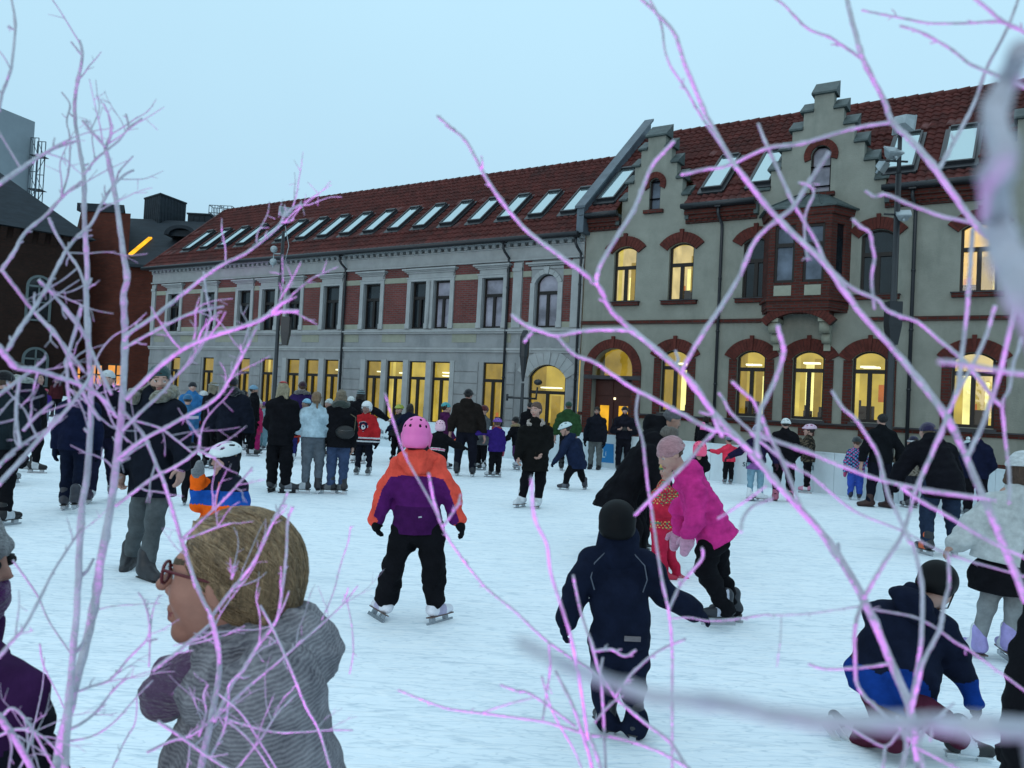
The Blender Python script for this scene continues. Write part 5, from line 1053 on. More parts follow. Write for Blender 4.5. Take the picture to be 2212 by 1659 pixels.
f.put(hd=(1452,907,0),neck=(1422,925,0),shl=(1412,945,.2),shr=(1404,945,-.2),ell=(1400,1000,.3),elr=(1385,1005,-.2),wrl=(1420,1050,.3),wrr=(1405,1050,-.2),pel=(1382,1040,0),chest=(1405,970,0),hipl=(1384,1050,.1),hipr=(1384,1050,-.1),knl=(1390,1115,.1),knr=(1378,1118,-.1),anl=(1388,1180,.1),anr=(1368,1182,-.1))
f.look(-8,-22).body(SKD,brow=(.1,.1,.1)).hair((.10,.10,.11),'short').jacket(BLK,fit=1.2,hem=.08,flare=1.15,wr=.007,hood=True).trousers(BLK,1.05).feet(BLK,None)
# ---- kneeling boy
f=Fig('boy in black helmet and navy hooded jacket kneeling on the ice with one hand down',1975,1612,H=1.25,yaw=-35,child=True,h=.0085,lift=.01)
f.put(hd=(2026,1268,.02),neck=(1985,1318,0),shl=(1930,1345,.06),shr=(2022,1352,-.06),ell=(1925,1430,-.05),elr=(2070,1432,-.05),wrl=(1950,1500,-.15),wrr=(2102,1512,-.06),pel=(1918,1492,0),chest=(1945,1390,0),hipl=(1900,1500,.03),hipr=(1945,1505,-.08),knl=(1925,1592,-.20),knr=(2030,1560,-.25),anl=(1848,1588,.05),anr=(2075,1600,-.12))
f.J['ftl']=unit(rotz(-f.yaw)@np.array([-.55,.35,.75])); f.J['ftr']=unit(rotz(-f.yaw)@np.array([.95,-.2,0])); f.J['hdl']=unit([.1,.4,-1]); f.J['hdr']=unit([.25,.2,-1]); f.look(-15,-30)
BLU=(.006,.035,.20); MAR=(.07,.014,.03)
def kc(C,f=f):
    q=(C-f.J['pel'])@f.up; m=(q<.075*1.0).astype(int)
    for n in 'lr': m[(np.linalg.norm(C-f.J['wr'+n],axis=1)<.125)]=1
    return m
f.body(SK,hands=False).jacket(NVY,fit=1.24,hem=.05,cols=[fab(NVY),fab(BLU)],colfn=kc,wr=.008,sleeve=1.1).trousers(MAR,1.12,wr=.006).gloves(NVY,fat=1.4).helmet((.006,.006,.007),'skate',(.001,.001,.001))
f.garment('hood',[Ell(f.J['neck']-f.fw*.09+f.up*.01,(.12,.07,.075),np.stack([f.rt,f.fw,f.up],1),.02),Ell(f.J['neck']-f.fw*.12+f.up*.04,(.08,.05,.05),np.stack([f.rt,f.fw,f.up],1),.03)],fab(NVY),.007)
f.feet((.02,.02,.022),(.55,.6,.64),False,tilt=(rotz(-f.yaw)@np.array([-.8,-.35,-.45]),None),sole=(.62,.66,.68),blade=(.55,.6,.62))
# ---- woman standing in the middle, facing us
f=Fig('young woman in long black parka with fur hood and white figure skates, facing the camera',1140,1096,top=855,yaw=170,h=.010)
f.put(hd=(1158,885,0),neck=(1157,918,0),shl=(1182,932,0),shr=(1133,932,0),ell=(1186,958,.06),elr=(1127,960,-.02),wrl=(1172,980,-.14),wrr=(1119,985,-.1),pel=(1156,990,0),chest=(1156,950,0),hipl=(1168,1000,0),hipr=(1145,1000,0),knl=(1167,1040,-.03),knr=(1135,1040,-.02),anl=(1162,1080,0),anr=(1127,1077,0))
f.J['hdl']=unit(rotz(-f.yaw)@np.array([-.55,-.4,-.6])); f.J['hdr']=unit(rotz(-f.yaw)@np.array([.05,-.2,-1])); f.J['ftl']=unit(rotz(-f.yaw)@np.array([-.15,-.8,0])); f.J['ftr']=unit(rotz(-f.yaw)@np.array([-.55,-.8,0]))
f.look(-22,-12).body(SK,brow=BRH,curl=.9).hair((.10,.055,.04),'bun').trousers(BLK,.96,wr=.003,end=-.01).jacket((.007,.007,.007),fit=1.22,hem=.115,flare=1.08,wr=.007,sleeve=1.1).hoodfur((.30,.25,.22),.017,.085).feet((.58,.60,.63),None,True)
strip(f,'zip',[f.J['neck']+f.fw*.11-f.up*.03,f.J['pel']+f.fw*.165+f.up*.1,f.J['pel']+f.fw*.165-f.up*.14],.004,fab((.05,.035,.02)))
# ---- navy boy skating, bent forward
f=Fig('boy in white and teal helmet and navy jacket crouched in a skating stride',1238,1058,H=1.36,yaw=60,child=True,h=.012)
f.put(hd=(1221,928,0),neck=(1228,947,0),shl=(1222,957,-.12),shr=(1248,956,.12),ell=(1214,978,-.22),elr=(1256,985,.2),wrl=(1199,996,-.2),wrr=(1252,1005,.2),pel=(1246,1002,0),chest=(1238,970,0),hipl=(1238,1006,-.07),hipr=(1252,1006,.07),knl=(1226,1026,-.12),knr=(1256,1026,.1),anl=(1222,1046,-.1),anr=(1263,1045,.12))
f.J['ftl']=unit(rotz(-f.yaw)@np.array([-1,.1,0])); f.J['ftr']=unit(rotz(-f.yaw)@np.array([.3,.9,0]))
f.look(25,-20).body(SK,hands=False).jacket((.010,.016,.040),fit=1.2,hem=.07,flare=1.1,hood=True,wr=.006).trousers(BLK,1.05).gloves(NVY).feet((.03,.03,.04),(.08,.09,.11)).helmet((.50,.60,.62),'bike',(.02,.05,.07))
mb=MB(); mb.box(-.012,.012,-.004,.004,-.05,.05); o=mb.build('reflector_tag',fab((.45,.75,.05)),f.root); o.location=f.J['pel']+np.array([-.15,.03,.0])
# ---- woman in the foreground, in profile
f=Fig('blond woman in profile with red framed glasses and grey marled knit coat',0,0,H=1.50,yaw=90,dist=1.45,h=.0052,lift=.001,skate=False,cat='person',group=None)
f.put(hd=(500,1252,0),neck=(560,1420,0),shl=(585,1500,-.15),shr=(570,1500,.15),ell=(610,1690,-.17),elr=(560,1690,.18),wrl=(505,1800,-.20),wrr=(520,1800,.20),pel=(562,1930,0),chest=(566,1600,0))
for n,sg in (('l',-1),('r',1)):
    f.J['hip'+n]=f.J['pel']+np.array([sg*.08,0,-.02]); f.J['kn'+n]=f.J['hip'+n]*[1,1,0]+np.array([0,.02,.42]); f.J['an'+n]=f.J['kn'+n]*[1,1,0]+np.array([0,-.02,.08]); f.J['ft'+n]=np.array([0,1.,0])
f.hh=.243; f.look(0,3)
f.body((.36,.165,.12),brow=(.12,.08,.05),nose=1.3,lips=(.25,.08,.08))
P=f.hp; hh=f.hh; e=lambda p,r,k=.04: Ell(P(p),np.array(r)*hh,f.HF,k*hh)
HM=mat('swept_blond_hair',(.31,.20,.11),.5,.3,9.,.35,34.,0.,.4,None,(10,1.3,7)); hc=[e((0,-.08,.15),(.375,.44,.39)),e((0,-.20,-.02),(.35,.33,.34),.1),e((0,-.37,-.20),(.16,.15,.14),.05)]
for q in range(34):   # swept strands from the parting to the knot at the nape
    t=q/33; x0=(-1)**q*(.10+.27*abs(math.sin(q*1.7))); z0=.50-.28*(x0/.37)**2-.05*(q%3); 
    a=(x0*.35,.30-.05*(q%4),.40-.06*(q%5)); b=(x0*1.08,-.10,.30-.10*(q%4)); c_=(x0*.8,-.36,-.08-.06*(q%3))
    hc+=[Cone(P(a),P(b),.02*hh,.03*hh,None,.05*hh),Cone(P(b),P(c_),.03*hh,.02*hh,None,.05*hh)]
q_=random.Random(8); VV=[]; NS=820
for q in range(NS):   # loose strands combed back over the cap of hair to the nape
    sd=q_.choice((-1,1)); az=q_.uniform(.0,1.7); el=q_.uniform(-.25,1.57); A_=np.array([sd*math.sin(az)*math.cos(el),math.cos(az)*math.cos(el),math.sin(el)]); B_=unit([sd*q_.uniform(-.04,.45),-.85,-.42+q_.uniform(-.25,.15)])
    om=math.acos(max(-1,min(1,A_@B_))); t0=q_.uniform(0,.5)*(q%3>0); t1=min(1,t0+q_.uniform(.35,.8))
    for t in np.linspace(t0,t1,8): v=(math.sin((1-t)*om)*A_+math.sin(t*om)*B_)/math.sin(om); VV.append(unit(v+np.array([0,0,.10*math.sin(math.pi*t)*(el<.6)])))
VV=np.array(VV); rs=np.linspace(.30,.66,46); O=np.array([0,-.08,.10]); C_=P((0,0,0)); GG=C_+((O+VV[:,None,:]*rs[None,:,None])*hh)@f.HF.T; FF=np.full(GG.shape[:2],9.)
for p_ in hc: FF=smin(FF,p_.ev(GG),p_.k)
ri=rs[np.argmax(FF>0.0004,axis=1)]; SP=(C_+((O+VV*ri[:,None])*hh)@f.HF.T).reshape(NS,8,3); SL=((O+VV*ri[:,None])).reshape(NS,8,3); strands=MB()
for q in range(NS):
    L_=SL[q]; ok=(((L_-[0,.44,-.06])/[.42,.27,.36])**2).sum(1)>1.02; ok&=(((L_-[0,.36,-.40])/[.36,.34,.36])**2).sum(1)>1.02
    if ok.all(): strands.tube(SP[q],[.0006]+[.0013]*6+[.0005],4,1+(q%3>0)+(q%6==0))
f.garment('hair',hc,[HM,fab((.40,.265,.15),'hair'),fab((.29,.185,.10),'hair'),fab((.22,.14,.075),'hair')],.0,extra=strands,sub=[e((0,.44,-.06),(.42,.27,.36)),e((0,.36,-.40),(.36,.34,.36))],h=.005,wf=2.5)
gl=MB()
for sg in (-1,1):
    x=sg*.15; ring_=[P((x+.115*math.cos(a)*(1 if abs(math.cos(a))<.9 else .95),.445-.14*abs(x+.115*math.cos(a)),.045+.075*math.sin(a)*(1.25-abs(math.sin(a))*.25))) for a in np.linspace(0,2*math.pi,17)]
    gl.tube(ring_,.012*hh,5,caps=False); gl.tube([P((sg*.27,.405,.085)),P((sg*.33,.2,.07)),P((sg*.375,-.08,.05))],.011*hh,6)
gl.tube([P((-.045,.445,.06)),P((.045,.445,.06))],.013*hh,5); go=gl.build('glasses',fab((.10,.010,.016),'boot'),f.root)
gl=MB()
for sg in (-1,1): gl.face([P((sg*.15+.105*math.cos(a),.443-.14*abs(sg*.15+.105*math.cos(a)),.045+.068*math.sin(a))) for a in np.linspace(0,2*math.pi,13)[:-1]])
gl.build('lens',glass('spectacle_lens',(.75,.85,.9),.25),go)
def knit_mat(name,c1,c2):
    m,nt,out=_nt(name); L=nt.links; b=N(nt,'ShaderNodeBsdfPrincipled',Roughness=.95); b.inputs['Specular IOR Level'].default_value=.1
    tc=N(nt,'ShaderNodeTexCoord'); mp=N(nt,'ShaderNodeMapping'); mp.inputs['Rotation'].default_value=(.25,.12,0); L.new(tc.outputs['Object'],mp.inputs[0])
    w=N(nt,'ShaderNodeTexWave',bands_direction='Z',Scale=48.,Distortion=5.,Detail=3.); w.inputs['Detail Scale'].default_value=1.2; L.new(mp.outputs[0],w.inputs[0])
    n=N(nt,'ShaderNodeTexNoise',Scale=16.,Detail=7.,Roughness=.75); L.new(tc.outputs['Object'],n.inputs[0]); ml=N(nt,'ShaderNodeMath',operation='MULTIPLY_ADD'); L.new(w.outputs['Fac'],ml.inputs[0]); ml.inputs[1].default_value=.17; L.new(n.outputs['Fac'],ml.inputs[2])
    cr=N(nt,'ShaderNodeValToRGB'); cr.color_ramp.elements[0].position=.36; cr.color_ramp.elements[1].position=.82; cr.color_ramp.elements[0].color=tuple(c1)+(1,); cr.color_ramp.elements[1].color=tuple(c2)+(1,); L.new(ml.outputs[0],cr.inputs[0]); L.new(cr.outputs[0],b.inputs['Base Color'])
    bp=N(nt,'ShaderNodeBump',Strength=.9,Distance=.006); L.new(ml.outputs[0],bp.inputs['Height']); L.new(bp.outputs[0],b.inputs['Normal']); L.new(b.outputs[0],out.inputs[0]); return m
KN=knit_mat('marled_grey_knit',(.075,.07,.085),(.31,.295,.315))
H=f.H; J=f.J; c=[]
pts=lambda u,v,dd: rotz(-f.yaw)@(dep(u,v,1.45+dd)-f.pos)
c+=[Cone(pts(552,1480,0),pts(540,1720,0),.115,.155,f.M(1.25,.85),.05),Cone(pts(540,1720,0),pts(540,1960,0),.155,.17,f.M(1.2,.9),.05)]
c+=[Cone(J['shl'],J['ell'],.085,.075,None,.06),Cone(J['ell'],J['wrl'],.072,.05,None,.04),Cone(J['shr'],J['elr'],.08,.07,None,.06),Cone(J['elr'],J['wrr'],.07,.05,None,.04),Cone(pts(600,1490,0),pts(618,1700,0),.07,.09,None,.06)]
f.garment('knit_coat',c,KN,.0035,h=.007,cut=[Half((0,0,J['pel'][2]-.25),(0,0,-1))],wf=1.4)
c=[]
for k in range(30):
    a=2*math.pi*k/30; c.append(Ell(pts(562,1400,0)+np.array([.080*math.cos(a),.080*math.sin(a),-.020*math.sin(a)]),(.030,.030,.040),None,.03)); c.append(Ell(pts(560,1450,0)+np.array([.100*math.cos(a),.098*math.sin(a),-.030*math.sin(a)]),(.036,.036,.034),None,.03))
c.append(Cone(pts(566,1400,0),pts(572,1450,0),.085,.10,None,.04))
f.garment('roll_collar',c,KN,.003,h=.007,wf=2.2)
c=[Ell(pts(390,1485,-.02),(.045,.055,.045),None,.02),Ell(pts(420,1440,-.03),(.04,.05,.035),None,.03),Ell(pts(365,1500,-.0),(.05,.04,.035),None,.02)]
f.garment('purple_scarf',c,fab((.10,.055,.105),'knit'),.004,h=.007,wf=1.6)
f.trousers(CHA,1.05); 
# ---- boy in orange and blue, face to us
f=Fig('boy in white bike helmet and jacket of black, blue and orange bands',478,1262,H=1.19,yaw=165,child=True,dist=6.3,h=.0085,hs=1.08)
f.put(hd=(484,992,0),neck=(484,1030,0),shl=(514,1052,0),shr=(450,1052,0),ell=(520,1085,0),elr=(432,1088,-.02),wrl=(515,1125,-.05),wrr=(427,1030,-.12),pel=(478,1135,0),chest=(480,1085,0),hipl=(492,1145,0),hipr=(462,1145,0),knl=(494,1200,0),knr=(462,1200,0),anl=(494,1248,0),anr=(460,1248,0))
f.J['hdr']=unit(rotz(-f.yaw)@np.array([.12,-.1,1])); f.look(-28,-10)
OJ=(.80,.11,.008); BL2=(.012,.075,.33)
def oc(C,f=f):
    t=(C[:,2]-f.J['pel'][2])/(f.J['neck'][2]-f.J['pel'][2]); m=np.where(t<.45,2,np.where(t<.74,1,0)); m[(np.linalg.norm(C-f.J['wrr'],axis=1)<.105)|(np.linalg.norm(C-f.J['wrl'],axis=1)<.1)]=2; return m
f.body(SK,hands=False,brow=DKH).jacket(BLK,fit=1.16,hem=.04,cols=[fab((.010,.012,.022)),fab(BL2),fab(OJ)],colfn=oc,sleeve=1.12,wr=.007).trousers(BLK,1.2).gloves((.16,.17,.18),True,'r',1.9).gloves(BLK,True,'l').feet(BLK,(.4,.4,.42)).hoodup((.012,.012,.018),.30,.93).helmet((.62,.67,.68),'bike',(.012,.013,.015))
strip(f,'chest_zip',[f.J['neck']+f.fw*.10-f.up*.03,f.J['chest']+f.fw*.14-f.up*.05],.006,fab((.45,.10,.02)))
# ---- man walking, grey trousers
f=Fig('bearded man in teal beanie, long black coat with fur collar and grey jeans',300,1240,top=785,yaw=-140,h=.010,skate=False,lean=-1)
f.put(hd=(344,822,0),neck=(334,862,0),shl=(374,888,-.05),shr=(292,888,.05),ell=(390,950,-.05),elr=(268,955,.05),wrl=(391,1008,-.14),wrr=(262,1018,-.05),pel=(330,1025,0),chest=(333,935,0),hipl=(348,1040,0),hipr=(312,1040,0),knl=(334,1128,-.12),knr=(298,1128,.10),anl=(316,1226,-.15),anr=(279,1208,.25))
f.J['hdl']=unit(rotz(-f.yaw)@np.array([.05,-.15,-1])); f.J['ftl']=unit(rotz(-f.yaw)@np.array([.75,-.6,0])); f.J['ftr']=unit(rotz(-f.yaw)@np.array([.2,-.8,0])); f.look(-10,-8)
f.body(SK,brow=BRH,beard=(.05,.032,.022)).jacket((.007,.009,.015),fit=1.06,hem=.10,flare=1.1,wr=.007,sleeve=1.1).hoodfur((.16,.15,.115),.030,.11).trousers((.075,.085,.09),.80,end=.01).feet((.02,.02,.024),(.35,.37,.4)).beanie((.025,.06,.065),False,low=.10)
# ---- big man in the dark padded jacket
f=Fig('broad man in dark navy padded jacket and hood, back turned, behind the boy in orange',490,1046,top=814,yaw=-6,h=.012,arms=(((.34,0,-1),(.05,.12,-1)),((.34,0,-1),(.02,.12,-1))),shw=1.2,legs=(((.05,0,-1),(.02,0,-1)),((.06,0,-1),(.08,-.12,-1))),legsep=.0)
f.body(SK,hands=False).jacket((.008,.010,.018),fit=1.32,hem=.06,wr=.004,puff=1,sleeve=1.15).trousers(BLK,1.15).gloves(BLK).feet((.02,.02,.03),(.07,.08,.10)).beanie((.012,.013,.02),False,low=-.1).hoodfur((.012,.014,.02),.04,.085)
# ---- group standing with backs turned
f=Fig('blond woman all in black with a red tipped hat and black hockey skates, back turned',600,1064,top=824,yaw=-8,h=.011,arms=(((.2,.12,-1),(-.3,.8,-.4)),)*2)
f.body(SK,hands=False).hair((.30,.255,.17),'long',.12).jacket(BLK,fit=1.22,hem=.12,flare=1.0,wr=.007,sleeve=1.15).trousers(BLK,1.15,wr=.008,flare=1.15)
f.J['ftl']=unit([-.1,1,0]); f.J['ftr']=unit([.8,.5,0]); f.feet((.025,.025,.03),(.2,.2,.22),blade=(.02,.02,.024)).beanie((.35,.02,.02),False,low=.42,tall=1.02)
f=Fig('girl with ponytail in pale blue puffer jacket and grey trousers, carrying a baby',672,1066,top=845,yaw=22,h=.010,arms=(((.35,.3,-1),(-.15,.8,.25)),((.3,.15,-1),(-.2,.9,.1))),legs=(((.05,0,-1),(.0,0,-1)),)*2)
f.J['ftl']=unit([-1,.35,0]); f.J['ftr']=unit([.1,1,0])
f.body(SK,hands=False).hair((.20,.125,.07),'tail',.28).jacket((.33,.43,.49),fit=1.22,hem=-.01,wr=.003,puff=1,sleeve=1.25).trousers((.085,.10,.12),.98).gloves((.33,.43,.49)).feet((.02,.02,.025),(.32,.35,.38),blade=(.5,.52,.55))
G=f
f=Fig('baby in light blue knit hat peering over the shoulder of the girl in pale blue',0,0,H=.72,yaw=120,child=True,dist=G.d+.22,h=.010,lift=.2,skate=False,group=None,hs=1.25)
dz=dep(661,872,f.d)[2]; f.root.location=(dep(661,872,f.d)[0],f.d,dz-f.J['hd'][2]); f.body((.46,.28,.23),hands=False).beanie((.25,.50,.68),True).jacket((.30,.42,.50),1.25,hem=.05).trousers((.28,.4,.48),1.4,name='leggings')
f=Fig('woman with long ash blond hair, black coat, blue jeans and a shoulder bag, back turned',726,1067,top=841,yaw=8,h=.010,arms=(((.25,.1,-1),(-.05,.5,-.6)),((.2,0,-1),(.0,.15,-1))),legs=(((.03,0,-1),(.0,0,-1)),)*2)
f.J['ftl']=unit([-1,.1,0]); f.J['ftr']=unit([-.8,.6,0])
f.body(SK).hair((.17,.135,.095),'long',.10).jacket(BLK,fit=1.28,hem=.10,flare=1.05,wr=.006).trousers(JEAN,1.05).scarf((.03,.04,.035)).feet((.018,.018,.022),(.10,.11,.12),blade=(.5,.52,.55))
bg_=empty('shoulder_bag',f.root.location,f.yaw,'small black shoulder bag on a thin strap against the black coat','bag'); mb=MB(); mb.ball((0,0,0),.16,8,0,(1,.42,.72)); b=f.J['pel']+np.array([.10,-.165,.09]); o=mb.build('bag_body',fab((.008,.008,.009),'boot'),bg_); o.location=b
mb=MB(); mb.tube([b+[.15,0,.03],b+[.16,.02,.25],f.J['shr']+[-.05,-.07,.02],f.J['shr']+[-.06,.02,.07]],.009,6); mb.build('bag_strap',fab((.10,.09,.06)),bg_); mb=MB(); mb.tube([b+[-.13,-.05,.035],b+[0,-.072,.025],b+[.13,-.05,.035]],.005,5); mb.build('bag_zip',fab((.12,.12,.12),'steel'),bg_)
# ---- hockey jersey child
f=Fig('child in red ice hockey jersey with crest and white caged helmet',784,1026,top=868,yaw=172,child=True,h=.010,arms=(((.42,.05,-1),(.15,.2,-1)),)*2,legs=(((.12,0,-1),(.04,0,-1)),)*2)
RJ=(.36,.016,.020)
def jj(C,f=f):
    t=(C[:,2]-f.J['pel'][2])/f.H; m=np.zeros(len(C),int); m[(t<-.01)]=1; m[(t>-.005)&(t<.018)]=2; m[(t<-.085)]=1; m[(t>-.05)&(t<-.03)]=2
    for n in 'lr':
        d=np.linalg.norm(C-f.J['el'+n],axis=1); m[(d<.085)&(np.abs(C[:,0])>.14)]=1; m[(np.linalg.norm(C-f.J['wr'+n],axis=1)<.06)]=1
    return m
f.body(SK,hands=False).jacket(RJ,fit=1.32,hem=.09,flare=1.1,cols=[fab(RJ),fab((.010,.010,.016)),fab((.5,.5,.52))],colfn=jj,wr=.005,sleeve=1.3,cuff=False).trousers((.008,.009,.016),.95).gloves(BLK,fat=1.7).feet((.06,.065,.07),(.3,.32,.34),blade=(.5,.52,.54)).helmet((.62,.64,.66),'skate')
def badge(s,pts,m,z,name,cx=0,cz=0): mb=MB(); n=len(pts); F=lambda p,o: s.J['chest']+s.rt*-(p[0]+cx)+s.up*(p[1]+cz)+s.fw*(z+o-abs(p[0]+cx)*.22); mb.hexa([F(p,0) for p in pts],[F(p,.006) for p in pts]); return mb.build(name,m,s.root)
sh=[(-.085,.075),(0,.095),(.085,.075),(.085,-.02),(.05,-.075),(0,-.105),(-.05,-.075),(-.085,-.02)]
badge(f,[(x*1.12,y*1.1) for x,y in sh],fab((.5,.5,.52)),.150,'jersey_crest',0,-.07); badge(f,sh,fab((.010,.010,.03)),.157,'crest_shield',0,-.07)
badge(f,[(.055*math.cos(a)*(1 if math.cos(a)>-.3 else .6)-.005,.05*math.sin(a)) for a in np.linspace(0,2*math.pi,12)[:-1]],fab((.6,.62,.64)),.164,'crest_mark',0,-.085); badge(f,[(-.02,.02),(.03,.03),(.02,-.02)],fab((.010,.010,.03)),.171,'crest_mark_dark',0,-.08)
for x in (-.10,.10): badge(f,[(.022*math.cos(a),.024*math.sin(a)) for a in np.linspace(0,2*math.pi,9)[:-1]],fab((.25,.45,.6)),.126,'shoulder_patch',x,.075)
mb=MB(); P=f.hp
for x in np.linspace(-.3,.3,6): mb.tube([P((x,.40-.3*x*x,.18)),P((x,.56-.5*x*x,-.1)),P((x*.9,.46-.4*x*x,-.42))],.012*f.hh,4)
for z in (.12,-.05,-.22,-.38): mb.tube([P((-.34,.36,z)),P((0,.54,z)),P((.34,.36,z))],.012*f.hh,4)
mb.build('face_cage',fab((.10,.11,.12),'steel'),f.hel)
# ---- further back, first rows
f=Fig('tall man in brown black jacket and black cap holding hands with a purple child',1003,1029,top=840,yaw=-5,h=.012,arms=(((.42,-.02,-1),(.12,.05,-1)),((.42,.03,-1),(.2,.1,-1))),legs=(((.12,0,-1),(.06,0,-1)),)*2,shw=1.12)
f.body((.35,.19,.16)).jacket((.013,.010,.009),fit=1.2,hem=.04,wr=.007,sleeve=1.1,hood=True).trousers((.008,.008,.014),1.06).feet((.015,.015,.02),(.4,.38,.38),blade=(.5,.52,.54)).hair((.012,.01,.01),'short').beanie(BLK,True,low=.05)
f=Fig('child in purple jacket and violet helmet holding the hand of the tall man',1068,1031,top=904,yaw=25,child=True,h=.012,arms=(((.75,.05,.05),(.9,.1,-.15)),((.25,0,-1),(.1,.15,-1))))
f.J['ftl']=f.J['ftr']=unit([-1,.3,0]); f.body(SK,hands=False).jacket((.030,.014,.13),fit=1.3,hem=.07,flare=1.08,hood=True).trousers(BLK,1.25).gloves((.35,.05,.09),True).feet((.45,.47,.5),(.03,.03,.035)).helmet((.17,.07,.36),'bike',(.02,.01,.04)).scarf((.25,.015,.03))
f=Fig('girl with long black hair and navy coat skating with one arm stretched aside',878,1009,top=870,yaw=-12,h=.012,arms=(((.85,.1,-.75),(.85,.1,-.6)),((.6,.1,-1),(.4,.1,-1))),legs=(((.22,0,-1),(.25,-.1,-1)),((.0,.1,-1),(.02,-.1,-1))),lean=8)
f.body(SK,hands=False).hair(DKH,'long',.28).jacket(NVY,fit=1.2,hem=.16,flare=1.2).trousers(BLK,.92).gloves(NVY).feet((.55,.58,.6),None,True)
f=Fig('child in yellow and black helmet and dark jacket behind the long haired girl',856,998,top=875,yaw=160,child=True,h=.015)
f.body(SK,hands=False).jacket(CHA,1.2,hem=.05).trousers(BLK,1.1).feet(BLK).gloves(BLK).helmet((.30,.34,.05),'bike')
f=Fig('child in pale pink helmet and black jacket with pink striped hem, arm swung out',940,1058,top=907,yaw=-18,child=True,h=.011,arms=(((.3,.2,-1),(.1,.3,-1)),((.95,.15,-.55),(.95,.2,-.25))),lean=12,legs=(((.08,.1,-1),(.0,-.1,-1)),)*2)
def pk(C,f=f): t=(C-f.J['pel'])@f.up/f.H; return np.where(np.abs(t-.07)<.008,1,np.where(np.abs(t-.07)<.02,2,0))*(np.abs(C[:,0])<.16)
f.body(SK,hands=False).jacket(BLK,1.25,hem=.05,cols=[fab(BLK),fab((.55,.08,.2)),fab((.5,.45,.48))],colfn=pk).trousers(BLK,1.1).gloves(BLK).feet(BLK,(.4,.4,.42)).helmet((.68,.42,.52),'hockey',(.10,.01,.02))
f=Fig('girl in teal hat and plum jacket with an orange mitten beside the tall man',958,1012,top=870,yaw=-70,h=.013,child=True,arms=(((.2,.1,-1),(.05,.5,-.7)),)*2)
f.body(SK,hands=False,brow=BRH).jacket((.055,.010,.05),1.2,hem=.08,hood=True).trousers(BLK,1.0).gloves((.8,.14,.05),True).feet(BLK).beanie((.06,.30,.33),False,low=.1).hair(BRH,'short')
f=Fig('child in grey coat with red and black hat standing by the tall man\'s elbow',1038,1015,top=876,yaw=130,child=True,h=.013,arms=(((.25,.2,-1),(-.1,.7,-.5)),)*2)
f.body(SK,hands=False,brow=DKH).jacket((.075,.08,.085),1.2,hem=.12,flare=1.1).trousers(BLK,1.05).gloves(BLK).feet(BLK).beanie((.07,.01,.012),True)
f=Fig('child in dark jacket with tan collar and purple trousers kicking up a skate',1116,1016,top=899,yaw=50,child=True,h=.013,arms=(((.6,.2,-.9),(.4,.5,-.6)),)*2,legs=(((.3,-.15,-1),(.35,-.75,-.8)),((.05,.1,-1),(.0,0,-1))),lean=15)
f.body(SK,hands=False).jacket(BLK,1.2,hem=.05).trousers((.07,.022,.085),1.1).gloves((.02,.02,.02)).scarf((.25,.18,.09)).feet((.35,.42,.45),(.5,.5,.55)).beanie(BLK,True)
f=Fig('man in green anorak and dark green beanie skating along the barrier, back turned',1222,1017,top=867,yaw=-12,h=.014,shw=1.1,arms=(((.4,0,-1),(.1,.05,-1)),((.3,0,-1),(-.2,.4,-.7))))
f.body(SK).jacket((.022,.055,.022),1.3,hem=.04,sleeve=1.2,hood=True,wr=.007).trousers(BLK,1.05).feet(BLK,(.1,.1,.1)).beanie((.015,.05,.035),False,low=-.02)
f=Fig('man in dark parka and grey trousers standing at the brick doorway looking down',1284,1014,top=878,yaw=160,h=.014,skate=False,arms=(((.2,.0,-1),(.05,.1,-1)),((.35,-.05,-1),(.1,.1,-1))),head=(5,-15,0))
f.body(SKD,hands=False,brow=DKH,beard=(.03,.02,.015)).hair(DKH,'short').jacket((.008,.009,.014),1.22,hem=.09).trousers((.095,.105,.105),1.0).gloves(BLK).feet(BLK,None)
f=Fig('man in dark jacket and black cap holding a camera before the oxblood door',1344,1015,top=878,yaw=175,h=.014,skate=False,arms=(((.4,.05,-1),(-.45,.7,.15)),)*2,shw=1.08)
f.body(SK,brow=DKH,beard=(.03,.02,.015)).jacket((.010,.010,.016),1.25,hem=.04).trousers((.008,.008,.012),1.08).feet(BLK,None).beanie(BLK,True,low=.06)
cm=empty('compact_camera',f.root.location,f.yaw,'small black camera held in both hands by the man at the door','camera'); mb=MB(); p=(f.J['wrl']+f.J['wrr'])/2+f.fw*.07+f.up*.02; mb.box(-.065,.065,-.03,.03,-.04,.04); mb.box(-.025,.025,-.03,.02,.041,.06); o=mb.build('camera_body',fab((.01,.01,.01),'boot'),cm); o.location=p; mb=MB(); mb.tube([(0,.03,0),(0,.09,0)],[.034,.03],10); o=mb.build('lens',fab((.01,.01,.012),'boot'),cm); o.location=p
f=Fig('girl in cream knit hat and long raspberry snowsuit, in profile',552,979,top=864,yaw=-75,child=True,h=.012,hs=1.08,arms=(((.15,.05,-1),(.0,.15,-1)),)*2)
RS=(.44,.022,.10); f.body((.48,.29,.25),hands=False,brow=BRH).jacket(RS,1.3,hem=.12,flare=1.0,sleeve=1.15).trousers((.36,.02,.12),1.45,end=.0,flare=1.4).gloves(RS,True).feet((.03,.04,.06)).beanie((.55,.54,.49),True,tall=1.08)
f=Fig('child in purple hat and pale grey blue jacket half hidden beside the cream hatted girl',566,972,top=868,yaw=-30,child=True,h=.014)
f.body(SK,hands=False).jacket((.20,.30,.34),1.25,hem=.05).trousers((.14,.25,.30),1.2).gloves(NVY).feet((.05,.06,.08)).beanie((.09,.03,.16),True)
f=Fig('tall person in purple coat with fur hood behind the pale blue girl',645,990,top=824,yaw=10,h=.014,skate=False,arms=HOLD,shw=1.1)
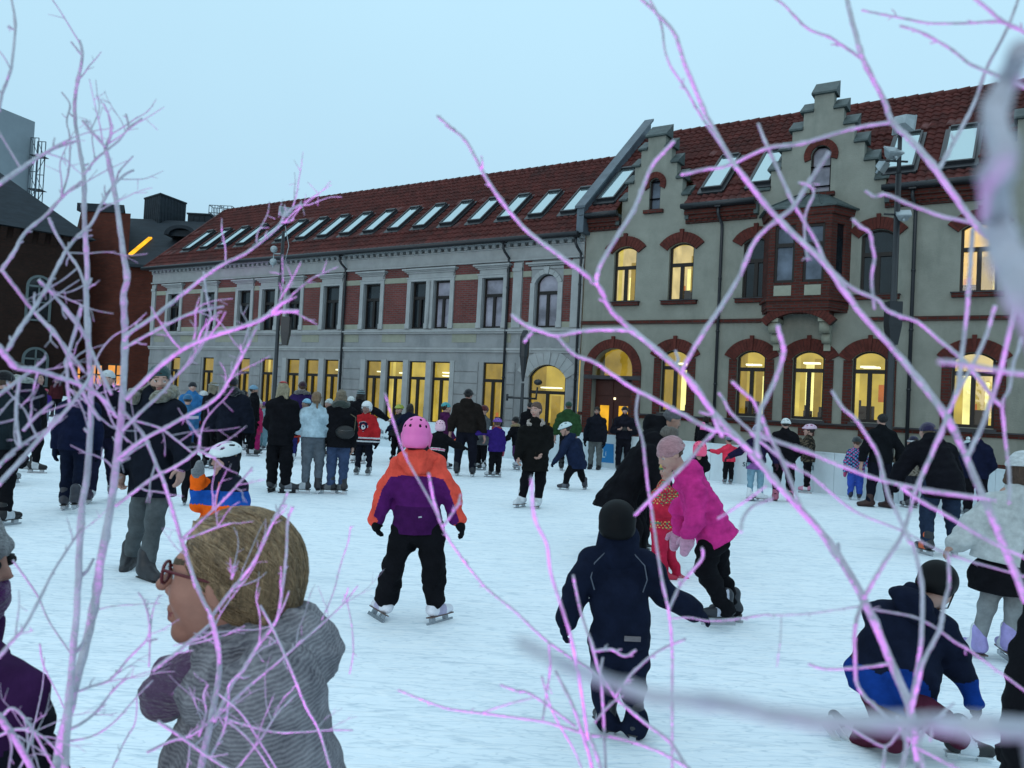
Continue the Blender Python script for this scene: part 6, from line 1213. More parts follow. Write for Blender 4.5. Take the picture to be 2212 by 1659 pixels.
f.body(SK,hands=False).jacket((.022,.012,.06),1.25,hem=.15,flare=1.1).hoodfur((.10,.09,.09)).trousers((.018,.014,.06),1.1).feet(BLK,None).gloves(BLK).beanie((.03,.012,.02),True)
f=Fig('person in black jacket and grey bobble striped hat reaching an arm toward the lit windows',772,1001,top=841,yaw=-12,h=.013,arms=(((.3,0,-1),(.1,.2,-1)),((.9,.1,-.45),(.9,.15,-.6))))
f.body((.30,.24,.22)).hair(DKH,'long',.1).jacket(BLK,1.25,hem=.06).trousers(BLK,1.1).feet((.55,.57,.6),None,True).beanie((.06,.09,.10),True,cols=[fab((.035,.045,.05),'knit'),fab((.14,.20,.22),'knit')],colfn=lambda C:(np.sin(C[:,2]*120)>.2).astype(int))
f=Fig('child in white fluffy hat behind the woman with the shoulder bag',751,985,top=857,yaw=30,child=True,h=.016); f.body(SK,hands=False).jacket((.03,.05,.04),1.2,hem=.05).trousers(BLK,1.1).feet(BLK).gloves(BLK).beanie((.55,.58,.58),True)
f=Fig('child in white hat and green grey jacket peeking between ponytail and ash blond hair',704,985,top=862,yaw=150,child=True,h=.016); f.body(SK,hands=False).jacket((.05,.08,.06),1.2,hem=.05).trousers((.05,.06,.05),1.1).feet((.05,.035,.03)).gloves(BLK).beanie((.5,.53,.52),True)
f=Fig('child in navy trousers and dark jacket beside the all black woman',625,1001,top=880,yaw=20,child=True,h=.016,legs=STEP); f.body(SK,hands=False).jacket((.30,.03,.02),1.2,hem=.03).trousers((.02,.02,.10),1.1).feet((.5,.52,.55)).gloves((.25,.03,.02)).beanie(NVY,True)
f=Fig('man in blue jacket and navy beanie watching from beyond the barrier',407,985,top=825,yaw=-150,h=.018,skate=False); f.body(SK,hands=False).jacket((.03,.13,.30),1.25,hem=.05,hood=True).trousers(BLK,1.05).feet(BLK,None).gloves(BLK).beanie((.012,.014,.02),True)
f=Fig('child in blue and white banded jacket behind the man with grey jeans',398,995,top=852,yaw=20,child=True,h=.015); f.body(SK,hands=False).jacket((.03,.12,.24),1.25,hem=.05,cols=[fab((.03,.11,.23)),fab((.45,.5,.53))],colfn=lambda C,f=f:((np.abs((C[:,2]-f.J['pel'][2])/f.H-.16)<.02)).astype(int)).trousers((.02,.05,.12),1.1).feet(BLK).gloves(NVY).beanie((.03,.12,.24),True)
f=Fig('child in white hat and dark red jacket between two men in black',434,975,top=845,yaw=-40,child=True,h=.015); f.body(SK,hands=False).jacket((.16,.012,.03),1.25,hem=.05).trousers(NVY,1.1).feet(BLK).gloves(BLK).beanie((.5,.52,.52),True)
f=Fig('woman with grey blond hair and white headband behind the broad man',452,1012,top=824,yaw=-30,h=.015); f.body(SK,hands=False).hair((.2,.17,.12),'long',.1).jacket(BLK,1.2,hem=.06).trousers(BLK,1.0).feet(BLK).gloves(BLK).beanie((.5,.52,.53),True,low=.2,headband=True)
f=Fig('man in light blue beanie and black jacket, bearded, in profile',541,985,top=832,yaw=-80,h=.014); f.body(SKD,hands=False,beard=(.01,.01,.01),brow=BLK).jacket(BLK,1.2,hem=.05).trousers(BLK,1.05).feet(BLK).gloves(BLK).beanie((.14,.27,.38),True,low=.08)
f=Fig('dark haired boy in blue jacket far back by the lit wooden door',521,972,top=843,yaw=-60,h=.018,child=True); f.body(SKD,hands=False).hair(BLK,'short').jacket((.02,.035,.15),1.2,hem=.04).trousers(BLK,1.05).feet(BLK).gloves(BLK)
f=Fig('child in pink jacket mostly hidden behind the broad man\'s shoulder',508,980,top=858,yaw=0,h=.018,child=True); f.body(SK,hands=False).jacket((.5,.05,.12),1.2,hem=.04).trousers(BLK,1.05).feet(BLK).gloves(BLK).beanie((.4,.04,.1),True)
f=Fig('child in black trousers and black skates hidden behind the raised orange sleeve',407,1092,top=955,yaw=10,child=True,h=.013); f.body(SK,hands=False).jacket(BLK,1.15,hem=.04).trousers((.008,.008,.01),1.2).feet((.012,.012,.014),(.35,.38,.4)).gloves(BLK).helmet(BLK,'skate')
f=Fig('dark haired person in black seen over the fur collar of the parka woman',1139,1000,top=868,yaw=20,h=.016); f.body(SK,hands=False).hair(BLK,'short').jacket(BLK,1.15,hem=.06).trousers(BLK,1).feet(BLK).gloves(BLK)
# ---- left edge
f=Fig('person in dark green grey puffer jacket cut by the picture edge',-8,1134,top=800,yaw=-20,h=.012,shw=1.1,arms=(((.3,0,-1),(.1,.1,-1)),)*2); f.body(SK,hands=False).jacket((.010,.016,.020),1.35,hem=.05,puff=1).trousers(BLK,1.1).feet(BLK).gloves(BLK).beanie(BLK,True)
f=Fig('person with dark tousled hair, pale fur collar and black coat near the picture edge',28,1045,top=780,yaw=0,h=.012,legs=WALK); f.body(SK,hands=False).hair(DKH,'curly').jacket((.007,.008,.015),1.25,hem=.10).hoodfur((.30,.32,.30)).trousers(BLK,1.1).feet((.18,.2,.22),None).gloves(BLK)
f=Fig('person with long dark hair in black coat turned in profile by the tousled haired skater',68,1020,top=800,yaw=-80,h=.013,legs=STEP); f.body(SK,hands=False,brow=DKH).hair(DKH,'long',.12).jacket(BLK,1.25,hem=.10).trousers(BLK,1.05).feet(BLK).gloves(BLK)
f=Fig('small child in violet jacket and pink hat far off by the barrier end',95,914,top=840,yaw=30,h=.022,child=True); f.body(SK,hands=False).jacket((.05,.02,.16),1.3,hem=.06).trousers((.12,.15,.18),1.2).feet((.1,.1,.12)).gloves(NVY).beanie((.35,.05,.09),True)
f=Fig('person in navy coat striding away through the frosted twigs',155,1103,top=815,yaw=15,h=.012,legs=(((.04,.3,-1),(.02,-.1,-1)),((.05,-.2,-1),(.0,-.75,-1))),lean=6); f.body(SK,hands=False).hair(DKH,'short').jacket((.007,.010,.030),1.22,hem=.08).trousers((.006,.009,.022),1.1).feet((.03,.03,.04)).gloves(NVY).beanie(NVY,True)
f=Fig('man in white cap and black jacket behind the thick pink lit stem',216,1084,top=797,yaw=-160,h=.013,arms=(((.2,.1,-1),(.0,.4,-.9)),)*2,legs=STEP); f.body(SK,brow=DKH).jacket((.007,.007,.014),1.22,hem=.05).trousers((.012,.012,.03),1.08).feet((.03,.02,.04)).beanie((.5,.53,.55),False,low=.12)
f=Fig('pedestrian in dark red jacket small before the amber shop windows',120,880,dist=36,H=1.7,yaw=60,h=.026,skate=False); f.body(SK,hands=False).hair(DKH,'short').jacket((.05,.012,.015),1.2,hem=.06).trousers(BLK,1).feet(BLK,None).gloves(BLK)
f=Fig('person in grey knit hat, sunglasses and purple scarf at the picture edge',0,0,H=1.52,yaw=-82,dist=1.55,h=.008,lift=.001,skate=False,group=None)
f.put(hd=(-92,1213,0),neck=(-140,1350,0),shl=(-150,1410,.17),shr=(-140,1450,-.2),ell=(-140,1580,.2),elr=(-20,1560,-.26),wrl=(-90,1700,.2),wrr=(62,1690,-.2),pel=(-170,1830,0),chest=(-160,1520,0))
for n,sg in (('l',-1),('r',1)): f.J['hip'+n]=f.J['pel']+np.array([sg*.08,0,-.02]); f.J['kn'+n]=f.J['hip'+n]*[1,1,0]+np.array([0,.02,.42]); f.J['an'+n]=f.J['kn'+n]*[1,1,0]+np.array([0,-.02,.08]); f.J['ft'+n]=np.array([0,1.,0])
f.hh=.205; f.look(0,-5).body((.34,.17,.13)).beanie((.17,.17,.18),True).hair(BRH,'short').jacket((.035,.010,.05),1.05,hem=.1,cols=[fab((.032,.009,.045)),fab((.008,.008,.014))],colfn=lambda C,f=f:(np.linalg.norm(C-f.J['wrr'],axis=1)<.16).astype(int),wr=.007,sleeve=1.3).scarf((.075,.014,.09),.03,.05).trousers(BLK,1.1)
mb=MB()
for sg in (-1,1): mb.ball(f.hp((sg*.15,.37,.03)),.075*f.hh,8,0,(1.,1.,.8)); mb.tube([f.hp((sg*.24,.38,.06)),f.hp((sg*.36,.0,.05))],.014*f.hh,5)
mb.build('sunglasses',fab((.01,.01,.012),'shell'),f.root)
# ---- right half, by the barrier
f=Fig('child in neon pink helmet raising a pink mitten, half hidden behind the magenta jacket',1500,1150,H=1.22,yaw=20,child=True,h=.012,arms=(((.3,0,-1),(.1,.2,-1)),((.35,.1,.9),(.15,.1,1))))
f.put(hd=(1510,972,0),neck=(1504,1000,0),shl=(1486,1012,0),shr=(1522,1008,0),elr=(1512,960,.05),wrr=(1518,932,.05),ell=(1478,1045,0),wrl=(1474,1075,0),pel=(1500,1078,0),chest=(1502,1035,0),hipl=(1492,1085,0),hipr=(1510,1085,0),knl=(1488,1110,-.05),knr=(1508,1112,0),anl=(1482,1136,0),anr=(1508,1138,.05))
f.J['hdr']=unit([.05,0,1]); f.body(SK,hands=False).jacket(BLK,1.22,hem=.05).trousers(BLK,1.15).gloves((.7,.10,.30),True).feet((.5,.52,.55),(.02,.02,.02)).helmet((.95,.10,.22),'hockey',(.04,.005,.01))
f=Fig('adult in black leaning along the barrier beyond the neon pink helmet',1512,1015,top=930,H=1.6,yaw=-30,h=.015,lean=40,arms=(((.3,.6,-.6),(.1,.9,-.2)),((.6,.6,-.4),(.8,.4,-.1)))); f.body(SK,hands=False).hair(DKH,'long',.05).jacket(BLK,1.2,hem=.05).trousers(BLK,1.05).feet(BLK).gloves(BLK)
f=Fig('small child in coral pink jacket and grey blue hat clinging to the barrier, back turned',1572,1046,top=943,yaw=5,child=True,h=.012,hs=1.1,arms=(((.9,.2,-.5),(.8,.4,.1)),((.95,.2,-.2),(.9,.3,.1))),lean=8); f.body(SK,hands=False).jacket((.62,.035,.075),1.3,hem=.04,wr=.006).trousers(BLK,1.2).gloves(BLK).feet((.10,.13,.15),(.35,.08,.10)).beanie((.13,.16,.21),True)
f=Fig('girl in navy jacket, lilac skirt and pale jeans gliding with both arms out',1630,1083,top=917,yaw=-8,child=True,h=.011,arms=(((.8,.1,-.7),(.85,.1,-.55)),((.85,.1,-.75),(.35,.1,-1))))
f.J['ftl']=unit([.7,.6,0]); f.J['ftr']=unit([.9,.4,0]); f.body(SK,hands=False).jacket((.014,.010,.035),1.15,hem=.0).skirt((.19,.085,.26),.09,1.35).trousers((.16,.27,.34),.88).gloves((.05,.02,.03)).feet((.6,.62,.65),None,True).beanie((.28,.26,.36),True)
f=Fig('woman in white fluffy hat and black coat with pink shoes, back turned',1690,1083,top=903,yaw=-10,h=.012,skate=False,legs=(((.1,0,-1),(.04,0,-1)),((.12,.05,-1),(.05,0,-1))),arms=POCK); f.body(SK,hands=False).jacket(BLK,1.3,hem=.12,flare=1.1).trousers(BLK,1.05).feet((.35,.10,.16),None).beanie((.62,.66,.66),True,tall=.95).gloves(BLK)
f=Fig('child in pink and white bike helmet and brown camouflage jacket with hands at the mouth',1742,1065,top=918,yaw=70,child=True,h=.011,arms=(((.25,.15,-1),(-.2,.45,.9)),)*2,legs=(((.06,0,-1),(.0,0,-1)),)*2)
def camo(C): return ((np.sin(C[:,0]*60+2*np.sin(C[:,2]*35))*np.sin(C[:,2]*55+C[:,1]*40))>.15).astype(int)
f.body(SK,hands=False,brow=BRH).jacket(CHA,1.2,hem=.05,cols=[fab((.02,.018,.015)),fab((.09,.07,.05))],colfn=camo).trousers(BLK,1.05).gloves((.09,.07,.05)).feet((.55,.22,.32),(.6,.6,.62),True).helmet((.55,.40,.52),'bike',(.25,.01,.08))
f=Fig('child in floral blue and pink jacket and bright blue trousers holding the man\'s hand',1846,1080,top=945,yaw=-15,child=True,h=.011,hs=1.08,arms=(((.3,0,-1),(.1,.15,-1)),((.5,0,-.9),(.6,.1,-.6))))
f.body(SK,hands=False).jacket(BLU,1.3,hem=.08,cols=[fab((.02,.025,.10)),fab((.10,.30,.50)),fab((.50,.05,.20))],colfn=lambda C:np.where(np.sin(C[:,0]*85+1)*np.sin(C[:,2]*80+C[:,1]*60)>.25,1,np.where(np.sin(C[:,0]*70+C[:,1]*75+2)*np.sin(C[:,2]*88+.5)>.35,2,0))).trousers((.035,.08,.38),1.3).gloves((.4,.05,.15),True).feet((.02,.025,.05)).beanie((.03,.04,.045),True)
f=Fig('man in black suit jacket and brown shoes standing between two children, back turned',1898,1096,top=893,yaw=0,h=.011,skate=False,shw=1.12,arms=(((.4,0,-1),(.15,.05,-1)),((.65,-.05,-1),(.0,.1,-1))),legs=(((.12,0,-1),(.1,0,-1)),((.1,-.05,-1),(.08,-.1,-1)))); f.J['ftl']=unit([-1,.2,0]); f.J['ftr']=unit([-.5,.8,0])
f.body(SK).hair(BLK,'short').jacket((.006,.007,.009),1.18,hem=.05,wr=.005).trousers((.007,.008,.014),1.05).feet((.03,.010,.008),None)
f=Fig('child in beige camouflage jacket and navy hat with white band reaching for the man\'s hand',1966,1097,top=944,yaw=15,child=True,h=.011,hs=1.05,arms=(((.85,.1,-.5),(.9,.2,.1)),((.3,0,-1),(.1,.15,-1)))); f.body(SK,hands=False).jacket(CHA,1.28,hem=.05,hood=True,cols=[fab((.20,.175,.145)),fab((.085,.07,.055))],colfn=camo).trousers((.02,.022,.03),1.15).gloves((.20,.17,.14),True).feet((.05,.05,.06),(.4,.4,.4)).beanie((.02,.022,.05),True,cols=[fab((.02,.02,.05),'knit'),fab((.5,.52,.54),'knit')],colfn=lambda C,f=f:(np.abs((C[:,2]-f.J['hd'][2])/f.hh-.13)<.07).astype(int))
f=Fig('woman with long straight blond hair and dark scarf facing out beyond the barrier',2010,1040,top=903,yaw=175,h=.013,skate=False); f.body(SK,hands=False,brow=BRH).hair((.24,.18,.11),'long',.25).jacket((.03,.032,.035),1.15,hem=.08).scarf(BLK).trousers(BLK,1).feet(BLK,None).gloves(BLK)
f=Fig('person in wide black coat and jeans bending forward with orange trimmed skates, back turned',2032,1200,H=1.72,yaw=5,h=.012,arms=(((.62,.25,-1),(.35,.3,-1)),((.55,.25,-1),(.35,.3,-1))),lean=38,legs=(((.1,.15,-1),(.06,-.15,-1)),)*2,shw=1.2,legsep=.03)
f.J['ftl']=unit([-.1,1,0]); f.J['ftr']=unit([.4,.9,0]); f.body(SK,hands=False).jacket((.006,.006,.009),1.4,hem=.15,flare=1.2,sleeve=1.2,hood=True).trousers((.016,.026,.05),1.15).gloves(BLK).feet((.02,.02,.025),(.6,.10,.02)).beanie((.02,.015,.05),True)
f=Fig('person in navy coat with dark hair standing beyond the wide black coat',2104,1128,top=926,yaw=-20,h=.012,arms=POCK); f.body(SK,hands=False).hair(BLK,'short').jacket((.006,.008,.024),1.3,hem=.08).trousers(BLK,1.05).feet((.05,.06,.07)).gloves(BLK)
f=Fig('child in pale bobble hat between the wide black coat and the navy coat',2086,1110,top=952,yaw=160,child=True,h=.013); f.body(SK,hands=False).jacket((.02,.025,.03),1.2,hem=.05).trousers(BLK,1.1).feet((.4,.42,.45)).gloves(BLK).beanie((.40,.50,.52),True,pom=(.5,.58,.6))
f=Fig('girl in white fluffy jacket, black skirt and lilac skates skating out of the picture',2145,1424,H=1.44,yaw=-30,child=True,h=.0095,lean=10)
f.put(hd=(2208,1015,0),neck=(2198,1068,0),shl=(2150,1092,.05),shr=(2245,1092,-.05),ell=(2105,1140,.05),elr=(2280,1150,0),wrl=(2066,1172,.05),wrr=(2300,1200,0),pel=(2172,1225,0),chest=(2185,1140,0),hipl=(2152,1240,.03),hipr=(2195,1240,-.03),knl=(2132,1310,.0),knr=(2190,1312,-.08),anl=(2112,1388,.05),anr=(2178,1385,-.05))
f.J['ftl']=unit([-.5,.8,0]); f.J['ftr']=unit([-.3,.9,0]); f.look(0,0).body(SK).hair((.08,.045,.03),'long',.02).jacket((.42,.44,.44),1.3,hem=-.02,sleeve=1.3,wr=.007).skirt(BLK,.12,1.75).trousers((.20,.21,.215),.72,name='tights',wr=.001).feet((.32,.27,.55),(.62,.64,.68),True).beanie((.5,.53,.54),True,low=.06)
f=Fig('adult in flaring black coat cut by the picture corner',0,0,H=1.66,yaw=20,dist=2.25,h=.010,lift=.001,skate=False,group=None,arms=(((.1,.1,-1),(-.1,.25,-1)),)*2)
x=dep(2385,1400,2.25)[0]; f.root.location=(x,2.25,0); f.body(SK,hands=False).jacket(BLK,1.15,hem=.34,flare=2.1,sleeve=1.).trousers(BLK,1.1).feet(BLK,None).gloves(BLK).hair(DKH,'short')
# ------------------------------------------------------------------ frosted birch twigs in front of the rink
M_twig=mat('frosted_birch_twig',(.49,.48,.545),.85,.18,50.,.45,160.,dirt=((.12,.09,.10),26.,.45))
def spline(P,k=5):
    P=[np.array(p,float) for p in P]
    if len(P)<3: return np.array([P[0]+(P[-1]-P[0])*t for t in np.linspace(0,1,6)])
    out=[]
    for i in range(len(P)-1):
        p0=P[max(i-1,0)];p1=P[i];p2=P[i+1];p3=P[min(i+2,len(P)-1)]
        for j in range(k):
            t=j/k; out.append(.5*((2*p1)+(-p0+p2)*t+(2*p0-5*p1+4*p2-p3)*t*t+(-p0+3*p1-3*p2+p3)*t**3))
    return np.array(out+[P[-1]])
tr=random.Random(5)
def bush(name,label,data,dflt,seed,root_uv,twigs=1.,fine=0):
    """data rows: (width px at first point, width px at last point, depth first, depth last, [(u,v)...])"""
    rr=random.Random(seed); b=dep(*root_uv,dflt); R=empty(name,(b[0],b[1],0),0,label,'shrub','frosted birch shrubs lining the rink'); off=np.array(R.location)
    for w0,w1,d0,d1,pts in data:
        n=len(pts); L=[0]
        for p,q in zip(pts[:-1],pts[1:]): L.append(L[-1]+math.hypot(q[0]-p[0],q[1]-p[1]))
        if n>2: ph=rr.random()*6; pts3=[dep(u,v,d0+(d1-d0)*l/L[-1]+.012*math.sin(ph+l*.02)) for (u,v),l in zip(pts,L)]
        else: pts3=[dep(u,v,d0+(d1-d0)*l/L[-1]) for (u,v),l in zip(pts,L)]
        S=spline(pts3,6); m=len(S); t=np.linspace(0,1,m); wd=(w0+(w1-w0)*t)*((.72 if fine else .74) if d0>.3 else 1); dd=d0+(d1-d0)*t; r=wd*.5*dd/FL
        jit=np.array([rr.uniform(.94,1.06) for _ in range(m)]); 
        for k in range(2,m-2):
            if rr.random()<.10: jit[k]*=1.25
        S=S+np.array([[rr.gauss(0,1),rr.gauss(0,1),rr.gauss(0,1)] for _ in range(m)])*r[:,None]*.07
        mb=MB(); mb.tube(S-off,r*jit,9); mb.ball(S[-1]-off,r[-1]*.98,4)
        if w1<9:   # buds and short spurs
            for k in range(1,m-1):
                if rr.random()<.16*twigs:
                    T=S[k+1]-S[k-1]; T/=np.linalg.norm(T); x,y=perp(T); a=rr.uniform(0,6.3); q=math.cos(a)*x+math.sin(a)*y; ln=r[k]*rr.choice((2.2,3,4,7)); e_=S[k]+(T*.75+q*.8)*ln
                    mb.tube([S[k]-off,S[k]+(T*.3+q*.5)*ln-off,e_-off],[r[k]*.75,r[k]*.55,r[k]*.42],6); mb.ball(e_-off,r[k]*.5,3)
        if fine and w0>6:   # fine side twigs that fork off the limb
            for _ in range(rr.choice((2,2,3,4))):
                k=rr.randrange(m//5,m-1); T=S[k+1]-S[k-1]; T/=np.linalg.norm(T); x,y=perp(T); a=rr.uniform(0,6.3); q=unit(T*.8+(math.cos(a)*x+math.sin(a)*y)*.75+np.array([0,-.1,.25])); ln=rr.uniform(.025,.085); P_=[S[k]]
                for z in range(4): q=unit(q+np.array([rr.gauss(0,.16) for _ in range(3)])); P_.append(P_[-1]+q*ln/4)
                P_=spline(P_,4); r0=min(r[k]*.55,2.4*dd[k]/FL); mb.tube(P_-off,np.linspace(r0,r0*.45,len(P_)),6); mb.ball(P_[-1]-off,r0*.6,3)
                for z in (6,11): e_=P_[z]+unit(q+np.array([rr.gauss(0,.7) for _ in range(3)]))*ln*.22; mb.tube([P_[z]-off,(P_[z]+e_)/2-off,e_-off],[r0*.5,r0*.42,r0*.35],5)
        mb.build('branch',M_twig,R)
    return R
def stem_down(R,uv,d,w,out=.8):
    p=dep(*uv,d)-np.array(R.location); mb=MB(); r=w*.5*d/FL; mb.tube([p,np.array([p[0]+(out-1)*.12,p[1],p[2]-.5]),[p[0]+(out-1)*.25,p[1],-.02]],[r,r*1.25,r*1.6],9); mb.build('stem',M_twig,R)
D=.86
Lf=[(27,13,.84,.9,[(118,1665),(158,1497),(197,1339),(220,1198),(240,1090),(253,981),(264,867),(270,729),(267,640),(274,600),(262,518),(248,413),(228,318)]),
 (9,9,.9,.9,[(228,318),(205,292),(179,261)]),(9,9,.9,.9,[(228,318),(238,295),(241,270)]),
 (22,8,.80,.95,[(140,1665),(151,1497),(165,1321),(176,1110),(189,1018),(196,892),(193,767),(186,640),(189,588),(183,482),(181,377),(172,324),(161,240),(166,184),(178,122),(172,88)]),
 (6,6,.95,.95,[(178,122),(168,108),(154,91)]),(8,6,.9,.95,[(181,377),(206,345),(230,325),(258,302),(278,276),(306,256)]),(6,6,.95,.95,[(278,276),(276,262),(272,247)]),
 (11,8,.86,.9,[(0,587),(30,545),(53,504),(98,465),(140,420),(176,392)]),(14,8,.7,.86,[(-5,398),(40,368),(67,349),(116,321),(162,305)]),
 (6,5,.9,.95,[(132,425),(148,370),(151,300),(144,261),(151,226),(134,200)]),
 (9,7,.8,.9,[(-2,240),(4,205),(17,170),(26,135),(33,52),(24,-5)]),
 (11,10,.8,.86,[(5,585),(38,628),(70,669),(105,708),(140,749),(180,800)]),
 (20,10,.7,.84,[(-4,748),(15,772),(38,794),(75,799),(126,814),(176,832),(221,859),(251,900)]),
 (11,8,.75,.85,[(-4,854),(50,814),(75,795),(98,773)]),
 (12,7,.75,.95,[(15,757),(42,712),(70,671),(105,613),(140,546),(168,510),(197,483),(225,430),(246,400),(270,377),(288,368)]),(6,5,.95,.95,[(250,396),(258,370),(287,338)]),
 (9,8,.85,.86,[(105,470),(125,512),(147,546),(172,585),(190,640)]),(9,9,.8,.86,[(84,605),(116,637),(165,694),(190,735)]),
 (8,10,.9,.84,[(136,666),(160,694),(186,732),(205,775),(240,850)]),
 (11,9,.82,.85,[(176,660),(165,705),(153,747),(146,772),(146,829),(150,870)]),
 (9,11,.82,.84,[(78,676),(100,700),(118,717),(146,767),(161,807),(186,860),(215,905)]),
 (15,9,.7,.82,[(-4,1046),(40,1000),(83,950),(138,892),(181,837),(200,800)]),(12,8,.7,.8,[(-4,1008),(33,972),(83,937)]),(10,9,.75,.75,[(43,812),(37,860),(35,892),(38,930),(44,965)]),
 (10,9,.78,.8,[(50,930),(75,902),(113,870)]),
 (12,8,.84,.95,[(268,735),(281,718),(335,682),(387,641),(464,581),(527,549),(560,525),(598,493),(612,470),(619,451)]),(9,8,.95,.95,[(612,470),(630,452),(651,441)]),(8,7,.95,.95,[(608,480),(622,478),(634,473)]),
 (9,8,.85,.9,[(268,752),(310,728),(351,706),(401,681),(440,670),(482,662)]),
 (14,13,.84,.8,[(272,862),(320,815),(364,775),(427,737),(502,712),(555,694),(582,678)]),(15,11,.8,.8,[(582,678),(600,662),(626,642)]),(15,12,.8,.8,[(582,678),(610,672),(643,672)]),
 (10,6,.84,.92,[(264,930),(301,893),(346,852),(376,817),(410,782),(437,744),(449,704),(455,680),(450,659),(443,615),(440,588)]),
 (12,8,.84,.85,[(255,990),(300,955),(351,927),(400,900),(452,872),(480,845),(502,807),(530,755),(555,704)]),(9,7,.84,.86,[(262,995),(290,972),(318,956)]),(7,6,.86,.86,[(452,868),(475,850),(492,820)]),
 (10,9,.84,.85,[(250,1092),(290,1062),(326,1035),(365,1015),(402,993),(427,972)]),(8,8,.85,.85,[(427,972),(431,958),(432,940)]),(9,8,.85,.85,[(427,972),(445,980),(464,988)]),
 (10,12,.84,.86,[(268,890),(290,915),(314,947),(340,1010),(356,1046),(389,1156),(416,1240),(440,1300),(456,1330),(472,1390),(474,1430)]),
 (7,5,.84,.86,[(290,908),(346,925),(380,950),(418,980)]),
 (22,12,.86,.88,[(432,1668),(450,1580),(467,1497),(474,1427),(462,1360),(453,1332)]),
 (11,8,.87,.9,[(456,1334),(500,1275),(543,1222),(570,1170),(597,1110),(612,1085),(622,1060)]),(7,6,.88,.88,[(502,1272),(520,1262),(532,1250)]),(8,6,.88,.88,[(500,1250),(505,1235),(503,1222)]),
 (12,10,.85,.87,[(330,1448),(380,1410),(420,1378),(456,1348)]),(8,6,.86,.86,[(422,1270),(405,1200),(394,1163)]),(8,6,.88,.88,[(394,1163),(440,1120),(478,1085),(520,1040),(545,1010)]),
 (7,6,.88,.88,[(398,1165),(440,1150),(470,1138),(498,1130)]),
 (13,7,.86,.9,[(462,1560),(500,1480),(527,1444),(560,1390),(597,1339),(608,1283),(618,1200),(622,1123),(634,1095)]),(6,5,.9,.9,[(597,1339),(612,1310),(624,1278)]),
 (9,4,.86,.95,[(471,1545),(540,1480),(597,1433),(640,1395),(678,1363),(720,1325),(748,1297),(773,1265)]),(4,4,.95,.95,[(695,1339),(720,1280),(737,1216),(752,1170),(757,1137)]),(4,4,.95,.95,[(748,1292),(760,1350),(763,1410),(755,1455)]),(4,4,.95,.95,[(740,1300),(748,1285),(752,1270)]),
 (8,7,.86,.86,[(562,1308),(594,1367),(630,1450),(660,1525),(690,1580),(715,1665)]),(10,9,.82,.84,[(341,1558),(400,1598),(456,1638),(500,1665)]),
 (7,4,.86,.9,[(471,1546),(510,1560),(544,1570),(600,1582),(650,1581),(710,1577),(762,1577)]),(6,5,.86,.86,[(491,1556),(540,1600),(579,1655),(585,1668)]),
 (9,6,.86,.86,[(455,1635),(478,1590),(488,1560),(494,1510),(495,1479),(520,1452)]),(9,6,.84,.86,[(318,1625),(365,1602),(414,1588),(450,1560),(478,1530)]),
 (20,17,.7,.8,[(-4,1545),(35,1600),(72,1665)]),(10,6,.75,.8,[(-4,1560),(25,1530),(60,1560),(95,1620),(120,1665)]),
 (11,6,.7,.82,[(-4,1422),(25,1385),(53,1354),(90,1285),(116,1233),(150,1180),(183,1130)]),(6,5,.9,.9,[(28,1210),(60,1255),(84,1292),(105,1340),(138,1390),(160,1420)]),
 (8,6,.84,.86,[(158,1497),(200,1482),(239,1467),(275,1425),(299,1401),(320,1375),(322,1340),(312,1300),(299,1280)]),(6,4,.86,.86,[(318,1385),(332,1382),(340,1380)]),(5,4,.86,.86,[(322,1440),(328,1330),(345,1285)]),
 (10,6,.83,.85,[(140,1580),(180,1560),(211,1534),(245,1490),(274,1465)]),(6,4,.84,.86,[(150,1600),(200,1590),(246,1560),(300,1500),(330,1470)]),
 (5,3,.9,.95,[(86,1390),(95,1440),(130,1510),(150,1560)]),(4,3,.95,.95,[(200,1320),(240,1310),(300,1305),(345,1303)]),(4,3,.95,.95,[(60,1620),(80,1540),(92,1480),(96,1420)]),(9,6,.78,.8,[(-4,1590),(40,1575),(90,1590),(140,1640)]),(7,5,.8,.8,[(40,1665),(60,1620),(58,1580),(52,1550)]),
 (6,5,.84,.9,[(470,1497),(520,1540),(560,1600),(600,1665)]),(7,5,.86,.9,[(505,1668),(560,1600),(600,1540),(640,1500)]),(7,5,.86,.86,[(430,1590),(445,1540),(440,1500),(450,1478)]),(5,4,.88,.88,[(240,1665),(270,1600),(292,1560),(296,1500)])]
R=bush('birch_shrub','tall frosted white birch shrub with two thick stems beside the blond woman',Lf,D,3,(130,1660),1.,1); stem_down(R,(118,1664),.84,27); stem_down(R,(140,1664),.80,22); stem_down(R,(432,1667),.86,22)
E_=.62
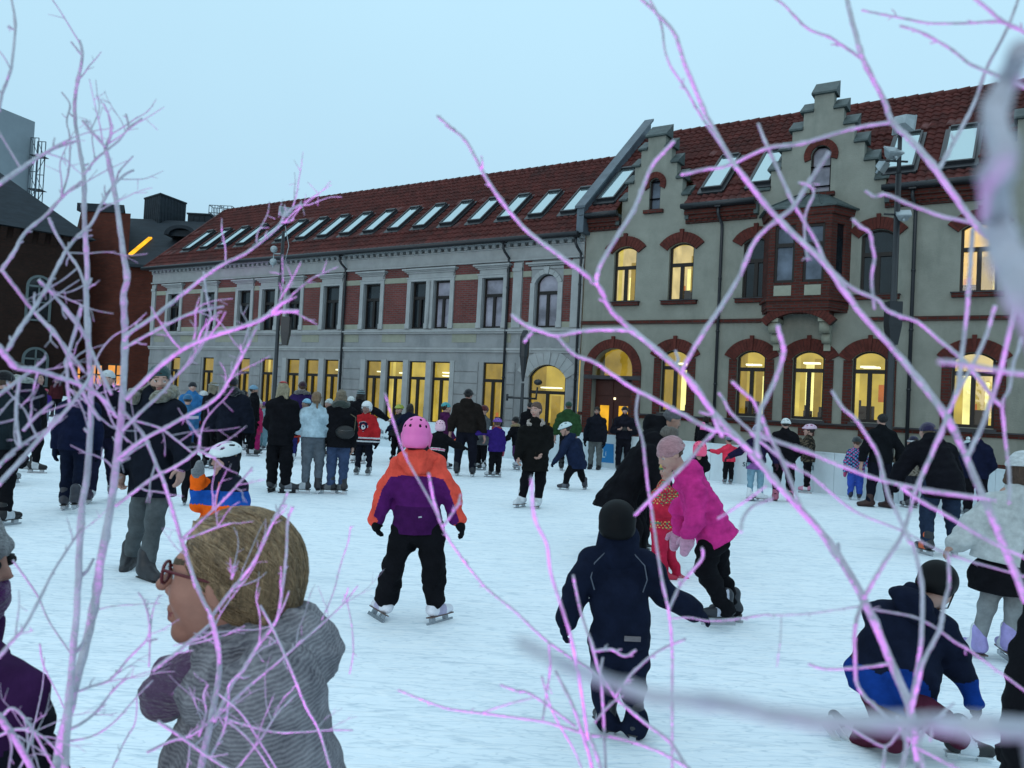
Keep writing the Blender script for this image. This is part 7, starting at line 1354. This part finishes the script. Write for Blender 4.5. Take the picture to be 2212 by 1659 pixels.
Rt=[(26,8,.60,.74,[(1988,1668),(1966,1532),(1926,1434),(1864,1291),(1777,1153),(1697,1066),(1618,973),(1542,892),(1477,807),(1367,714),(1317,666),(1288,612),(1220,560),(1130,490),(1060,400),(1010,310),(980,280),(945,251)]),
 (23,10,.55,.66,[(2218,1300),(2173,1187),(2136,1100),(2116,1056),(2084,980),(2039,892),(1934,759),(1850,666),(1782,570),(1678,470),(1600,372),(1582,349),(1527,250),(1480,140),(1457,72),(1420,30),(1382,-6)]),
 (7,7,.66,.66,[(1582,349),(1521,261),(1480,190),(1442,129),(1427,48),(1401,-6)]),
 (22,13,.56,.66,[(2218,585),(2170,538),(2104,482),(2024,369),(1975,310),(1929,265),(1910,217),(1867,133),(1845,60),(1829,-6)]),
 (12,10,.66,.66,[(1929,264),(1870,272),(1814,285),(1733,309),(1654,321),(1574,357),(1520,366),(1473,377)]),
 (12,8,.6,.66,[(2027,368),(2070,290),(2107,217),(2131,148),(2171,72),(2195,12),(2200,-6)]),
 (10,6,.66,.68,[(1865,130),(1830,105),(1791,80),(1743,60),(1695,12),(1672,-4)]),
 (9,6,.6,.66,[(2218,73),(2164,48),(2090,50),(2007,50),(1955,40),(1900,30),(1863,22)]),(11,7,.55,.62,[(2218,190),(2150,160),(2096,138),(2060,110),(2024,88),(1985,68),(1945,56)]),(10,10,.5,.55,[(2104,-5),(2135,20),(2165,45),(2218,70)]),
 (10,12,.66,.62,[(1638,267),(1650,300),(1662,325),(1714,438),(1759,514),(1787,570),(1835,618),(1895,647),(1911,666),(1940,681),(1983,696),(2030,735),(2071,769),(2104,804),(2144,857),(2166,880)]),
 (13,13,.66,.62,[(1790,330),(1750,390),(1714,446),(1674,478),(1630,522),(1598,595),(1555,666),(1525,709),(1482,782),(1475,800)]),
 (12,13,.70,.66,[(1457,303),(1432,330),(1409,357),(1388,405),(1369,454),(1333,510),(1296,575),(1288,612)]),
 (7,8,.66,.62,[(1724,394),(1745,398),(1758,417),(1742,454),(1738,490),(1740,530),(1745,560)]),(9,9,.62,.62,[(1841,472),(1860,490),(1879,502),(1884,530),(1889,558),(1883,602),(1889,666)]),
 (9,12,.66,.6,[(1870,412),(1890,424),(1915,420),(1967,442),(2030,465),(2096,480),(2110,488)]),
 (10,12,.66,.64,[(1106,680),(1136,702),(1170,715),(1202,724),(1246,716),(1290,712),(1333,712),(1367,714)]),(10,8,.66,.66,[(1150,716),(1140,728),(1133,738)]),
 (9,13,.66,.62,[(1202,724),(1239,764),(1284,782),(1325,810),(1365,837),(1402,856),(1440,876),(1480,897),(1530,925),(1575,937),(1625,975)]),
 (7,8,.64,.64,[(1380,848),(1374,897),(1389,954),(1394,1005),(1404,1083),(1409,1111),(1429,1246),(1445,1322),(1452,1405),(1452,1500),(1452,1665)]),(8,8,.64,.64,[(1443,1322),(1468,1266),(1490,1238),(1517,1206),(1517,1184)]),
 (10,9,.62,.62,[(1553,925),(1520,955),(1492,990),(1440,1043),(1407,1076),(1372,1112)]),(14,13,.62,.62,[(1542,892),(1545,905),(1552,925),(1560,940)]),
 (13,15,.60,.58,[(1680,702),(1687,730),(1693,757),(1685,790),(1668,836),(1643,886),(1638,925),(1635,967),(1640,985)]),(9,9,.6,.6,[(1581,824),(1605,846),(1628,867),(1640,895)]),(8,9,.62,.6,[(1553,848),(1566,868),(1578,890),(1620,930),(1657,950)]),
 (13,9,.60,.56,[(1640,930),(1657,945),(1757,980),(1818,1006),(1908,1038),(2008,1058),(2109,1073),(2150,1080)]),(13,10,.6,.58,[(1643,895),(1660,937),(1689,993),(1720,1068),(1728,1090)]),(8,5,.62,.62,[(1620,935),(1657,965),(1700,1000),(1752,1028),(1784,1055),(1850,1106),(1948,1146),(2014,1182),(2090,1210),(2196,1240),(2218,1245)]),
 (9,12,.62,.56,[(1797,844),(1820,880),(1848,905),(1875,945),(1898,985),(1918,1068),(1934,1099),(1952,1139),(1965,1170)]),
 (14,13,.54,.56,[(2191,660),(2180,720),(2157,817),(2135,880),(2122,918),(2094,978),(2088,995)]),
 (12,13,.6,.56,[(2101,495),(2096,570),(2091,643),(2089,666),(2079,754),(2069,837),(2046,897),(2034,932),(1996,1017),(1973,1068)]),(12,10,.56,.56,[(2149,660),(2135,710),(2121,747),(2095,800),(2071,842),(2050,890)]),
 (10,9,.6,.58,[(2205,730),(2200,755),(2189,787),(2180,840),(2166,872),(2171,942),(2178,1000),(2181,1043),(2180,1085)]),(18,14,.34,.4,[(2030,781),(2060,783),(2096,789),(2160,800),(2218,808)]),
 (11,11,.6,.58,[(1864,1298),(1850,1340),(1846,1382),(1848,1440),(1850,1473),(1866,1503),(1890,1524),(1920,1552),(1950,1581),(1968,1600)]),
 (15,10,.58,.6,[(1962,1600),(1964,1560),(1974,1510),(1985,1468),(1996,1426),(2028,1364),(2039,1309),(2050,1258),(2048,1195)]),
 (11,13,.6,.58,[(1952,1139),(1965,1165),(1977,1190),(1992,1273),(1990,1382),(1982,1440),(1977,1473),(1966,1520)]),
 (9,13,.6,.6,[(1974,1070),(1962,1115),(1948,1157),(1912,1213),(1866,1290)]),
 (6,6,.6,.6,[(1872,1315),(1920,1322),(1981,1335),(2028,1361),(2060,1385),(2094,1404),(2150,1445),(2218,1495)]),(4,4,.62,.62,[(1866,1308),(1800,1318),(1740,1326),(1688,1328),(1657,1328)]),(4,3,.62,.62,[(1688,1328),(1686,1380),(1682,1410),(1678,1440)]),
 (8,8,.6,.6,[(1919,1434),(1860,1442),(1795,1445),(1770,1442),(1748,1434)]),(7,7,.6,.58,[(1821,1565),(1868,1592),(1912,1612),(1940,1586),(1963,1561)]),(8,9,.58,.58,[(1912,1612),(1909,1640),(1906,1668)]),
 (12,10,.56,.54,[(1945,1050),(1981,1077),(2040,1110),(2105,1149),(2160,1178),(2218,1205)]),(9,9,.58,.58,[(1990,1060),(2050,1068),(2115,1077)]),(9,9,.56,.56,[(1600,1150),(1605,1120),(1624,1094),(1650,1082),(1668,1076)]),(7,6,.6,.6,[(1550,1120),(1575,1105),(1612,1080),(1655,1050)]),
 (16,9,.56,.56,[(1945,1668),(1958,1610),(1942,1570),(1938,1545)]),(12,10,.56,.56,[(2000,1668),(1985,1610),(2010,1560),(2040,1540)]),(10,8,.56,.56,[(1975,1610),(2030,1640),(2085,1668)]),(8,7,.56,.56,[(2010,1600),(2020,1555),(2060,1520)])]
R=bush('birch_shrub','wide frosted birch shrub whose long pink lit branches cross the gabled building',Rt,E_,9,(1985,1660),.8); stem_down(R,(1988,1667),.60,26); stem_down(R,(1945,1667),.56,16); stem_down(R,(2000,1667),.56,12)
Md=[(8,11,.7,.7,[(1238,1242),(1254,1318),(1278,1390),(1295,1449),(1329,1505),(1362,1535),(1397,1564),(1449,1604),(1488,1665)]),(9,8,.7,.7,[(1282,1407),(1321,1403),(1349,1417),(1373,1405)]),
 (7,9,.7,.68,[(1302,1421),(1297,1457),(1302,1516),(1306,1596),(1309,1668)]),(8,5,.7,.72,[(1329,1505),(1280,1448),(1230,1417),(1170,1375),(1110,1318),(1046,1265),(983,1185),(957,1141),(940,1102),(903,1035),(874,981),(849,908),(832,850)]),
 (7,6,.7,.7,[(1186,1389),(1188,1445),(1180,1500),(1172,1556)]),(6,8,.72,.7,[(1080,1478),(1110,1490),(1150,1501),(1242,1568)]),(6,8,.72,.7,[(860,1490),(960,1528),(1040,1540),(1110,1549),(1182,1560),(1270,1586)]),(5,4,.72,.72,[(1040,1540),(1100,1520),(1160,1505)]),
 (8,11,.7,.68,[(1200,1450),(1234,1516),(1258,1584),(1274,1636),(1280,1668)]),(10,9,.68,.7,[(1268,1588),(1329,1592),(1417,1620),(1490,1660)]),(13,11,.68,.68,[(1300,1668),(1282,1610),(1270,1584)]),
 (8,10,.5,.66,[(1148,1030),(1154,1115),(1182,1178),(1190,1238),(1222,1338),(1238,1397),(1255,1490),(1270,1596)]),(8,8,.72,.72,[(926,1022),(932,1055),(938,1083),(951,1125)]),(7,6,.72,.72,[(957,1137),(975,1112),(992,1085),(994,1070)]),
 (9,7,.7,.7,[(1329,1505),(1350,1472),(1380,1440),(1424,1405),(1480,1380)]),(5,5,.72,.72,[(1443,1336),(1490,1334),(1528,1341),(1580,1338),(1660,1326)]),(7,5,.7,.7,[(1284,1560),(1320,1520),(1345,1505)]),(6,5,.72,.72,[(1170,1460),(1195,1540),(1240,1620),(1260,1668)])]
R=bush('birch_shrub','low frosted birch shrub with fine pink twigs before the toddler in navy',Md,.68,21,(1285,1660),1.,0); stem_down(R,(1300,1667),.68,14); stem_down(R,(1309,1667),.68,9)
Nr=[(46,84,.16,.15,[(2206,105),(2176,180),(2146,250),(2166,330),(2146,405),(2158,490),(2184,570),(2225,660),(2290,800),(2400,1000)])]
R=bush('birch_branch','thick frosted birch branch very close to the camera at the picture margin',Nr,.15,31,(2250,1400),0); stem_down(R,(2400,999),.15,84,1.5)
Nb=[(20,50,.135,.15,[(1120,1385),(1190,1420),(1260,1452),(1340,1482),(1420,1505),(1560,1518),(1700,1548),(1850,1560),(2000,1562),(2120,1570),(2240,1578)])]
R=bush('birch_branch','blurred frosted branch lying level just before the lens, low over the kneeling boy',Nb,.15,33,(2300,1600),0); stem_down(R,(2240,1578),.15,62,1.8)
# small lit shrub far away by the shop windows
R=empty('birch_shrub',(*dep(228,850,31)[:2],0),0,'distant little frosted shrub glowing pink before the amber shop windows','shrub','frosted birch shrubs lining the rink'); mb=MB(); q=random.Random(4)
def grow(p,d,l,r,k):
    e_=p+d*l; mb.tube([p,(p+e_)/2+np.array([q.gauss(0,.05),q.gauss(0,.05),0])*l,e_],[r,r*.85,r*.7],5)
    if k:
        for _ in range(4): grow(p+d*l*q.uniform(.4,1),unit(d+np.array([q.gauss(0,.55),q.gauss(0,.55),q.uniform(-.1,.3)])),l*q.uniform(.55,.8),r*.65,k-1)
for _ in range(5): grow(np.array([q.gauss(0,.15),q.gauss(0,.15),0]),unit([q.gauss(0,.25),q.gauss(0,.25),1]),.9,.025,3)
mb.build('branch',M_twig,R)
pink('pink_spot',(-.44,.30,.35),(-.36,.80,1.75),75,rad(54),.7); pink('pink_spot',(.06,.20,.38),(.22,.75,1.75),115,rad(56),.6); l=dep(228,850,31); pink('pink_spot',(l[0],l[1]-.5,.1),(l[0],l[1],1.6),500,rad(80))
